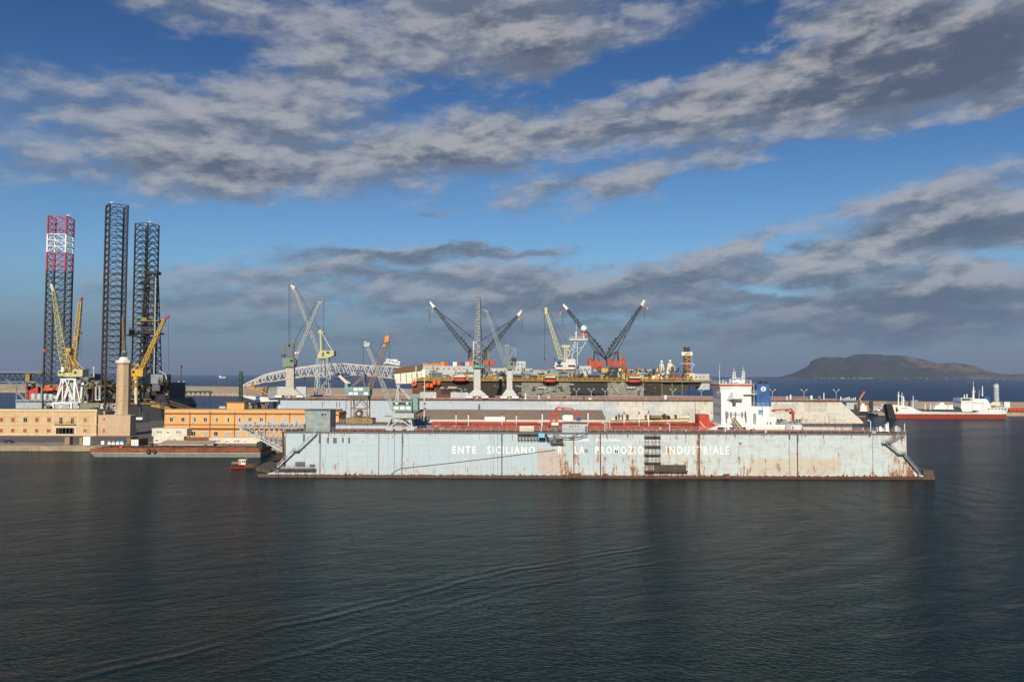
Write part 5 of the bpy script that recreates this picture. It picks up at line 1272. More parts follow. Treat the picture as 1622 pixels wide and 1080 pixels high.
def crane_c():
    root, q = pillar_crane('concrete pillar crane with green cab at the left end of the far dock', DF, 457.5, 581, 629.5, 6.3, 6.3, 21, 616, M('weathered_concrete_pillar', (0.46,0.43,0.36), 0.8, var=0.2, rust=0.2))
    mb = MB(); q.box(mb, 437, 613.5, 452, 626, 2.5, 0, 5.6); q.box(mb, 464, 612.5, 480, 626, 2.5, 0, 5.6); q.box(mb,434.5,612.5,481,614,3,0,5.4); mb.build('winch_house', m_grey, root)
    mb = MB(); q.box(mb, 447, 567, 465, 580.9, 7, 0, 0.5); q.box(mb, 444.5, 561, 450.5, 565, 2, 1, 1); h = mb.build('cab', [m_green, m_dgreen], root)
    w = MB(); q.box(w, 459, 569.5, 464, 573, 0.1, 0, 0.38); w.build('window', m_glass, h)
    mb = MB(); q.box(mb, 464.8, 569, 467.5, 577, 3, 0, 1.5); mb.build('slewing_drum', m_dgrey, root)
    mb = MB(); q.bar(mb,(447.7,566.5),(447.7,545),1.2,0,3); q.bar(mb,(448,546),(464,566),1.2,0,3); q.bar(mb,(447,545),(450,545),1.5,0,3); q.lat(mb,(462,567),(463,541),2.6,2.2,6,0.5,0,3); q.box(mb,460.5,539,466.5,543,1.6,0,2.3); q.bar(mb,(458,558),(463,560),1,0,3); mb.build('a_frame', m_brownboom, root)
    mb = MB(); q.lat(mb,(466,569),(503,481),3.4,2.6,18,0.42,0,3,wm=4.6); q.bar(mb,(503,481),(510,476),1.6,0,3); q.bar(mb,(498.5,479),(505,477),1.6,0,3); mb.build('boom', m_boomgrey, root)
    mb = MB(); q.box(mb, 464.8, 557.5, 471.5, 560, 0.8, 0, 2.5); mb.build('boom_sign', m_white, root)
    mb = MB(); p = q.p(510.5,476,2.6); mb.tube(p, p+Vector((0,0.9,0)), 0.55, None, 10); p = q.p(499.5,478.5,2.6); mb.tube(p, p+Vector((0,0.9,0)), 0.55, None, 10); mb.build('boom_head', m_dgrey, root)
    mb = MB(); q.tube(mb,(499,479),(464.5,541),0.17,0,2.5,4); q.tube(mb,(496,484),(462.5,541),0.17,0,3.6,4); hook(mb,q,511,477,553,3); mb.build('cable', m_rope, root)
crane_c()

def crane_d():
    D = DF+49; q = Q(D)
    root = T('dock_crane', 'pale green crane whose long boom leans left, standing on lattice legs behind the arched truss', 'crane', (P(510,630,D).x, D+3, ZTF))
    mb = MB()
    for dy in (0, 5):
        for a, b in (((498,626),(501.5,567)),((518,626),(516.5,567)),((502.5,626),(504,567)),((522,626),(519,567))): q.bar(mb,a,b,1.0,0,dy)
        q.bar(mb,(498,626),(522,596),0.8,0,dy); q.bar(mb,(500,598),(520,626),0.8,0,dy); q.bar(mb,(500,597),(520,597),1.0,0,dy); q.bar(mb,(497,626),(523,626),1.2,0,dy); q.bar(mb,(501,567.5),(519,567.5),1.0,0,dy)
    q.lat(mb,(510,597),(510,567),8,4,5,0.8,0,2.5); mb.build('lattice_legs', m_grey, root)
    mb = MB(); q.prism(mb,[(503,566.6),(502.5,563.5),(507,555.5),(528.8,555.5),(528.8,563.5),(519,566.6)],7,0,0); h = mb.build('machinery_house', m_pyellow, root)
    w = MB(); q.box(w, 517.5, 557, 522, 560, 0.1, 0, -0.12); w.build('window', m_glass, h)
    w = MB(); q.box(w, 510, 558, 513.5, 564, 0.1, 0, -0.12); w.build('door', m_dgrey, h)
    mb = MB(); q.bar(mb,(507.5,555.4),(506.5,525),2.4,0,2); q.bar(mb,(508,526),(525,555.4),1.3,0,2); q.box(mb,502,525,511.5,526.6,1.5,0,1.5); q.box(mb,504,522,508.5,524.9,1.2,0,1.5); mb.build('a_frame', m_pyellow, root)
    mb = MB(); q.lat(mb,(506,564),(465,458),4.0,2.2,24,0.42,0,2.5,wm=4.6); mb.build('boom', m_boomgrey, root)
    mb = MB(); q.prism(mb,[(463.5,459.5),(466.5,454),(459,449.5),(457,450.5),(460.5,455)],1.5,0,2.0); p=q.p(457.4,450,1.8); mb.tube(p,p+Vector((0,1.6,0)),0.8,None,10,1); mb.build('boom_head', [m_cream, m_dgrey], root)
    mb = MB(); q.tube(mb,(467,455),(505,524),0.17,0,2.2,4); q.tube(mb,(468.5,457),(506.5,524),0.17,0,3.5,4); hook(mb,q,455.8,451,548,2.4); hook(mb,q,457.8,451,548,3.0); q.box(mb,455,545,458,549,0.8,0,2.4); hook(mb,q,511,526,550,3.0); mb.build('cable', m_rope, root)
crane_d()

def crane_e():
    root, q = pillar_crane('tallest white pillar crane, its pale boom pointing at the viewer', DF, 755.5, 582.5, 630.5, 5.3, 5.3, 16.5, 618, M('dull_white_pillar', (0.50,0.50,0.47), 0.7, var=0.15, rust=0.2))
    mb = MB(); q.box(mb, 748, 569, 766, 582.4, 7, 0, 0); q.box(mb, 750,560,761,569,3,1,3); h = mb.build('cab', [m_teal, m_dgrey], root)
    mb = MB(); q.box(mb, 748.8, 540, 751.2, 569, 1, 0, 2.5); q.box(mb, 761.8, 541, 763.2, 569, 1, 0, 2.5); q.bar(mb,(749,541),(763,541),1.0,0,2.5); mb.build('a_frame', m_cream, root)
    P0 = q.p(756.5, 572, -1); P1 = q.p(758, 474, -26)
    # boom rises toward the viewer
    d1 = DF-22; q1 = Q(d1); P1 = q1.p(757.8, 473)
    mb = MB(); mb.lattice(P0, P1, 13*q.s, 3.6*q1.s, 22, 0.26, 0, side=(1,0,0)); mb.build('boom', m_boomgrey, root)
    mb = MB(); q1.box(mb, 754.7, 470, 761, 476, 1.2, 0, 0); q1.bar(mb,(760.5,468),(760.5,471),0.5,0,0); mb.build('boom_head', m_dgrey, root)
    mb = MB(); q1.box(mb, 756.5, 521, 759, 525, 1.0, 0, 10); mb.build('boom_cabin', m_cream, root)
    mb = MB(); mb.tube(q1.p(760,474), q.p(763,541,2.5), 0.12, None, 4); mb.tube(q1.p(761.2,474), q1.p(761.2,583), 0.10, None, 4); mb.build('cable', m_rope, root)
crane_e()

def crane_f():
    root, q = pillar_crane('shorter white pillar crane with green cab and grey boom leaning left', DF+0.0, 807, 585, 631, 4.3, 4.6, 13, 617, _M['dull_white_pillar'])
    mb = MB(); q.box(mb, 804, 573, 815.5, 584.9, 6, 0, 0.4); q.box(mb, 810.5,566.5,818,573,3,1,2); h = mb.build('cab', [m_green, m_black], root)
    w = MB(); q.box(w, 808.5, 575, 812.5, 578, 0.1, 0, 0.28); w.build('window', m_glass, h)
    mb = MB(); q.lat(mb,(803,580),(802.5,548),4.2,4.2,7,0.6,0,3); q.box(mb,799.5,545.5,806.5,549,1.8,0,2.2); q.bar(mb,(805,550),(816.5,552),1.1,0,3); q.bar(mb,(816.5,551.5),(816.5,570),1.3,0,3); q.bar(mb,(805.5,569),(816,552.5),1.4,0,3); mb.build('a_frame', m_mgrey, root)
    mb = MB(); q.lat(mb,(800,577),(771,494),4.4,2.6,17,0.5,0,3,wm=5); q.bar(mb,(771,494),(764.5,490),2.0,0,3); q.bar(mb,(767,490.5),(774,492.5),2.0,0,3); mb.build('boom', m_mgrey, root)
    mb = MB(); q.tube(mb,(774,492),(800,546),0.17,0,2.5,4); q.tube(mb,(776,494),(804,546),0.17,0,3.5,4); mb.build('cable', m_rope, root)
    mb = MB(); q.bar(mb,(800,580),(804,584),2.4,0,1.2); mb.build('slewing_drum', m_dyellow, root)
crane_f()

# ================================================================== pipelay barge behind the far dock
def make_barge_ship():
    D = 562.0; q = Q(D, True); X = lambda px: P(px, 600, D).x
    root = T('pipelay_vessel', 'huge cluttered grey and black pipelay vessel with tall black cranes behind the far dock', 'vessel', (X(890), D, 0))
    r = random.Random(77)
    m_hull = M('dark_brown_hull', (0.035,0.028,0.022), 0.8, var=0.45, rust=0.3)
    m_pale = M('stained_grey_hull', (0.24,0.245,0.20), 0.75, var=0.4, rust=0.45)
    # lower hull segments between x=652 and x=1090
    segs = [(655,700,604,629,m_rust),(700,742,604,629,m_hull),(742,826,604,630,m_hull),(826,903,604,631,m_pale),(903,962.5,604,623,m_black),(962.5,1020,604,629,m_pale),(1020,1048,604,630,m_hull)]
    for x0,x1,y0,y1,mt in segs:
        mb = MB(); q.box(mb, x0+0.02, y0, x1-0.02, 645 if y1 > 625 else y1, 30, 0, 2); mb.build('hull_segment', mt, root)
    mb = MB(); q.prism(mb, [(903,623),(938,623),(925,645),(903,645)], 28, 0, 3); q.prism(mb, [(940,623),(962,623),(962,645),(955,638)], 28, 0, 3); mb.build('hull_leg', m_hull, root)
    mb = MB(); q.prism(mb, [(1048,606),(1092,606),(1090,617),(1048,626)], 26, 0, 4); mb.build('hull_segment', M('dark_olive_hull', (0.05,0.055,0.03), 0.8, var=0.4, rust=0.2), root)  # dark olive hull section towards the stern
    for px in (1048.5,1064.5,1080.5):
        mb = MB(); q.tube(mb,(px,607),(px,628),1.0,0,1.5); mb.build('hull_strut', m_brownboom, root)
    mb = MB(); q.box(mb, 1092, 606, 1112, 612, 20, 0, 3); q.tube(mb,(1092,607),(1092,630),0.5,0,6); mb.build('stern_overhang', m_black, root)
    mb = MB(); q.prism(mb, [(1111.5,607),(1124,607),(1124,617),(1106,617)], 10, 0, 2); mb.build('stern_box', m_grey, root)
    # belt of main deck
    mb = MB(); q.box(mb, 656, 601.5, 1126, 604, 34, 0, 0); mb.build('main_deck', m_dyellow, root)
    # white ramp and bulwark at the left
    mb = MB(); q.prism(mb, [(624,591.5),(668,586.5),(668,597),(652,607),(627,608)], 20, 0, 1); mb.build('bow_ramp_casing', M('cream_casing_paint', (0.72,0.68,0.56), 0.6, var=0.10, rust=0.12), root)  # casing in its own cream colour
    mb = MB(); q.prism(mb, [(622.5,583.5),(668,577),(668,586.3),(623.5,591.3)], 18, 0, 0); mb.build('ramp_parapet', M('brown_weathered_boards', (0.16,0.085,0.045), 0.85, var=0.3, rust=0.3), root)
    for k in range(4):
        mb = MB(); q.tube(mb, (634+k*9,591),(635+k*9,606),0.35,0,0.4); mb.build('ramp_rib', m_brown, root)
    mb = MB(); q.tube(mb, (659,604),(659,580),1.0,0,-0.5,8,0.6); mb.build('ramp_post', m_white, root)
    # block with name
    mb = MB(); q.box(mb, 668.2, 579.5, 750, 597.5, 22, 0, 3); blk = mb.build('deckhouse', m_grey, root)
    word('CASTORO', 670, 581.6, 689, 584.9, D+3, m_dgrey, root, off=0.05); word('7', 690.5, 581.6, 692.6, 584.9, D+3, m_dgrey, root, off=0.05)
    for px in (695,711,727.5):
        w = MB(); q.box(w, px-1.8, 581.7, px+1.8, 585.6, 0.1, 0, 2.85); w.build('orange_hatch', m_dorange, blk)
    for px, y in ((703,583),(719,583),(735,583.5)):
        w = MB(); q.box(w, px-1.6, y, px+1.6, y+1.4, 0.1, 0, 2.85); w.build('vent_louvre', m_dgrey, blk)
    mb = MB()
    for a, b in (((720,590),(722,590)),((722,583.5),(722,590)),((722,590),(741,590)),((741,584),(741,592))): q.tube(mb,a,b,0.5,0,2.0)
    mb.build('piping', m_mgrey, root)
    mb = MB(); q.box(mb, 668, 585, 674, 597.4, 2, 0, 1.0); mb.build('stair_tower', m_white, root)
    # blocks along the deck to the right
    blocks = [(777,806,583,600,m_grey),(806,826,580,592,m_grey),(826,845,588.5,600,m_mgrey),(818,832.5,572,583,m_grey),(832,843,583.5,592,m_grey),(845,866,586,592,m_grey),(845,870,592,598,m_mgrey),
              (866,915.5,585,595,m_mgrey),(917.5,936.5,579.5,592,m_grey),(962,992,588,600,m_black),(964,985,582,600,m_black),(996,1002.5,585,594,m_white),(1009,1021,585,592,m_grey),(1022,1032.5,585,592,m_grey),(1100,1123.5,592,602,m_grey),(1086,1100,591,603,m_cream),(748,765,578,600,m_black),(765,777,588,600,m_dgrey)]
    for i,(x0,x1,y0,y1,mt) in enumerate(blocks):
        mb = MB(); dy = r.uniform(3, 6); q.box(mb, x0, y0, x1, y1, r.uniform(5, 14), 0, dy)
        for k in range(int((x1-x0)/6)): q.box(mb, x0+2+k*6, y0+(y1-y0)*0.35, x0+4+k*6, y0+(y1-y0)*0.6, 0.1, 1, dy-0.11) if mt is m_grey else None
        mb.build('deckhouse', [mt, m_dgrey], root)
    mb = MB(); q.box(mb, 664, 597.5, 1124, 601.4, 0.0+14, 0, 8); mb.build('deck_casing', m_dgrey, root)
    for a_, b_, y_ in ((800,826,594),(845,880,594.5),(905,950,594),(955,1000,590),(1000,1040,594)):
        mb = MB(); q.box(mb, a_, y_, b_, 599, 3, 0, 2.3); mb.build('deck_shadow_box', m_black, root)  # black boxes stand in for shadow among the deckhouses
    # bridge
    mb = MB(); q.prism(mb, [(880,585),(877,578),(912,578),(912,585)], 10, 0, 2); q.box(mb, 879, 573.5, 912, 577.9, 8, 0, 3); q.box(mb, 896,568.8,911.5,573.4,6,0,4); br = mb.build('bridge_house', M('off_white_bridge', (0.56,0.56,0.52), 0.6, var=0.15, rust=0.15), root)
    for x0,x1 in ((881,891),(900,911)): w = MB(); q.box(w, x0, 578.2, x1, 580.8, 0.1, 0, 1.85); w.build('window', m_glass, br)
    mb = MB(); mb.ball(q.p(885.5,573,2), 1.5, 0, 10); mb.build('blue_dome', m_blue, root)
    # lattice mast with radome platform
    mb = MB(); 
    for a, b in (((899,567),(911,540)),((905,570),(912,540)),((914.5,579),(914.5,540)),((915.5,562),(928,541))): q.bar(mb,a,b,1.2,0,6)
    for a, b in (((901,563),(914,555)),((904,556),(914,549)),((908,549),(914,545)),((914.5,552),(924,549))): q.bar(mb,a,b,0.8,0,6)
    mb.build('mast_frame', m_grey, root)
    mb = MB(); q.box(mb, 902, 536.5, 931, 538.8, 5, 0, 4); mb.rail([q.p(902,536.5,4), q.p(931,536.5,4)], 1.5, 2, 0.15); mb.build('mast_platform', m_cream, root)
    mb = MB(); p = q.p(924.7, 520.5, 6); mb.lathe(p, [(0.3,-2.5)]+[(2.45*math.sin(PI*k/10), -2.45*math.cos(PI*k/10)) for k in range(1,10)]+[(0.2,2.45)], 18, 0); mb.build('radome', m_clean, root)
    mb = MB(); q.tube(mb,(924.5,536),(924.5,527),1.0,0,6); q.box(mb,920,529,930,531.5,2,1,5.5); mb.build('radome_mount', [m_clean, m_orange], root); mb = MB(); q.tube(mb,(912.5,536),(912.5,529),1.0,0,6); mb.ball(q.p(912.6,527.5,6),0.9); q.tube(mb,(912.6,527),(913.0,513),0.25,0,6); mb.build('antenna_mount', [m_clean, m_orange], root)
    # small radomes
    for px, y0, w in ((1048,573,3.5),(1061.3,572,4)):
        mb = MB(); q.box(mb, px-w, y0+4, px+w, 588, 4, 0, 4); q.box(mb, px-w*0.8, y0+3, px+w*0.8, y0+3.9, 3.4, 0, 4.3); mb.build('dome_house', m_cream, root)
        mb = MB(); mb.ball(q.p(px, y0, 6), 1.05, 0, 12); q.tube(mb,(px,y0+3),(px,y0+1),0.7,0,6); mb.build('radome', m_clean, root)
    for px in (1051.5, 1057):
        mb = MB(); q.tube(mb,(px,596),(px,582),1.0,0,3,8); mb.build('deck_vent', m_white, root)
    # stack tower near the right end
    mb = MB(); q.lat(mb,(1088,600),(1088,551),7,6.5,12,1.2,0,6)
    q.box(mb, 1083,556,1084.6,594,1,0,4.5); mb.build('stack_tower', m_brown, root)
    mb = MB()
    for k in range(5): q.tube(mb,(1083.5+k*2,600),(1083.5+k*2+(0.5-k%2),549+(k*3%4)),0.9,0,6.5,6)
    mb.build('exhaust_pipe', m_black, root)
    mb = MB()
    for k in range(14): q.box(mb, 1085.2+2.8*(k%2), 560+k*2.7, 1089+2.8*(k%2), 561.6+k*2.7, 2, 0, 4)
    mb.build('ochre_panels', m_dorange, root)
    mb = MB(); q.box(mb, 1079.5,557.5,1097,563,5,0,4); q.box(mb, 1087,558.7,1094,562,0.1,1,3.88); mb.build('tower_collar', [m_clean, m_yellow], root)
    mb = MB(); q.bar(mb,(1078,575),(1100,577),1.2,0,4); q.bar(mb,(1100,577),(1093,586),0.8,0,4); q.bar(mb,(1096,558),(1096,590),0.6,0,4); mb.build('tower_bracket', m_grey, root)
    mb = MB(); q.tube(mb,(1034,590),(1034,576),0.3,0,4); q.box(mb,1033.5,575.5,1035.7,576.8,0.1,1,4); mb.build('flagstaff', [m_dgrey, m_legred], root)
    # yellow handrails and posts
    mb = MB(); mb.rail([q.p(656,601.5,-0.2), q.p(1126,601.5+1.0,-0.2)], 1.6, 3.5, 0.22); mb.build('railing', m_yellow, root)
    for k in range(46):
        px = r.uniform(664, 1100); h = r.uniform(4, 11)
        mb = MB(); mt = r.choice([m_yellow, m_yellow, m_dyellow, m_brown, m_dorange, m_dgrey, m_yellow])
        if r.random() < 0.6:
            q.box(mb, px-0.6, 601.4-h, px+0.6, 601.4, 0.5, 0, 0.6); q.bar(mb,(px,601.4-h),(px+r.choice([-3,3]),601.4-h-r.uniform(-1,2)),1.0,0,0.85); nm = 'davit_post'
        else: q.box(mb, px, 601.4-h*0.7, px+r.uniform(2,7), 601.4, 2, 0, r.uniform(0.5,2)); nm = 'deck_machine'
        mb.build(nm, mt, root)
    for k in range(70):
        px = r.uniform(668, 1096); y = r.uniform(588, 600); h = r.uniform(3, 12)
        mb = MB(); q.bar(mb,(px,y),(px+r.choice([0,0,0,4,-4]),y-h),r.uniform(0.5,1.1),0,r.uniform(0.5,3)); mb.build('deck_pole', r.choice([m_black,m_brown,m_yellow,m_dyellow,m_grey,m_dgrey]), root)
    for k in range(50):
        px = r.uniform(668, 1080); y = r.uniform(586, 600); w = r.uniform(6, 22)
        mb = MB(); q.tube(mb,(px,y),(px+w,y),r.uniform(0.4,0.8),0,r.uniform(0.8,3)); mb.build('pipe_run', r.choice([m_black,m_brown,m_dyellow,m_rust,m_dgrey,m_mgrey]), root)
    for k in range(90):
        px = r.uniform(750, 1086); w = r.uniform(1.5, 6); h = r.uniform(2, 8); yb = r.choice([588, 592, 597, 601])
        mb = MB(); q.box(mb, px, yb-h, px+w, yb, 2.5, 0, r.uniform(1.5, 4))
        if r.random() < 0.3: q.tube(mb,(px+w/2,yb-h),(px+w/2,yb-h-r.uniform(2,4)),0.6,0,3)
        mb.build('deck_machine', r.choice([m_dgrey, m_mgrey, m_grey, m_black, m_brown, m_dyellow, m_dorange, m_rust, m_black, m_cream, m_yellow]), root)
    for k in range(26):
        px = r.uniform(1000, 1100); w = r.uniform(2, 7); h = r.uniform(2, 8)
        mb = MB(); q.box(mb, px, 600-h-r.choice([0,4]), px+w, 601, 2.5, 0, r.uniform(1, 4)); mb.build('deck_machine', r.choice([m_red, m_cream, m_white, m_orange, m_grey, m_yellow, m_redrust, m_cream]), root)
    # stained stuff on hull side: frames, painted notices, hoses
    for k in range(95):
        px = r.uniform(665, 1045); 
        if 903 < px < 962: continue
        mb = MB(); y = r.uniform(606, 624); q.box(mb, px, y, px+r.uniform(1,7), y+r.uniform(0.8,4), 0.6, 0, r.uniform(1.0,1.35)); mb.build('hull_fitting', r.choice([m_pale, m_pale, m_hull, m_brown, m_rust, m_mgrey, m_black]), root)
    for px, dx in ((713,12),(856,11),(996,11)):
        mb = MB(); q.box(mb, px-4, 611.3, px+dx, 616.2, 0.2, 0, 1.05); n = mb.build('notice_board', m_brown, root)
        mb = MB()
        for k in range(6): q.box(mb, px-3+k*2.3, 612.2, px-1.5+k*2.3, 615.0, 0.05, 0, 0.98)
        tag(mb.build('worn_lettering', m_cream, n), kind='stuff')
    mb = MB(); 
    for k in range(5):
        a, b = 967+k*2, 985+k; pts = [q.p(a+(b-a)*t/8, 603+(14+k*2)*4*(t/8)*(1-t/8), 0.5) for t in range(9)]; mb.path(pts, 0.13, 5)
    mb.build('hanging_hose', m_cream, root)
    # big fender balls at left
    for px, y, rr in ((655.5,607,4.2),(677,611,3.3),(683.5,611,3.3),(688,606.5,3.3),(695,606.7,3.3)):
        mb = MB(); p = q.p(px, y, -0.6)
        if rr > 4: mb.tube(p, p+Vector((0,2.4,0)), rr*q.s, None, 18, 0); mb.tube(p+Vector((0,-0.05,0)), p, rr*q.s*0.4, None, 12, 1)
        else: mb.lathe(p, [(0.4,-1.7),(1.2,-1.4),(1.45,-0.7),(1.45,0.7),(1.2,1.4),(0.4,1.7)], 14, 0)
        mb.build('red_fender', [m_orange, m_black], root)
    mb = MB(); q.box(mb,683,592,700,601.4,3,0,2); q.tube(mb,(715,600),(715,596),2.2,0,1,12); q.box(mb,704,595,712,601.4,2,0,1); mb.build('winch', m_dgrey, root)
    # crawler-style cranes on red houses (parts of the vessel)
    def kran(name, bx, by, tx, ty, px, py, hx0, hx1, hy0, hy1, dy, back, dark=m_black, head=True):
        b = MB(); q.box(b, hx0, hy0, hx1, hy1, 8, 0, dy-2); n = 6
        for k in range(n): q.box(b, hx0+(hx1-hx0)*(k+0.2)/n, hy1+0.01, hx0+(hx1-hx0)*(k+0.6)/n, hy1+1.4, 2, 1, dy-1.5)
        q.box(b, hx0+(hx1-hx0)*0.55 if back > 0 else hx0, hy0-5, hx1-1 if back > 0 else hx0+(hx1-hx0)*0.45, hy0-0.01, 4, 1, dy); 
        b.build('crane_house', [m_red, m_redrust], root)
        b = MB(); q.lat(b, (bx,by),(px,py), 4.5, 3.0, 20, 0.55, 0, dy, wm=6.6); f = 0.62; mx, my = bx+(px-bx)*0.34, by+(py-by)*0.34
        nx, ny = (py-by), -(px-bx); L = math.hypot(nx, ny); nx /= L; ny /= L
        if ny > 0: nx, ny = -nx, -ny
        for t0 in (0.18, 0.24, 0.30, 0.36): 
            cx, cy = bx+(px-bx)*t0, by+(py-by)*t0; q.box(b, cx+nx*4-1.6, cy+ny*4-2, cx+nx*4+1.6, cy+ny*4+2, 1.2, 0, dy)
        for t0 in (0.12,0.5,0.78): cx, cy = bx+(px-bx)*t0, by+(py-by)*t0; q.bar(b,(cx-nx*3,cy-ny*3),(cx+nx*5.5,cy+ny*5.5),0.9,0,dy)
        b.build('crane_boom', dark, root)
        b = MB(); q.lat(b, (px,py),(tx,ty), 3.2, 1.2, 3, 0.8, 0, dy); q.bar(b,(px,py),(tx,ty),1.6,0,dy); q.bar(b,(tx-0.8,ty),(tx+0.8,ty+0.8),1.4,1,dy-0.3); b.build('boom_tip', [m_clean, m_black], root)
        ax, ay = bx+back*20, by-14
        b = MB(); q.bar(b,(bx+back*3,by-2),(ax,ay),2.0,0,dy); q.bar(b,(ax,ay),(ax+back*2,by+4),2.2,0,dy); q.bar(b,(ax-back*2,ay+2),(bx+back*11,by+6),1.4,0,dy); b.build('crane_mast', dark, root)
        b = MB(); kx, ky = ax+(px-ax)*0.33, ay+(py-ay)*0.33
        q.tube(b,(ax,ay),(kx,ky),0.55,0,dy,5); q.tube(b,(kx,ky),(px,py),0.32,0,dy+0.5,4); q.tube(b,(kx,ky),(px+back*1.5,py+3),0.26,0,dy-0.5,4); q.bar(b,(kx-1,ky-0.8),(kx+1,ky+0.8),2.2,0,dy)
        s = -back
        hook(b,q,tx-s*0.0,ty,ty+34,dy,0,0.14); b.build('stay_cable', m_rope, root)
        for (hx, hy, sz) in ((px-s*0.5+s*-4.5*0, ty+13, 1.6),): pass
        b = MB(); hx = tx + back*4.2; c = q.p(hx, ty+14.5, dy-1); b.lathe(c, [(0.15,-1.5),(0.65,-0.4),(0.65,0.5),(0.15,1.4)], 10, 0); q.tube(b,(hx,ty+6),(hx,ty+12),0.2,1,dy-0.6); b.build('hook_block', [m_yellow, m_rope], root)
        b = MB(); c = q.p(tx, ty+11, dy); b.lathe(c, [(0.1,-0.8),(0.35,0),(0.1,0.8)], 8, 0); b.build('hook_weight', m_dorange, root)
    kran('a', 750,566, 680.5,477.5, 688,487, 735,749,572,579.5, 12, 1)
    kran('b', 764,566, 826.5,491.5, 820,500, 766.5,783,571.5,578.5, 18, -1)
    kran('c', 962,570, 891.5,481.8, 899,490, 932.5,957,572,579.5, 12, -1)
    kran('d', 958,570, 1021,474.5, 1016,484, 968,991.5,572,580, 18, 1)
    mb = MB(); q.box(mb, 936,579.5,955,586,7,0,10); q.box(mb,962,567,970,580,6,0,8); q.box(mb,985,582,995,588,3,0,3); mb.build('crane_pedestal', m_redrust, root)
    mb = MB(); q.box(mb, 948,583,964,590,3,0,5); q.bar(mb,(949,596),(964,590),1.6,0,5); mb.build('yellow_frame', m_yellow, root); mb = MB(); q.box(mb,985,592,990,601,2,0,2); mb.build('yellow_frame', m_yellow, root)
    for px, y0 in ((773,556),(982,558)):
        mb = MB(); q.box(mb, px-1, y0, px+1, 580, 1.5, 0, 11); mb.build('crane_exhaust', m_dyellow, root)
    # pale yellow crane
    mb = MB(); q.lat(mb,(889,571),(866,497),6,3.4,18,0.55,0,8,wm=6); mb.build('crane_boom', m_pyellow, root)
    mb = MB(); q.box(mb, 862.5, 487, 867, 497.5, 1.5, 0, 7.5); mb.build('boom_tip', m_pyellow, root)
    mb = MB(); q.lat(mb,(896,572),(896,550),4,4,5,0.8,0,8); q.box(mb,889.5,546.5,903,550,2,0,7); q.bar(mb,(899,551),(909,571),1.4,0,8); q.bar(mb,(897,572),(905,556),1.0,0,8); mb.build('crane_mast', m_pyellow, root)
    mb = MB(); q.tube(mb,(867,492),(891,547),0.22,0,7.5,4); q.tube(mb,(868,490),(900,547),0.22,0,8.5,4); hook(mb,q,862.6,490,566,7.5); q.bar(mb,(862.6,566),(862.6,571),1.3,0,7.5); q.tube(mb,(878.5,580),(878.5,568),0.4,0,6); q.box(mb,877.7,567,879.3,569.5,0.6,0,6); mb.build('stay_cable', m_rope, root)
    return root
ship = make_barge_ship()

# lifeboats hanging at the side
def lifeboats():
    D = 558.0; q = Q(D)
    for i, (px, w, y0, yh) in enumerate(((728.5,11.8,597.3,601.0),(871.5,11.5,598.3,602.6),(1005.5,11.5,598.8,603.0))):
        lab = ['red lifeboat hanging near the name on the grey deckhouse', 'red lifeboat hanging below the white bridge house', 'red lifeboat hanging right of the black crane pedestal'][i]
        root = T('lifeboat', lab, 'lifeboat', (q.p(px,yh).x, D, q.p(px,yh+4.5).z), 'lifeboats hanging along the pipelay vessel')
        vs = []; fs = []; n = 12; cx = q.p(px,yh).x; zc = q.p(px,yh).z; L = w*q.s; H = 4.4*q.s
        for k in range(n+1):
            t = -1+2*k/n; s_ = max((1-abs(t)**3.2), 0.05)**0.6
            for j in range(10):
                a = 2*PI*j/10; vs.append((cx+t*L, D+1.6+1.7*s_*math.cos(a), zc + (H*0.85*s_*math.sin(a) if math.sin(a) < 0 else H*0.45*s_**0.5*math.sin(a))))
        for k in range(n):
            for j in range(10): fs.append((k*10+j, k*10+(j+1)%10, (k+1)*10+(j+1)%10, (k+1)*10+j))
        fs += [tuple(range(10))[::-1], tuple(range(n*10, n*10+10))]
        mb = MB(); mb.add(vs, fs, 0, True); mb.build('hull', M('lifeboat_red', (0.52,0.06,0.035), 0.45, var=0.1), root)
        mb = MB(); q.box(mb, px-w*0.75, y0-2.6, px+w*0.72, y0-0.1, 2.2, 0, 0.5); mb.build('canopy', m_cream, root)
        mb = MB()
        for s in (-1, 1): q.box(mb, px+s*(w+0.5)-0.8, y0-5, px+s*(w+0.5)+0.8, y0+5, 1, 0, 1); 
        q.box(mb, px-w, y0-5, px+w, y0-4, 1, 0, 1); mb.build('davit', m_yellow, root)
lifeboats()

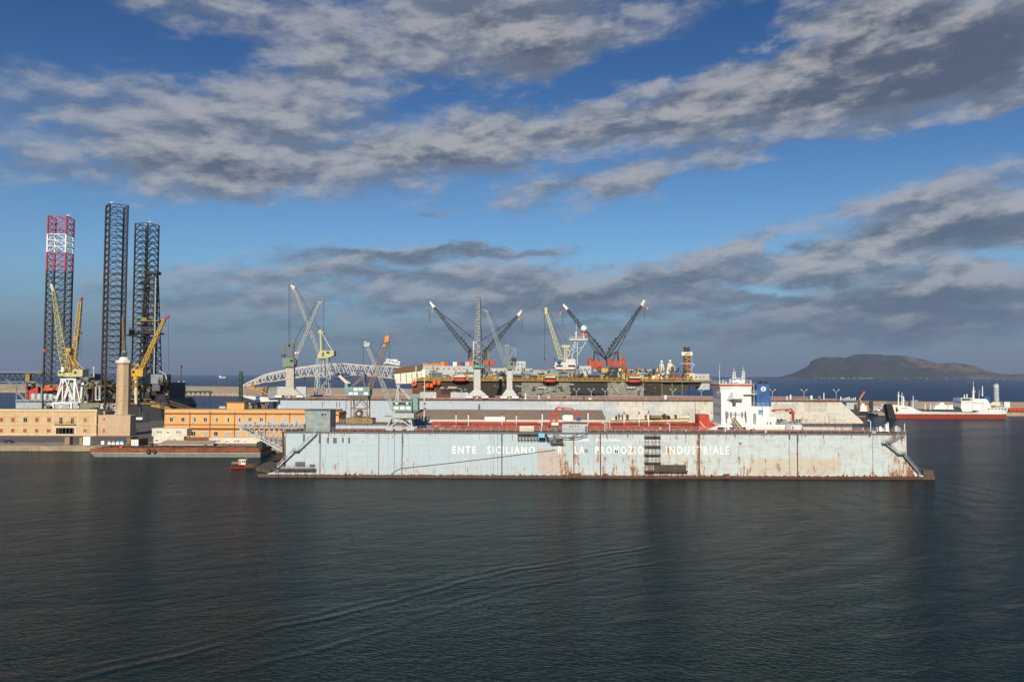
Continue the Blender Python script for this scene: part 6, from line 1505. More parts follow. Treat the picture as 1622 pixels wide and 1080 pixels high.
# coloured containers on the deckhouse
def deck_containers():
    D = 567.0; q = Q(D)
    cols = [('ochre',m_dorange),('red',m_red),('blue',m_blue),('white',m_clean),('brick red',m_redrust),('navy blue',M('navy_paint',(0.02,0.04,0.16),0.5)),('pale grey',m_grey),('orange',m_orange)]
    for i, (nm, mt) in enumerate(cols):
        x0 = 697.5+i*6.55
        root = T('deck_container', nm + ' container in the row on top of the grey deckhouse', 'container', (q.p(x0+3,579).x, D, q.p(x0+3,579.4).z))
        root['label'] = {'ochre':'ochre container at the left end of the container row', 'red':'bright red container between the ochre and blue ones', 'blue':'medium blue container beside the white one', 'white':'white container between blue and brick red ones', 'brick red':'brick red container right of the white one', 'navy blue':'navy blue container right of the brick red one', 'pale grey':'pale grey container right of the navy blue one', 'orange':'orange container at the right end of the container row'}[nm]
        mb = MB(); q.box(mb, x0+0.15, 573.2, x0+6.4, 579.35, 5, 0, 0)
        for k in range(5): q.box(mb, x0+0.8+k*1.15, 573.7, x0+1.3+k*1.15, 578.9, 0.06, 0, -0.065)
        mb.build('body', mt, root)
        mb = MB(); q.box(mb, x0+0.1, 573.0, x0+0.5, 579.35, 0.1, 0, -0.12); q.box(mb, x0+6.1, 573.0, x0+6.5, 579.35, 0.1, 0, -0.12); mb.build('corner_post', mt, root)
    root = T('pipe_stack', 'low ochre and green gear stowed left of the container row', 'deck cargo', (q.p(683,579).x, D, q.p(683,579.4).z))
    mb = MB(); r = random.Random(2)
    for k in range(7): q.box(mb, 669+k*4, 576.5-r.uniform(0,1.5), 672.6+k*4, 579.35, 3, 0 if k else 1, 0)
    mb.build('cargo', [m_dorange, m_teal], root)
deck_containers()

def make_stinger():
    D = 572.0; q = Q(D)
    root = T('stinger_truss', 'long white arched lattice truss reaching left from the pipelay vessel', 'stinger truss', (q.p(510,600).x, D, q.p(510,600).z))
    topc = [(383,611.5),(396,604),(410,598),(421,592.5),(440,588.5),(460,584.5),(478,581.5),(505,578),(530,576),(545,576),(575,578.5),(600,580),(622,580.5),(640,583)]
    def ty(x):
        for (a,b),(c,d) in zip(topc, topc[1:]):
            if a <= x <= c: return b+(d-b)*(x-a)/(c-a)
        return topc[-1][1]
    def by(x):
        pts = [(383,613),(395,609.5),(420,605),(455,600),(480,596),(545,593),(580,594.5),(640,601)]
        for (a,b),(c,d) in zip(pts, pts[1:]):
            if a <= x <= c: return b+(d-b)*(x-a)/(c-a)
        return 601
    xs = [383+i*11.66 for i in range(23)]
    ups = MB(); low = MB()
    for dy in (0, 9):
        web = MB()
        for i in range(len(xs)-1):
            a, b = xs[i], xs[i+1]
            q.bar(ups,(a,ty(a)),(b,ty(b)),1.7,0,dy); q.bar(low,(a,by(a)),(b,by(b)),1.7,0,dy)
            m_ = (a+b)/2
            q.bar(web,(a,by(a)),(m_,ty(m_)),1.1,0,dy); q.bar(web,(m_,ty(m_)),(b,by(b)),1.1,0,dy)
        web.build('web_members', M('weathered_white_truss', (0.56,0.53,0.47), 0.55, var=0.15, rust=0.3), root)
    for i in range(0, len(xs)):
        a = xs[i]; q.bar(ups,(a,ty(a)),(a,ty(a)),0,0) if False else None
        ups.bar(q.p(a,ty(a),0), q.p(a,ty(a),9), 0.45); low.bar(q.p(a,by(a),0), q.p(a,by(a),9), 0.5)
        if i % 3 == 1: q.box(low, a-1.2, by(a)-2.6, a+1.8, by(a)-0.4, 1.5, 1, 3)
    ups.build('upper_chord', M('weathered_white_truss', (0.56,0.53,0.47), 0.55, var=0.15, rust=0.3), root); low.build('lower_chord', [M('rusty_white_truss', (0.52,0.42,0.33), 0.6, var=0.3, rust=0.5), m_brown], root)
    mb = MB(); q.lat(mb,(611,571),(632,575.5),6,5,5,0.9,0,4); q.bar(mb,(606,577),(612,571),1.2,0,4); q.box(mb, 610,569,629,570.2,3,0,3); mb.build('control_platform', m_clean, root)
    mb = MB()
    for px in (536,541,480,606): q.tube(mb,(px,by(px)+1),(px+2,by(px)+7),1.2,0,3)
    q.bar(mb,(480,600),(500,604),1.2,0,2); q.bar(mb,(500,604),(560,597),0.9,0,2); mb.build('roller_support', m_rust, root)
make_stinger()
# ================================================================== jack-up rig on the left
def jack_leg(parent, cx, cy, w, ang, z0, z1, bay, bands, D):
    mb = MB(); c, s_ = math.cos(ang), math.sin(ang)
    def cor(k, z): 
        a, b = [(-1,-1),(1,-1),(1,1),(-1,1)][k]; return Vector((cx+(a*c-b*s_)*w/2, cy+(a*s_+b*c)*w/2, z))
    def mid(k, z): return (cor(k, z)+cor((k+1)%4, z))/2
    n = int((z1-z0)/bay); bay = (z1-z0)/n
    for i in range(n):
        a = z0+i*bay; b = a+bay
        fr = (z1-b)/(z1-z0); m = 0
        for lo, hi, mi in bands:
            if lo <= (z1-(a+b)/2) < hi: m = mi
        for k in range(4):
            mb.bar(cor(k,a), cor(k,b), 0.85, 0.85, m); mb.bar(cor(k,b), cor((k+1)%4,b), 0.34, 0.34, m)
            mb.bar(cor(k,a), mid(k,b), 0.32, 0.32, m); mb.bar(cor((k+1)%4,a), mid(k,b), 0.32, 0.32, m)
        if i % 2 == 0: mb.bar(mid(0,b), mid(2,b), 0.25, 0.25, m); mb.bar(mid(1,b), mid(3,b), 0.25, 0.25, m)
    lg = mb.build('leg', [m_legbrown, m_legred, m_legwhite], parent)
    t = MB(); p = cor(0, z1); t.box(p.x, p.x+2, p.y, p.y+1.2, z1, z1+0.9); t.bar(p+Vector((2.4,0.5,0)), p+Vector((2.4,0.5,1.9)), 0.2); t.build('leg_top_light', m_grey, lg)
    return lg
def make_rig():
    D = 500.0; q = Q(D, True)
    root = T('jack_up_rig', 'jack up drilling rig with three towering lattice legs, dark derrick and grey hull', 'drilling rig', (q.p(150,660).x, D, 0))
    Z = lambda px, y, d: P(px, y, d).z
    def leg(x0, x1, xm, ytop, d, bay, bands, flip=1):
        s = sc(d); W = (x1-x0)*s; f = (xm-x0)/(x1-x0)   # xm: where the near corner edge shows
        # visible width = w(cos a + sin a); front share = cos a
        a = math.atan(f/(1-f)); w = W*0.93/(math.cos(a)+math.sin(a))
        cx = P((x0+x1)/2, 560, d+w*0.7).x; a -= math.atan2(cx, d)
        jack_leg(root, cx, d+w*0.7, w, a, 2, Z((x0+x1)/2, ytop, d), bay, bands, d)
    leg(71.5, 110.5, 99, 341, 500, 3.85, [(0,11.4,1),(11.4,22.8,2),(22.8,34,1)])
    leg(162.5, 196.5, 168.5, 322, 497, 3.95, [])
    leg(210, 247, 229.5, 352.5, 530, 3.95, [])
    # hull
    m_righ = M('rig_hull_grey', (0.36,0.40,0.41), 0.6, var=0.25, rust=0.25)
    mb = MB(); q.prism(mb, [(25,637),(128,638),(128,670),(25,670)], 40, 0, 2); mb.build('hull', m_righ, root)
    mb = MB(); q.prism(mb, [(128.2,640),(158,640),(150,672),(128.2,672)], 40, 0, 0); mb.build('hull', m_pyellow if False else m_green, root)
    mb = MB(); q.prism(mb, [(150,672),(158.5,640),(196,640),(196,662),(190,672)], 40, 0, 1); mb.build('hull', M('pale_blue_hull', (0.46,0.54,0.60), 0.5, var=0.15, rust=0.12), root)
    mb = MB(); q.prism(mb, [(196.2,640),(262,632),(270,644),(262,668),(196.2,676)], 42, 0, 3); mb.build('hull', m_black, root)
    mb = MB(); q.bar(mb,(164,641.5),(170,647),0.9,0,0.6); q.bar(mb,(170,647),(186,647),0.9,0,0.6); mb.build('red_stripe', m_red, root)
    mb = MB(); q.box(mb, 128,638.3,262,640,30,0,2); mb.build('deck_edge_beam', m_dyellow, root)
    # far left truss platform
    mb = MB()
    for dy in (0, 12):
        q.bar(mb,(-30,592.5),(70,592.5),1.6,0,dy+14); q.bar(mb,(-30,602.5),(70,602.5),1.2,0,dy+14)
        for k in range(12): x = -30+k*8.3; q.bar(mb,(x,602.5),(x+4.1,592.5),0.9,0,dy+14); q.bar(mb,(x+4.1,592.5),(x+8.3,602.5),0.9,0,dy+14)
    q.box(mb,-30,591.2,70,592,14,0,13); mb.build('helideck_truss', m_black, root)
    mb = MB(); mb.rail([q.p(-20,591.2,14), q.p(70,591.2,14)], 1.2, 4, 0.15); q.box(mb,40,592,47,603,2,1,12); q.box(mb,56,589.5,66,592,2,1,12); mb.build('railing', [m_mgrey, m_dyellow], root)
    mb = MB()
    for a, b in (((26,604),(26,638)),((41,604),(41,638)),((-20,604.5),(56,604.5)),((10,600),(26,614)),((26,614),(41,604)),((26,626),(41,616)),((26,620),(41,636)),((12,604),(41,634)),((56,604),(66,614))): q.bar(mb,a,b,1.1,0,2)
    mb.build('crane_rest_frame', m_mgrey, root)
    for k in range(4):
        mb = MB(); p = q.p(53.5+k*9.3, 633, 3); mb.lathe(p, [(1.72,0),(1.72,3.4),(1.3,3.9),(0.3,4.1)], 16); mb.build('storage_silo', m_grey, root)
    mb = MB(); q.tube(mb,(81,626),(93,632),4.2,0,4,14); mb.build('storage_tank', m_grey, root)
    mb = MB(); mb.rail([q.p(25,637,1.8), q.p(128,638,1.8)], 1.4, 2.5, 0.12); q.box(mb, 25, 633, 84, 634, 2, 0, 1.5); mb.build('railing', m_grey, root)
    mb = MB(); q.box(mb, 121,598,140,637,18,0,8); q.box(mb,140.1,602,160,610,14,1,10); q.box(mb,127,592,150,597.9,10,1,12); ac = mb.build('accommodation', [M('dull_grey_block', (0.20,0.205,0.19), 0.7, var=0.25, rust=0.25), m_dgrey], root)
    for k in range(2): w = MB(); q.box(w, 138.5+k*2.0,601,140+k*2.0,604.5,0.1,0,7.8); w.build('window', m_glass, ac)
    mb = MB(); q.tube(mb,(146.5,636),(148,604),1.2,0,3); q.tube(mb,(148,604),(154,603),1.2,0,3); mb.build('vent_pipe', m_rust, root)
    mb = MB(); q.tube(mb,(148.5,597),(148.5,580),0.5,0,8); q.bar(mb,(147,582.5),(150,582.5),0.4,0,8); q.bar(mb,(136,585),(142,585),1.5,1,8); q.tube(mb,(139,591),(139,585),0.8,1,8); mb.build('signal_mast', [m_white, m_black], root)
    # upper framework between legs
    mb = MB()
    for a, b in (((66,609),(210,612)),((66,614),(160,614)),((165,602),(210,600)),((196,632),(240,632)),((40,602),(66,611)),((170,617),(198,636)),((156,612),(166,634))): q.bar(mb,a,b,1.5,0,5)
    mb.build('deck_girder', m_dyellow, root)
    mb = MB(); q.tube(mb,(152,633),(152,612),1.6,0,2); q.tube(mb,(158,633),(158,612),1.6,0,2); q.box(mb,150,632.5,160,634,2,0,1); mb.build('mud_pump_stack', m_grey, root)
    mb = MB(); q.prism(mb, [(42,620),(60,612),(60,630),(42,632)], 3, 0, 4); mb.build('red_housing', m_red, root)
    r = random.Random(41)
    q.box(r_bk := MB(), 128, 612, 212, 639, 6, 0, 20); r_bk.build('deck_block', m_brown, root)
    for k in range(190):
        if k < 60 or k > 150: px = r.uniform(122, 204); y = r.uniform(606, 641); ms = [m_brown, m_dgrey, m_mgrey, m_dyellow, m_black, m_yellow, m_brown, m_black]
        elif k < 120: px = r.uniform(200, 262); y = r.uniform(600, 650); ms = [m_black, m_black, m_brown, m_dgrey, m_brown, m_dyellow, m_legbrown]
        else: px = r.uniform(40, 120); y = r.uniform(612, 636); ms = [m_brown, m_dgrey, m_mgrey, m_dyellow, m_rust]
        w = r.uniform(1.5, 9); h = r.uniform(1.5, 8)
        if k >= 100 and k < 120: w += 5; h += 4
        mb = MB(); dy = r.uniform(3, 14) + (6 if 120 <= k <= 150 else 0)
        if k % 4 == 0: q.bar(mb,(px,y),(px+r.uniform(-6,6),y-r.uniform(4,10)),1.0,0,dy)
        elif k % 4 == 1: p = q.p(px,y,dy); mb.tube(p, p+Vector((0,0,h*q.s)), w*q.s*0.3, None, 8)
        else: q.box(mb, px, y-h, px+w, y, 2.5, 0, dy)
        o = mb.build('deck_machinery' if k % 4 else 'deck_brace', r.choice(ms), root)
    mb = MB(); q.box(mb, 205,606,268,633,25,0,10); q.box(mb, 205,610,250,668,20,0,18); mb.build('substructure', m_black, root)
    mb = MB(); q.box(mb, 231,593,258,607.5,12,0,6); mb.build('pipe_deck_house', m_mgrey, root)
    mb = MB(); q.prism(mb, [(238,634.5),(271,646.5),(271,650),(239,644)], 4, 0, 2); mb.build('gangway', M('ochre_gangway', (0.33,0.20,0.08), 0.8, var=0.3, rust=0.3), root)
    mb = MB(); q.lat(mb,(268,637),(310,650),5,4,9,0.7,0,6); mb.build('pipe_rack_boom', m_brown, root)
    # derrick
    d2 = 524.0; g = Q(d2, True)
    mb = MB(); mb.lattice(g.p(238,604), g.p(240.5,434), 25*g.s, 14*g.s, 16, 0.36, 0); mb.build('derrick', m_legbrown, root)
    mb = MB(); g.box(mb, 232,429.5,249,434,6,0,-3); g.box(mb,222,446,232,449.5,4,0,-3); g.tube(mb,(244,600),(246.5,440),0.9,1,-6); g.box(mb,205,526,247,528.5,12,0,-6); g.box(mb,200,530,214,532,4,0,-6); g.box(mb,214,507,252,508.6,10,2,-6); g.box(mb,224,503,232,510,6,2,-5); g.box(mb,204,521,206,532,6,0,-6)
    mb.build('derrick_platform', [m_black, m_grey, m_dyellow], root)
    mb = MB(); mb.rail([g.p(205,526,-6), g.p(247,526,-6)], 3.0, 3, 0.2); mb.build('derrick_railing', m_dgrey, root)
    r = random.Random(6)
    for k in range(26): mb = MB(); px = r.uniform(226,246); y = r.uniform(440,590); g.bar(mb,(px,y),(px+r.uniform(-3,3),y+r.uniform(8,26)),r.uniform(0.8,2.0),r.choice([0,0,1]),r.uniform(-2,5)); mb.build('derrick_gear', [m_black, m_brown], root)
    # yellow crane on a pedestal, boom to the upper right
    c = Q(497.0, True)
    mb = MB(); c.tube(mb,(215.5,640),(215.5,600),2.6,0,2,12); c.tube(mb,(215.5,612),(215.5,606),4.6,1,2,12); mb.build('crane_pedestal', [m_cream, m_dyellow], root)
    mb = MB(); c.box(mb,208,584.5,226,596,5,0,0); c.tube(mb,(215.5,602),(215.5,596),4.5,0,2,12); h = mb.build('crane_house', M('bright_yellow_paint', (0.56,0.33,0.03), 0.5, var=0.25, rust=0.2), root)
    w = MB(); c.box(w,209.5,587,213,591,0.1,0,-0.12); w.build('window', m_glass, h)
    mb = MB(); c.bar(mb,(209,585),(208.5,577),1.6,0,2); c.bar(mb,(208.5,577),(220,577),1.3,0,2); c.bar(mb,(210,585),(220,577.5),1.1,0,2); c.bar(mb,(219,577.5),(222,585),1.3,0,2); mb.build('crane_a_frame', _M['bright_yellow_paint'], root)
    mb = MB(); c.lat(mb,(222,590),(260,506),4,3,22,0.6,0,2,wm=6); mb.build('crane_boom', _M['bright_yellow_paint'], root)
    mb = MB(); c.bar(mb,(260,506),(268,500.5),3.0,0,2.6); mb.build('boom_tip', m_legred, root)
    mb = MB(); hook(mb,c,267,502,588,2.6,0,0.12); hook(mb,c,263,504,520,2.6,0,0.12); c.tube(mb,(259,508),(218,578),0.14,0,2.5,4); mb.build('stay_cable', m_rope, root)
    for (px,y,rr) in ((263.2,521.5,1.0),(236,550.5,1.1),(225.7,556,1.1)):
        mb = MB(); p = c.p(px,y,2.2); mb.lathe(p, [(0.1,-0.8),(rr*0.4,-0.3),(rr*0.4,0.4),(0.1,0.8)],10); mb.build('hook_block', m_yellow, root)
    # second rig crane, boom behind the harbour crane
    mb = MB(); c.lat(mb,(115.5,588),(127.5,478),5.4,3.8,24,0.6,0,8,wm=6.2); c.box(mb,117,533,123,539,1.5,0,7); mb.build('crane_boom', m_yellow, root)
    mb = MB(); c.bar(mb,(127.5,478),(130,471),3.2,0,9); mb.build('boom_tip', m_legred, root)
    mb = MB(); hook(mb,c,128.6,474,568,8.5,0,0.12); c.tube(mb,(126,480),(112,570),0.14,0,8,4); c.box(mb,127.7,526,129.4,529,0.8,0,8.2); mb.build('stay_cable', m_rope, root)
    mb = MB(); c.tube(mb,(115,636),(115,596),3,0,10,12); c.box(mb,108,584,122,596,5,1,8); mb.build('crane_pedestal', [m_grey, m_yellow], root)
    mb = MB(); c.lat(mb,(198,576),(194.5,502),4,1.2,14,0.7,0,-4); mb.build('stowed_boom', m_brownboom, root)
    mb = MB(); c.bar(mb,(252,587),(262,593),0.9,0,3); c.bar(mb,(262,593),(264,600),1.2,0,3); mb.build('small_davit', m_cream, root)
    mb = MB(); p = c.p(71,555.5,0); mb.lathe(p,[(0.2,-1.0),(0.9,-0.2),(0.9,0.5),(0.3,0.9)],10); mb.build('orange_buoy', m_orange, root)
    mb = MB(); c.tube(mb,(212.5,640.5),(212.5,637.5),1.2,0,-2,10); mb.build('red_float', M('signal_red', (0.75,0.03,0.015), 0.4), root)
    # tender boat davit at the stern
    mb = MB(); c.prism(mb, [(212,661),(227,661),(225,664.5),(215,664.5)], 2, 0, -4); mb.build('tender_boat', m_clean, root)
    mb = MB(); c.tube(mb,(226,665),(226,653),0.5,0,-4); c.tube(mb,(221.5,662),(221.5,640),0.5,0,-3); mb.build('davit_post', m_dgrey, root)
    return root
make_rig()

def rig_lifeboats():
    D = 499.0; q = Q(D)
    for i, (px, w) in enumerate(((77, 9), (95.5, 7.2))):
        root = T('lifeboat', ['orange enclosed lifeboat beside the left leg of the drilling rig', 'orange enclosed lifeboat seen behind the white crane portal'][i], 'lifeboat', (q.p(px,617).x, D, q.p(px,620).z), 'orange lifeboats on the drilling rig')
        vs = []; fs = []; n = 12; c = q.p(px,616.8)
        for k in range(n+1):
            t = -1+2*k/n; s_ = max(1-abs(t)**4, 0.05)**0.5
            for j in range(10):
                a = 2*PI*j/10; vs.append((c.x+t*w*q.s, D+1.4*s_*math.cos(a), c.z+1.15*s_*math.sin(a)))
        for k in range(n):
            for j in range(10): fs.append((k*10+j, k*10+(j+1)%10, (k+1)*10+(j+1)%10, (k+1)*10+j))
        fs += [tuple(range(10))[::-1], tuple(range(n*10, n*10+10))]
        mb = MB(); mb.add(vs, fs, 0, True); mb.build('hull', M('vivid_orange_paint', (0.75,0.10,0.02), 0.4, var=0.08), root)
        mb = MB(); q.box(mb, px-1.2*3, 611.8, px+1.2, 613.6, 1.2, 0, 0); mb.build('canopy', _M['vivid_orange_paint'], root)
        mb = MB(); q.tube(mb,(px-w*0.7,613),(px-w*0.7,610),0.4,0,0.5); q.tube(mb,(px+w*0.7,613),(px+w*0.7,610),0.4,0,0.5); mb.build('davit', m_grey, root)
rig_lifeboats()

def harbour_crane():
    D = 402.0; q = Q(D)
    root = T('harbour_crane', 'pale yellow harbour crane on a white splayed portal behind the stone building', 'crane', (P(107,690,D).x, D+4, 2))
    mb = MB()
    for dy in (0, 7):
        for a, b in (((98,600),(88,637)),((103,600),(88.5,637)),((103,600),(117,637)),((99.5,601),(99,637)),((118,600),(116,637)),((119,601),(127,636)),((119,603),(118.5,636))): q.bar(mb,a,b,1.7,0,dy)
    for dy in (0, 7): 
        q.bar(mb,(96,600.5),(121,600.5),2.2,0,dy); q.bar(mb,(84,638),(115,638),2.4,0,dy); q.bar(mb,(115,637.5),(128,637),1.6,0,dy)
        for px in (84.5, 113.5): q.bar(mb,(px,638),(px,690),2.6,0,dy)
        q.bar(mb,(98.5,640),(93,660),1.0,0,dy); q.bar(mb,(98.5,640),(104,660),1.0,0,dy); q.bar(mb,(94,652),(103,652),0.8,0,dy)
    for px in (84.5,113.5,97,120): p = q.p(px,638,0); mb.bar(p, p+Vector((0,7,0)), 0.6)
    mb.build('portal_frame', m_white, root)
    mb = MB(); q.tube(mb,(108,637),(108,601),5,0,3.5,14,3.4); q.tube(mb,(108,628),(106,622),5.4,1,3.5,14,3); mb.build('centre_column', [m_grey, m_clean], root)
    mb = MB(); q.tube(mb,(109,600),(109,597),9,0,3.5,18); mb.build('slewing_ring', m_dgrey, root)
    mb = MB(); q.box(mb,113,585,129,596.5,6,0,1); q.box(mb,88,586.5,98,595.5,4.5,0,2); q.box(mb,98,590,113,596.5,5,0,1.5); h = mb.build('machinery_house', m_pyellow, root)
    w = MB(); q.box(w,116,588,119.5,592,0.1,0,0.88); w.build('window', m_glass, h); w = MB(); q.box(w,89.5,588.5,94,591,0.1,0,1.88); w.build('window', m_glass, h)
    mb = MB(); q.tube(mb,(98,589),(98,581),3.0,0,1.0,10); mb.build('hopper', m_white, root)
    mb = MB()
    for dy in (1.5, 5.5): q.bar(mb,(110,594),(104,556),1.1,0,dy); q.bar(mb,(100,594),(104,556),1.1,0,dy); q.bar(mb,(104,556),(118,585),1.2,0,dy); q.bar(mb,(110,570),(124,585),0.9,0,dy); q.bar(mb,(101,583),(110,583),0.8,0,dy); q.bar(mb,(102.5,572),(107,572),0.8,0,dy); q.bar(mb,(102,580),(109,570),0.7,0,dy)
    q.box(mb,101,551,108,557,3,0,2); mb.build('a_frame', m_yellow, root)
    mb = MB(); q.lat(mb,(101,592),(79,460),9,4,26,0.5,0,3.5,wm=11); mb.build('boom', m_pyellow, root)
    mb = MB(); q.prism(mb,[(77,462),(81,460),(76,446),(72.5,447)],1.4,0,3); p = q.p(74.5,446.8,2.7); mb.tube(p,p+Vector((0,1.8,0)),0.65,None,10,1); mb.build('boom_head', [m_cream, m_dgrey], root)
    mb = MB(); q.tube(mb,(78,452),(103,552),0.16,0,2.5,4); q.tube(mb,(80,455),(107,552),0.16,0,4.5,4); mb.build('cable', m_rope, root)
harbour_crane()

# ------------------------------------------------------------------ beacons on the mole
def beacons():
    D = 1010.0; q = Q(D)
    root = T('beacon_mast', 'thin reddish beacon mast with two grey tanks on the breakwater at left', 'beacon', (q.p(283.5,624).x, D, 4))
    mb = MB(); q.tube(mb,(282.5,624.5),(284,579),1.0,0,6,8,0.7); q.box(mb,282.2,578,285.4,582,2,0,5.5); mb.build('mast', m_rust, root)
    for a, b in ((276,282),(284.5,290)):
        mb = MB(); q.tube(mb,((a+b)/2,624),((a+b)/2,603),(b-a)/2.6,0,9,10); q.box(mb,a,611,b,613,4,1,8); mb.build('tank', [m_mgrey, m_grey], root)
    root = T('quay_pipeline', 'dark green pipeline lying on the breakwater ledge', 'pipeline', (q.p(300,622).x, D, 4))
    mb = MB(); q.tube(mb,(272,620.5),(330,620),1.3,0,7); q.tube(mb,(330,620),(333,623),1.3,0,7)
    for k in range(8): q.box(mb,275+k*7.5,621,277+k*7.5,624.8,2,0,6.5)
    mb.build('pipe', m_dgreen, root)
    D = 470.0; q = Q(D)
    root = T('navigation_tower', 'dark green navigation tower left of the arched truss tip', 'navigation mark', (q.p(381.5,650).x, D, 0))
    mb = MB(); q.lat(mb,(381.5,673),(381.5,592),4.2,3,16,0.9,0,0); mb.build('lattice_shaft', m_dgreen, root)
    mb = MB(); q.box(mb,378,597,385,599,3,0,-1.2); q.bar(mb,(377,588),(386,588),0.8,0,0); q.box(mb,379.5,588.5,383.5,596,1.4,0,-0.6); q.box(mb,377.5,605,386,606.5,3,0,-1.2); mb.build('lantern_gallery', m_dgreen, root)
    D = 880.0; q = Q(D)
    root = T('beacon_mast', 'slender brown mast standing on the breakwater right of the green tower', 'beacon', (q.p(393.5,626).x, D+30, 4))
    mb = MB(); q.tube(mb,(393.5,632),(393.8,580),0.9,0,150,8,0.7); q.box(mb,392.4,581,395,587,1.6,0,150); mb.build('mast', m_brown, root)
    D = 1020.0
    # small ship out at sea
    D = 3300.0; q = Q(D)
    root = T('distant_ship', 'tiny pale ship far out on the open sea', 'ship', (q.p(352,598).x, D, 0))
    mb = MB(); q.prism(mb,[(347,598.8),(346.6,596.8),(358,596.6),(357,598.8)],12,0,0); mb.build('hull', m_grey, root)
    mb = MB(); q.box(mb,347.4,595,349.6,596.7,8,0,1); mb.build('superstructure', m_white, root)
beacons()

# ================================================================== right: quay, coaster, silo
def right_side():
    D = 556.0; q = Q(D); X = lambda px: P(px, 655, D).x
    mb = MB(); pts = [(X(1366),600),(X(1372),590),(X(1404),588),(X(1410),606),(X(1622),606),(X(1800),600),(X(1800),660),(X(1360),668)]
    mb.prismz(pts, -2, 2.6); tag(mb.build('mole_quay', m_conc), kind='structure')
    # coaster
    root = T('coaster', 'white coastal tanker with red boot topping and bow darkened by painted shade moored at the right', 'ship', (X(1505), D, 0))
    st = []; n = 30
    xb, xs = X(1403), X(1603)
    def sheer(px):
        pts = [(1400,640.5),(1414,640.5),(1444,644),(1452,648.5),(1462,652),(1550,653.5),(1560,648.5),(1575,645.5),(1605,645)]
        for (a,b),(c,d) in zip(pts, pts[1:]):
            if a <= px <= c: return b+(d-b)*(px-a)/(c-a)
        return 645
    vs = []; fs = []; mats = []
    for k in range(n+1):
        t = k/n; px = 1403+200*t; x = X(px); hb = 6.8*min(1, (t/0.16)**0.6 if t > 0 else 0)*(1-0.35*max(0,(t-0.88)/0.12)**2)+0.05
        zt = P(px, sheer(px), D).z; zr = min(3.5, zt-0.3); rake = 4.8*(1-t*12) if t < 1/12 else 0; rk2 = -1.8*max(0,(t-0.93)/0.07)
        vs += [(x+rake+rk2*1.2, D+8-hb*0.7, -1.2), (x+rake*0.7+rk2*0.8, D+8-hb*0.92, zr), (x, D+8-hb, zt), (x, D+8+hb, zt), (x+rake*0.7+rk2*0.8, D+8+hb*0.92, zr), (x+rake+rk2*1.2, D+8+hb*0.7, -1.2)]
    mb = MB()
    for k in range(n):
        for j in range(6):
            m = 1 if j in (0, 4) else 0
            mb.add([vs[k*6+j], vs[k*6+(j+1)%6], vs[(k+1)*6+(j+1)%6], vs[(k+1)*6+j]], [(0,1,2,3)], m)
    mb.add(vs[:6], [(5,4,3,2,1,0)], 2); mb.add(vs[-6:], [(0,1,2,3,4,5)], 0)
    m_boot = M('brick_red_boot_topping', (0.30,0.055,0.03), 0.6, var=0.2, rust=0.15)
    mb.build('hull', [m_clean, m_boot, m_black], root)
    mb = MB(); mb.prism([(X(1409),-1.0),(X(1405.5),P(1405,640,D).z),(X(1414.5),P(1414,640,D).z),(X(1421.5),-1.0)], D+1.0, D+5, 0); mb.build('shaded_bow_side', m_black, root)  # black slab paints in the shade on the bow's unlit side
    mb = MB(); q.box(mb,1462,651.2,1550,653.0,9,0,3.5); q.tube(mb,(1450,650.2),(1548,651),0.9,1,5); q.tube(mb,(1455,648.8),(1548,650),0.7,1,7)
    for k in range(12): q.box(mb,1465+k*7,648.8,1466.5+k*7,652,1,0,6)
    mb.build('deck_piping', [m_brown, m_dgreen], root)
    for px, y0, w in ((1431,620.5,1.3),(1436.5,622,0.9),(1439,628,1.6),(1454.5,627,0.8)):
        mb = MB(); q.tube(mb,(px-0.4,649),(px,y0),w,0,7,8,w*0.5); 
        if w > 0.85: q.box(mb,px-1.8,y0+6,px+1.8,y0+7.2,1,0,6.5)
        mb.build('mast', m_clean, root)
    for px in (1472.5,1481): 
        mb = MB(); q.tube(mb,(px,652),(px,640),0.7,0,6); mb.build('deck_vent', m_white, root)
    mb = MB(); q.prism(mb,[(1528.5,652),(1525.5,645),(1527,636.5),(1544,636.5),(1544,652)],10,0,3); q.box(mb,1526,630.5,1545,636.4,10,0,3); q.box(mb,1545,632,1568,650,9,0,3.5); q.prism(mb,[(1561,650),(1561,634),(1568.5,634),(1575,650)],8,0,2.5); s = mb.build('superstructure', m_clean, root)
    w = MB(); q.box(w,1527,631.5,1541,634.2,0.1,0,2.85); w.build('window', m_glass, s)
    w = MB(); q.box(w,1542,631.5,1544.5,634.2,0.1,0,2.85); w.build('window', m_mgrey, s)
    mb = MB(); q.tube(mb,(1549.5,632),(1550,613),1.8,0,6,8,0.8); q.tube(mb,(1550,613),(1549.5,604),0.3,0,6,4); q.box(mb,1547.5,620,1552.5,621,1.2,0,5.4); q.tube(mb,(1565.5,628),(1565.5,611.5),1.0,0,7,8,0.6); q.tube(mb,(1559,632),(1559,618),0.3,0,6,4); q.tube(mb,(1534,630),(1534,625),0.8,0,5); q.tube(mb,(1538,630),(1538,624),0.8,0,5); mb.build('mast', m_clean, root)
    mb = MB(); q.prism(mb,[(1564,628),(1572,628),(1577,638.5),(1566,638.5)],5,0,4); mb.build('funnel', m_blue, root)
    mb = MB(); q.box(mb,1560,637,1590,643,6,0,4); mb.rail([q.p(1527,636.5,2.9), q.p(1602,645,2.9)], 1.0, 3, 0.12); mb.build('aft_deckhouse', m_cream, root)
    for k in range(6): 
        w = MB(); q.box(w,1566+k*5.5,646.3,1569.5+k*5.5,648,0.15,0,1.0); w.build('bulwark_opening', m_mgrey, root)
    mb = MB(); q.bar(mb,(1422.5,645),(1423.5,651.5),1.5,0,2.2); q.box(mb,1422,648,1425,651,0.4,0,1.8); mb.build('anchor', m_rust, root)
    mb = MB()
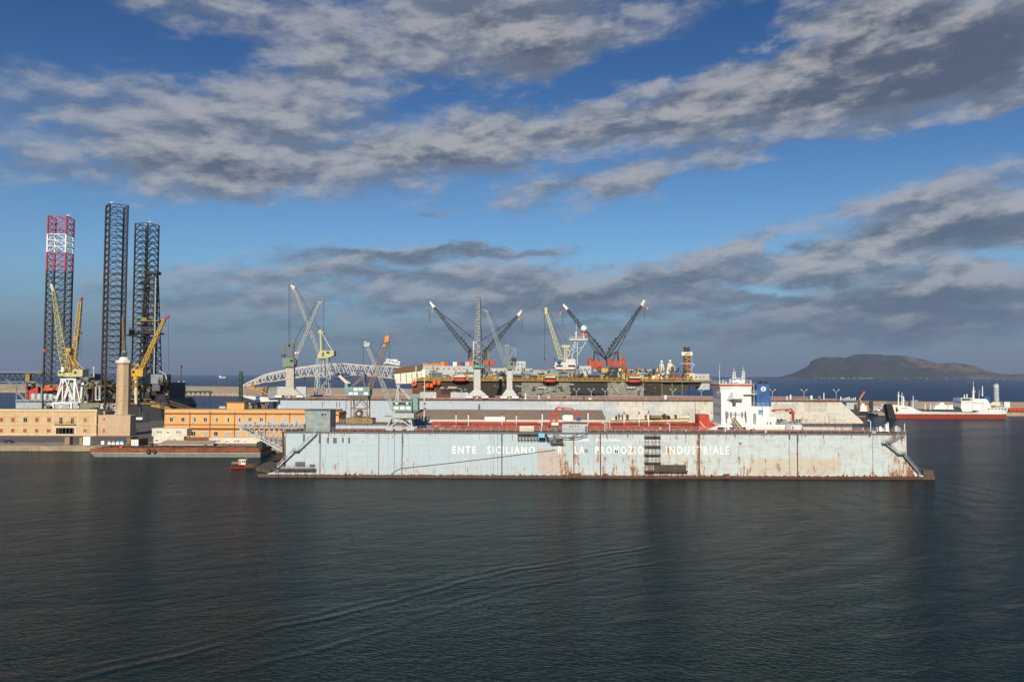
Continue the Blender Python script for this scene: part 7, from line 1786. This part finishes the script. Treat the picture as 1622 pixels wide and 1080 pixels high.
    for k in range(7): q.box(mb,1430+k*1.3,645.8,1431+k*1.3,646.8,0.08,0,1.0)
    tag(mb.build('worn_lettering', m_grey, root), kind='stuff')
    # silo behind the coaster
    D2 = 612.0; q2 = Q(D2)
    root = T('cement_silo', 'tall grey cylindrical silo behind the stern of the white coaster', 'silo', (q2.p(1581,650).x, D2, 2.6))
    mb = MB(); p = q2.p(1581,650); p.z = 2.6; H = q2.p(1581,610).z-2.6; mb.lathe((p.x,D2+2,2.6), [(1.95,0)]+[v for k in range(9) for v in ((1.95,H*k/9+0.05),(2.0,H*k/9+0.1),(1.95,H*k/9+0.3))]+[(1.95,H),(1.2,H+0.8),(0.3,H+1.0)], 20); mb.build('shell', m_grey, root)
    mb = MB(); q2.box(mb,1579.5,606.5,1582.5,609.5,1.2,0,1.3); mb.build('top_hatch', m_dyellow, root)
    # red pipe sections on the quay, at the right
    root = T('red_pipe', 'long bright red pipe lying on the quay at the right edge', 'pipe', (q2.p(1612,650).x, D2, 2.6))
    mb = MB(); q2.tube(mb,(1598,649.5),(1680,650.5),3.2,0,1,14); 
    for k in range(8): q2.tube(mb,(1600+k*10,649.5+k*0.12),(1600.8+k*10,649.5+k*0.12),3.6,1,1,14)
    mb.build('pipe', [m_red, m_redrust], root)
    root = T('quay_shed', 'small white shed on the quay right of the silo', 'shed', (q2.p(1605,645).x, D2+6, 2.6))
    mb = MB(); q2.box(mb,1601,637.5,1610,651,4,0,8); mb.build('wall', m_white, root); mb = MB(); q2.box(mb,1600.5,636.6,1610.5,637.4,4.4,0,7.8); mb.build('roof', m_grey, root)
    root = T('quay_shed', 'low grey green shed directly right of the silo', 'shed', (q2.p(1592,645).x, D2+6, 2.6))
    mb = MB(); q2.box(mb,1587,638,1599,651,4,0,8); mb.build('wall', m_green, root); mb = MB(); q2.prism(mb,[(1586.5,638),(1593,636.2),(1599.5,638)],4.4,0,7.8); mb.build('roof', m_mgrey, root)
    # tarpaulin heap and grey block behind the coaster
    root = T('covered_heap', 'white tarpaulin covered heap on the quay behind the coaster deck', 'covered heap', (q2.p(1500,648).x, D2, 2.6))
    mb = MB(); q2.prism(mb,[(1478,652),(1484,643),(1490,641),(1493,637.5),(1496,637.2),(1500,642),(1512,641.5),(1522,652)],6,0,2); q2.prism(mb,[(1500,652),(1503,642),(1520,643),(1524,652)],4,0,0); mb.build('tarpaulin', m_white, root)
    root = T('concrete_block', 'square dark grey block on the quay beside a thin white mast', 'block', (q2.p(1450,645).x, D2, 2.6))
    mb = MB(); q2.prism(mb,[(1445,650),(1446,635),(1457,633.5),(1457,650)],4,0,3); mb.build('block', m_mgrey, root)
    # vehicles and orange excavator
    D3 = 592.0; q3 = Q(D3)
    root = T('excavator', 'orange excavator with raised arm on the quay by the far dock end', 'excavator', (q3.p(1375,652).x, D3, 2.6))
    mb = MB(); q3.box(mb,1373,646,1383,651,3,0,3); q3.box(mb,1374.5,641.5,1379,645.9,2,0,3.2); mb.build('body', m_dorange, root)
    mb = MB(); q3.bar(mb,(1374,646),(1364,633.5),2.4,0,3.5); q3.bar(mb,(1364,633.5),(1371,622),2.0,0,3.5); mb.build('arm', m_dorange, root)
    mb = MB(); q3.bar(mb,(1370.5,623),(1372,620.5),2.6,0,3.2); mb.build('bucket', m_orange, root)
    mb = MB(); q3.box(mb,1373,651.2,1383,653,4,0,2.5); mb.build('track', m_black, root)
    for i, (x0, col, nm, lab) in enumerate(((1380, m_blue, 'cab_truck', 'blue cabbed truck beside the orange excavator'), (1391, m_clean, 'mixer_truck', 'white cement mixer truck right of the blue truck'))):
        root = T(nm, lab, 'truck', (q3.p(x0+6,652).x, D3, 2.6))
        mb = MB(); q3.box(mb,x0,644,x0+4,651,2.4,0,1); c_ = mb.build('cab', col, root)
        w = MB(); q3.box(w,x0+0.6,645,x0+3.4,647.3,0.1,0,0.88); w.build('window', m_glass, c_)
        mb = MB()
        if i: q3.tube(mb,(x0+4.5,647.5),(x0+10.5,645.5),3.0,0,2.2,12,1.8)
        else: q3.box(mb,x0+4.3,643.5,x0+11,650,2.4,0,1)
        mb.build('drum' if i else 'load_bed', m_grey, root)
        mb = MB()
        for a in (2, 8): p = q3.p(x0+a,652,1); mb.tube(p,p+Vector((0,0.5,0)),0.55,None,10)
        mb.build('wheel', m_tyre, root)
    # work boat between the docks' ends
    D4 = 545.0; q4 = Q(D4)
    root = T('work_boat', 'white and black work boat moored beside the end of the far dock', 'boat', (q4.p(1362,656).x, D4, 0))
    mb = MB(); q4.prism(mb,[(1341,656),(1338.5,651.5),(1375,650.5),(1374,658.5),(1345,659)],5,0,0); mb.build('hull', m_black, root)
    mb = MB(); q4.box(mb,1364,642.5,1374,650.6,3.4,0,1); q4.box(mb,1366,639,1371,642.4,2.4,0,1.4); mb.build('wheelhouse', m_clean, root)
    mb = MB(); q4.box(mb,1338,650.4,1375,651.3,5.2,0,-0.1); mb.build('bulwark', m_white, root)
right_side()

def harbour_clutter():
    """machinery standing on the yard between the orange building and the far dock"""
    r = random.Random(13)
    D = 395.0; q = Q(D)
    labs = ['pale container cabin behind the roof of the orange office', 'dull green machine housing behind the orange office']
    for i, (px, w, h, mt) in enumerate(((347,10,5.5,m_grey),(390,9,7,m_green))):
        root = T('yard_cabin', labs[i], 'cabin', (q.p(px,655).x, D, 2))
        z = q.p(px, 648.5-h).z; xa, xb = q.p(px,650).x, q.p(px+w,650).x
        mb = MB(); mb.box(xa, xb, D, D+4, 2, z); mb.build('body', mt, root)
        mb = MB(); mb.box(xa-0.2, xb+0.2, D-0.2, D+4.2, z+0.002, z+0.25); mb.build('roof', m_brown, root)
harbour_clutter()
# ================================================================== haze
def make_haze():
    mb = MB(); mb.box(-27000, 27000, -400, 24500, -4, 460)
    mt = bpy.data.materials.new('haze_air'); mt.use_nodes = True; g = NT(mt.node_tree)
    out = g.n('ShaderNodeOutputMaterial'); v = g.n('ShaderNodeVolumePrincipled')
    v.inputs['Color'].default_value = (0.55, 0.68, 0.95, 1); v.inputs['Density'].default_value = 3.4e-5; v.inputs['Anisotropy'].default_value = 0.1
    g.nt.links.new(v.outputs[0], out.inputs['Volume'])
    tag(mb.build('haze', mt), kind='stuff')
make_haze()
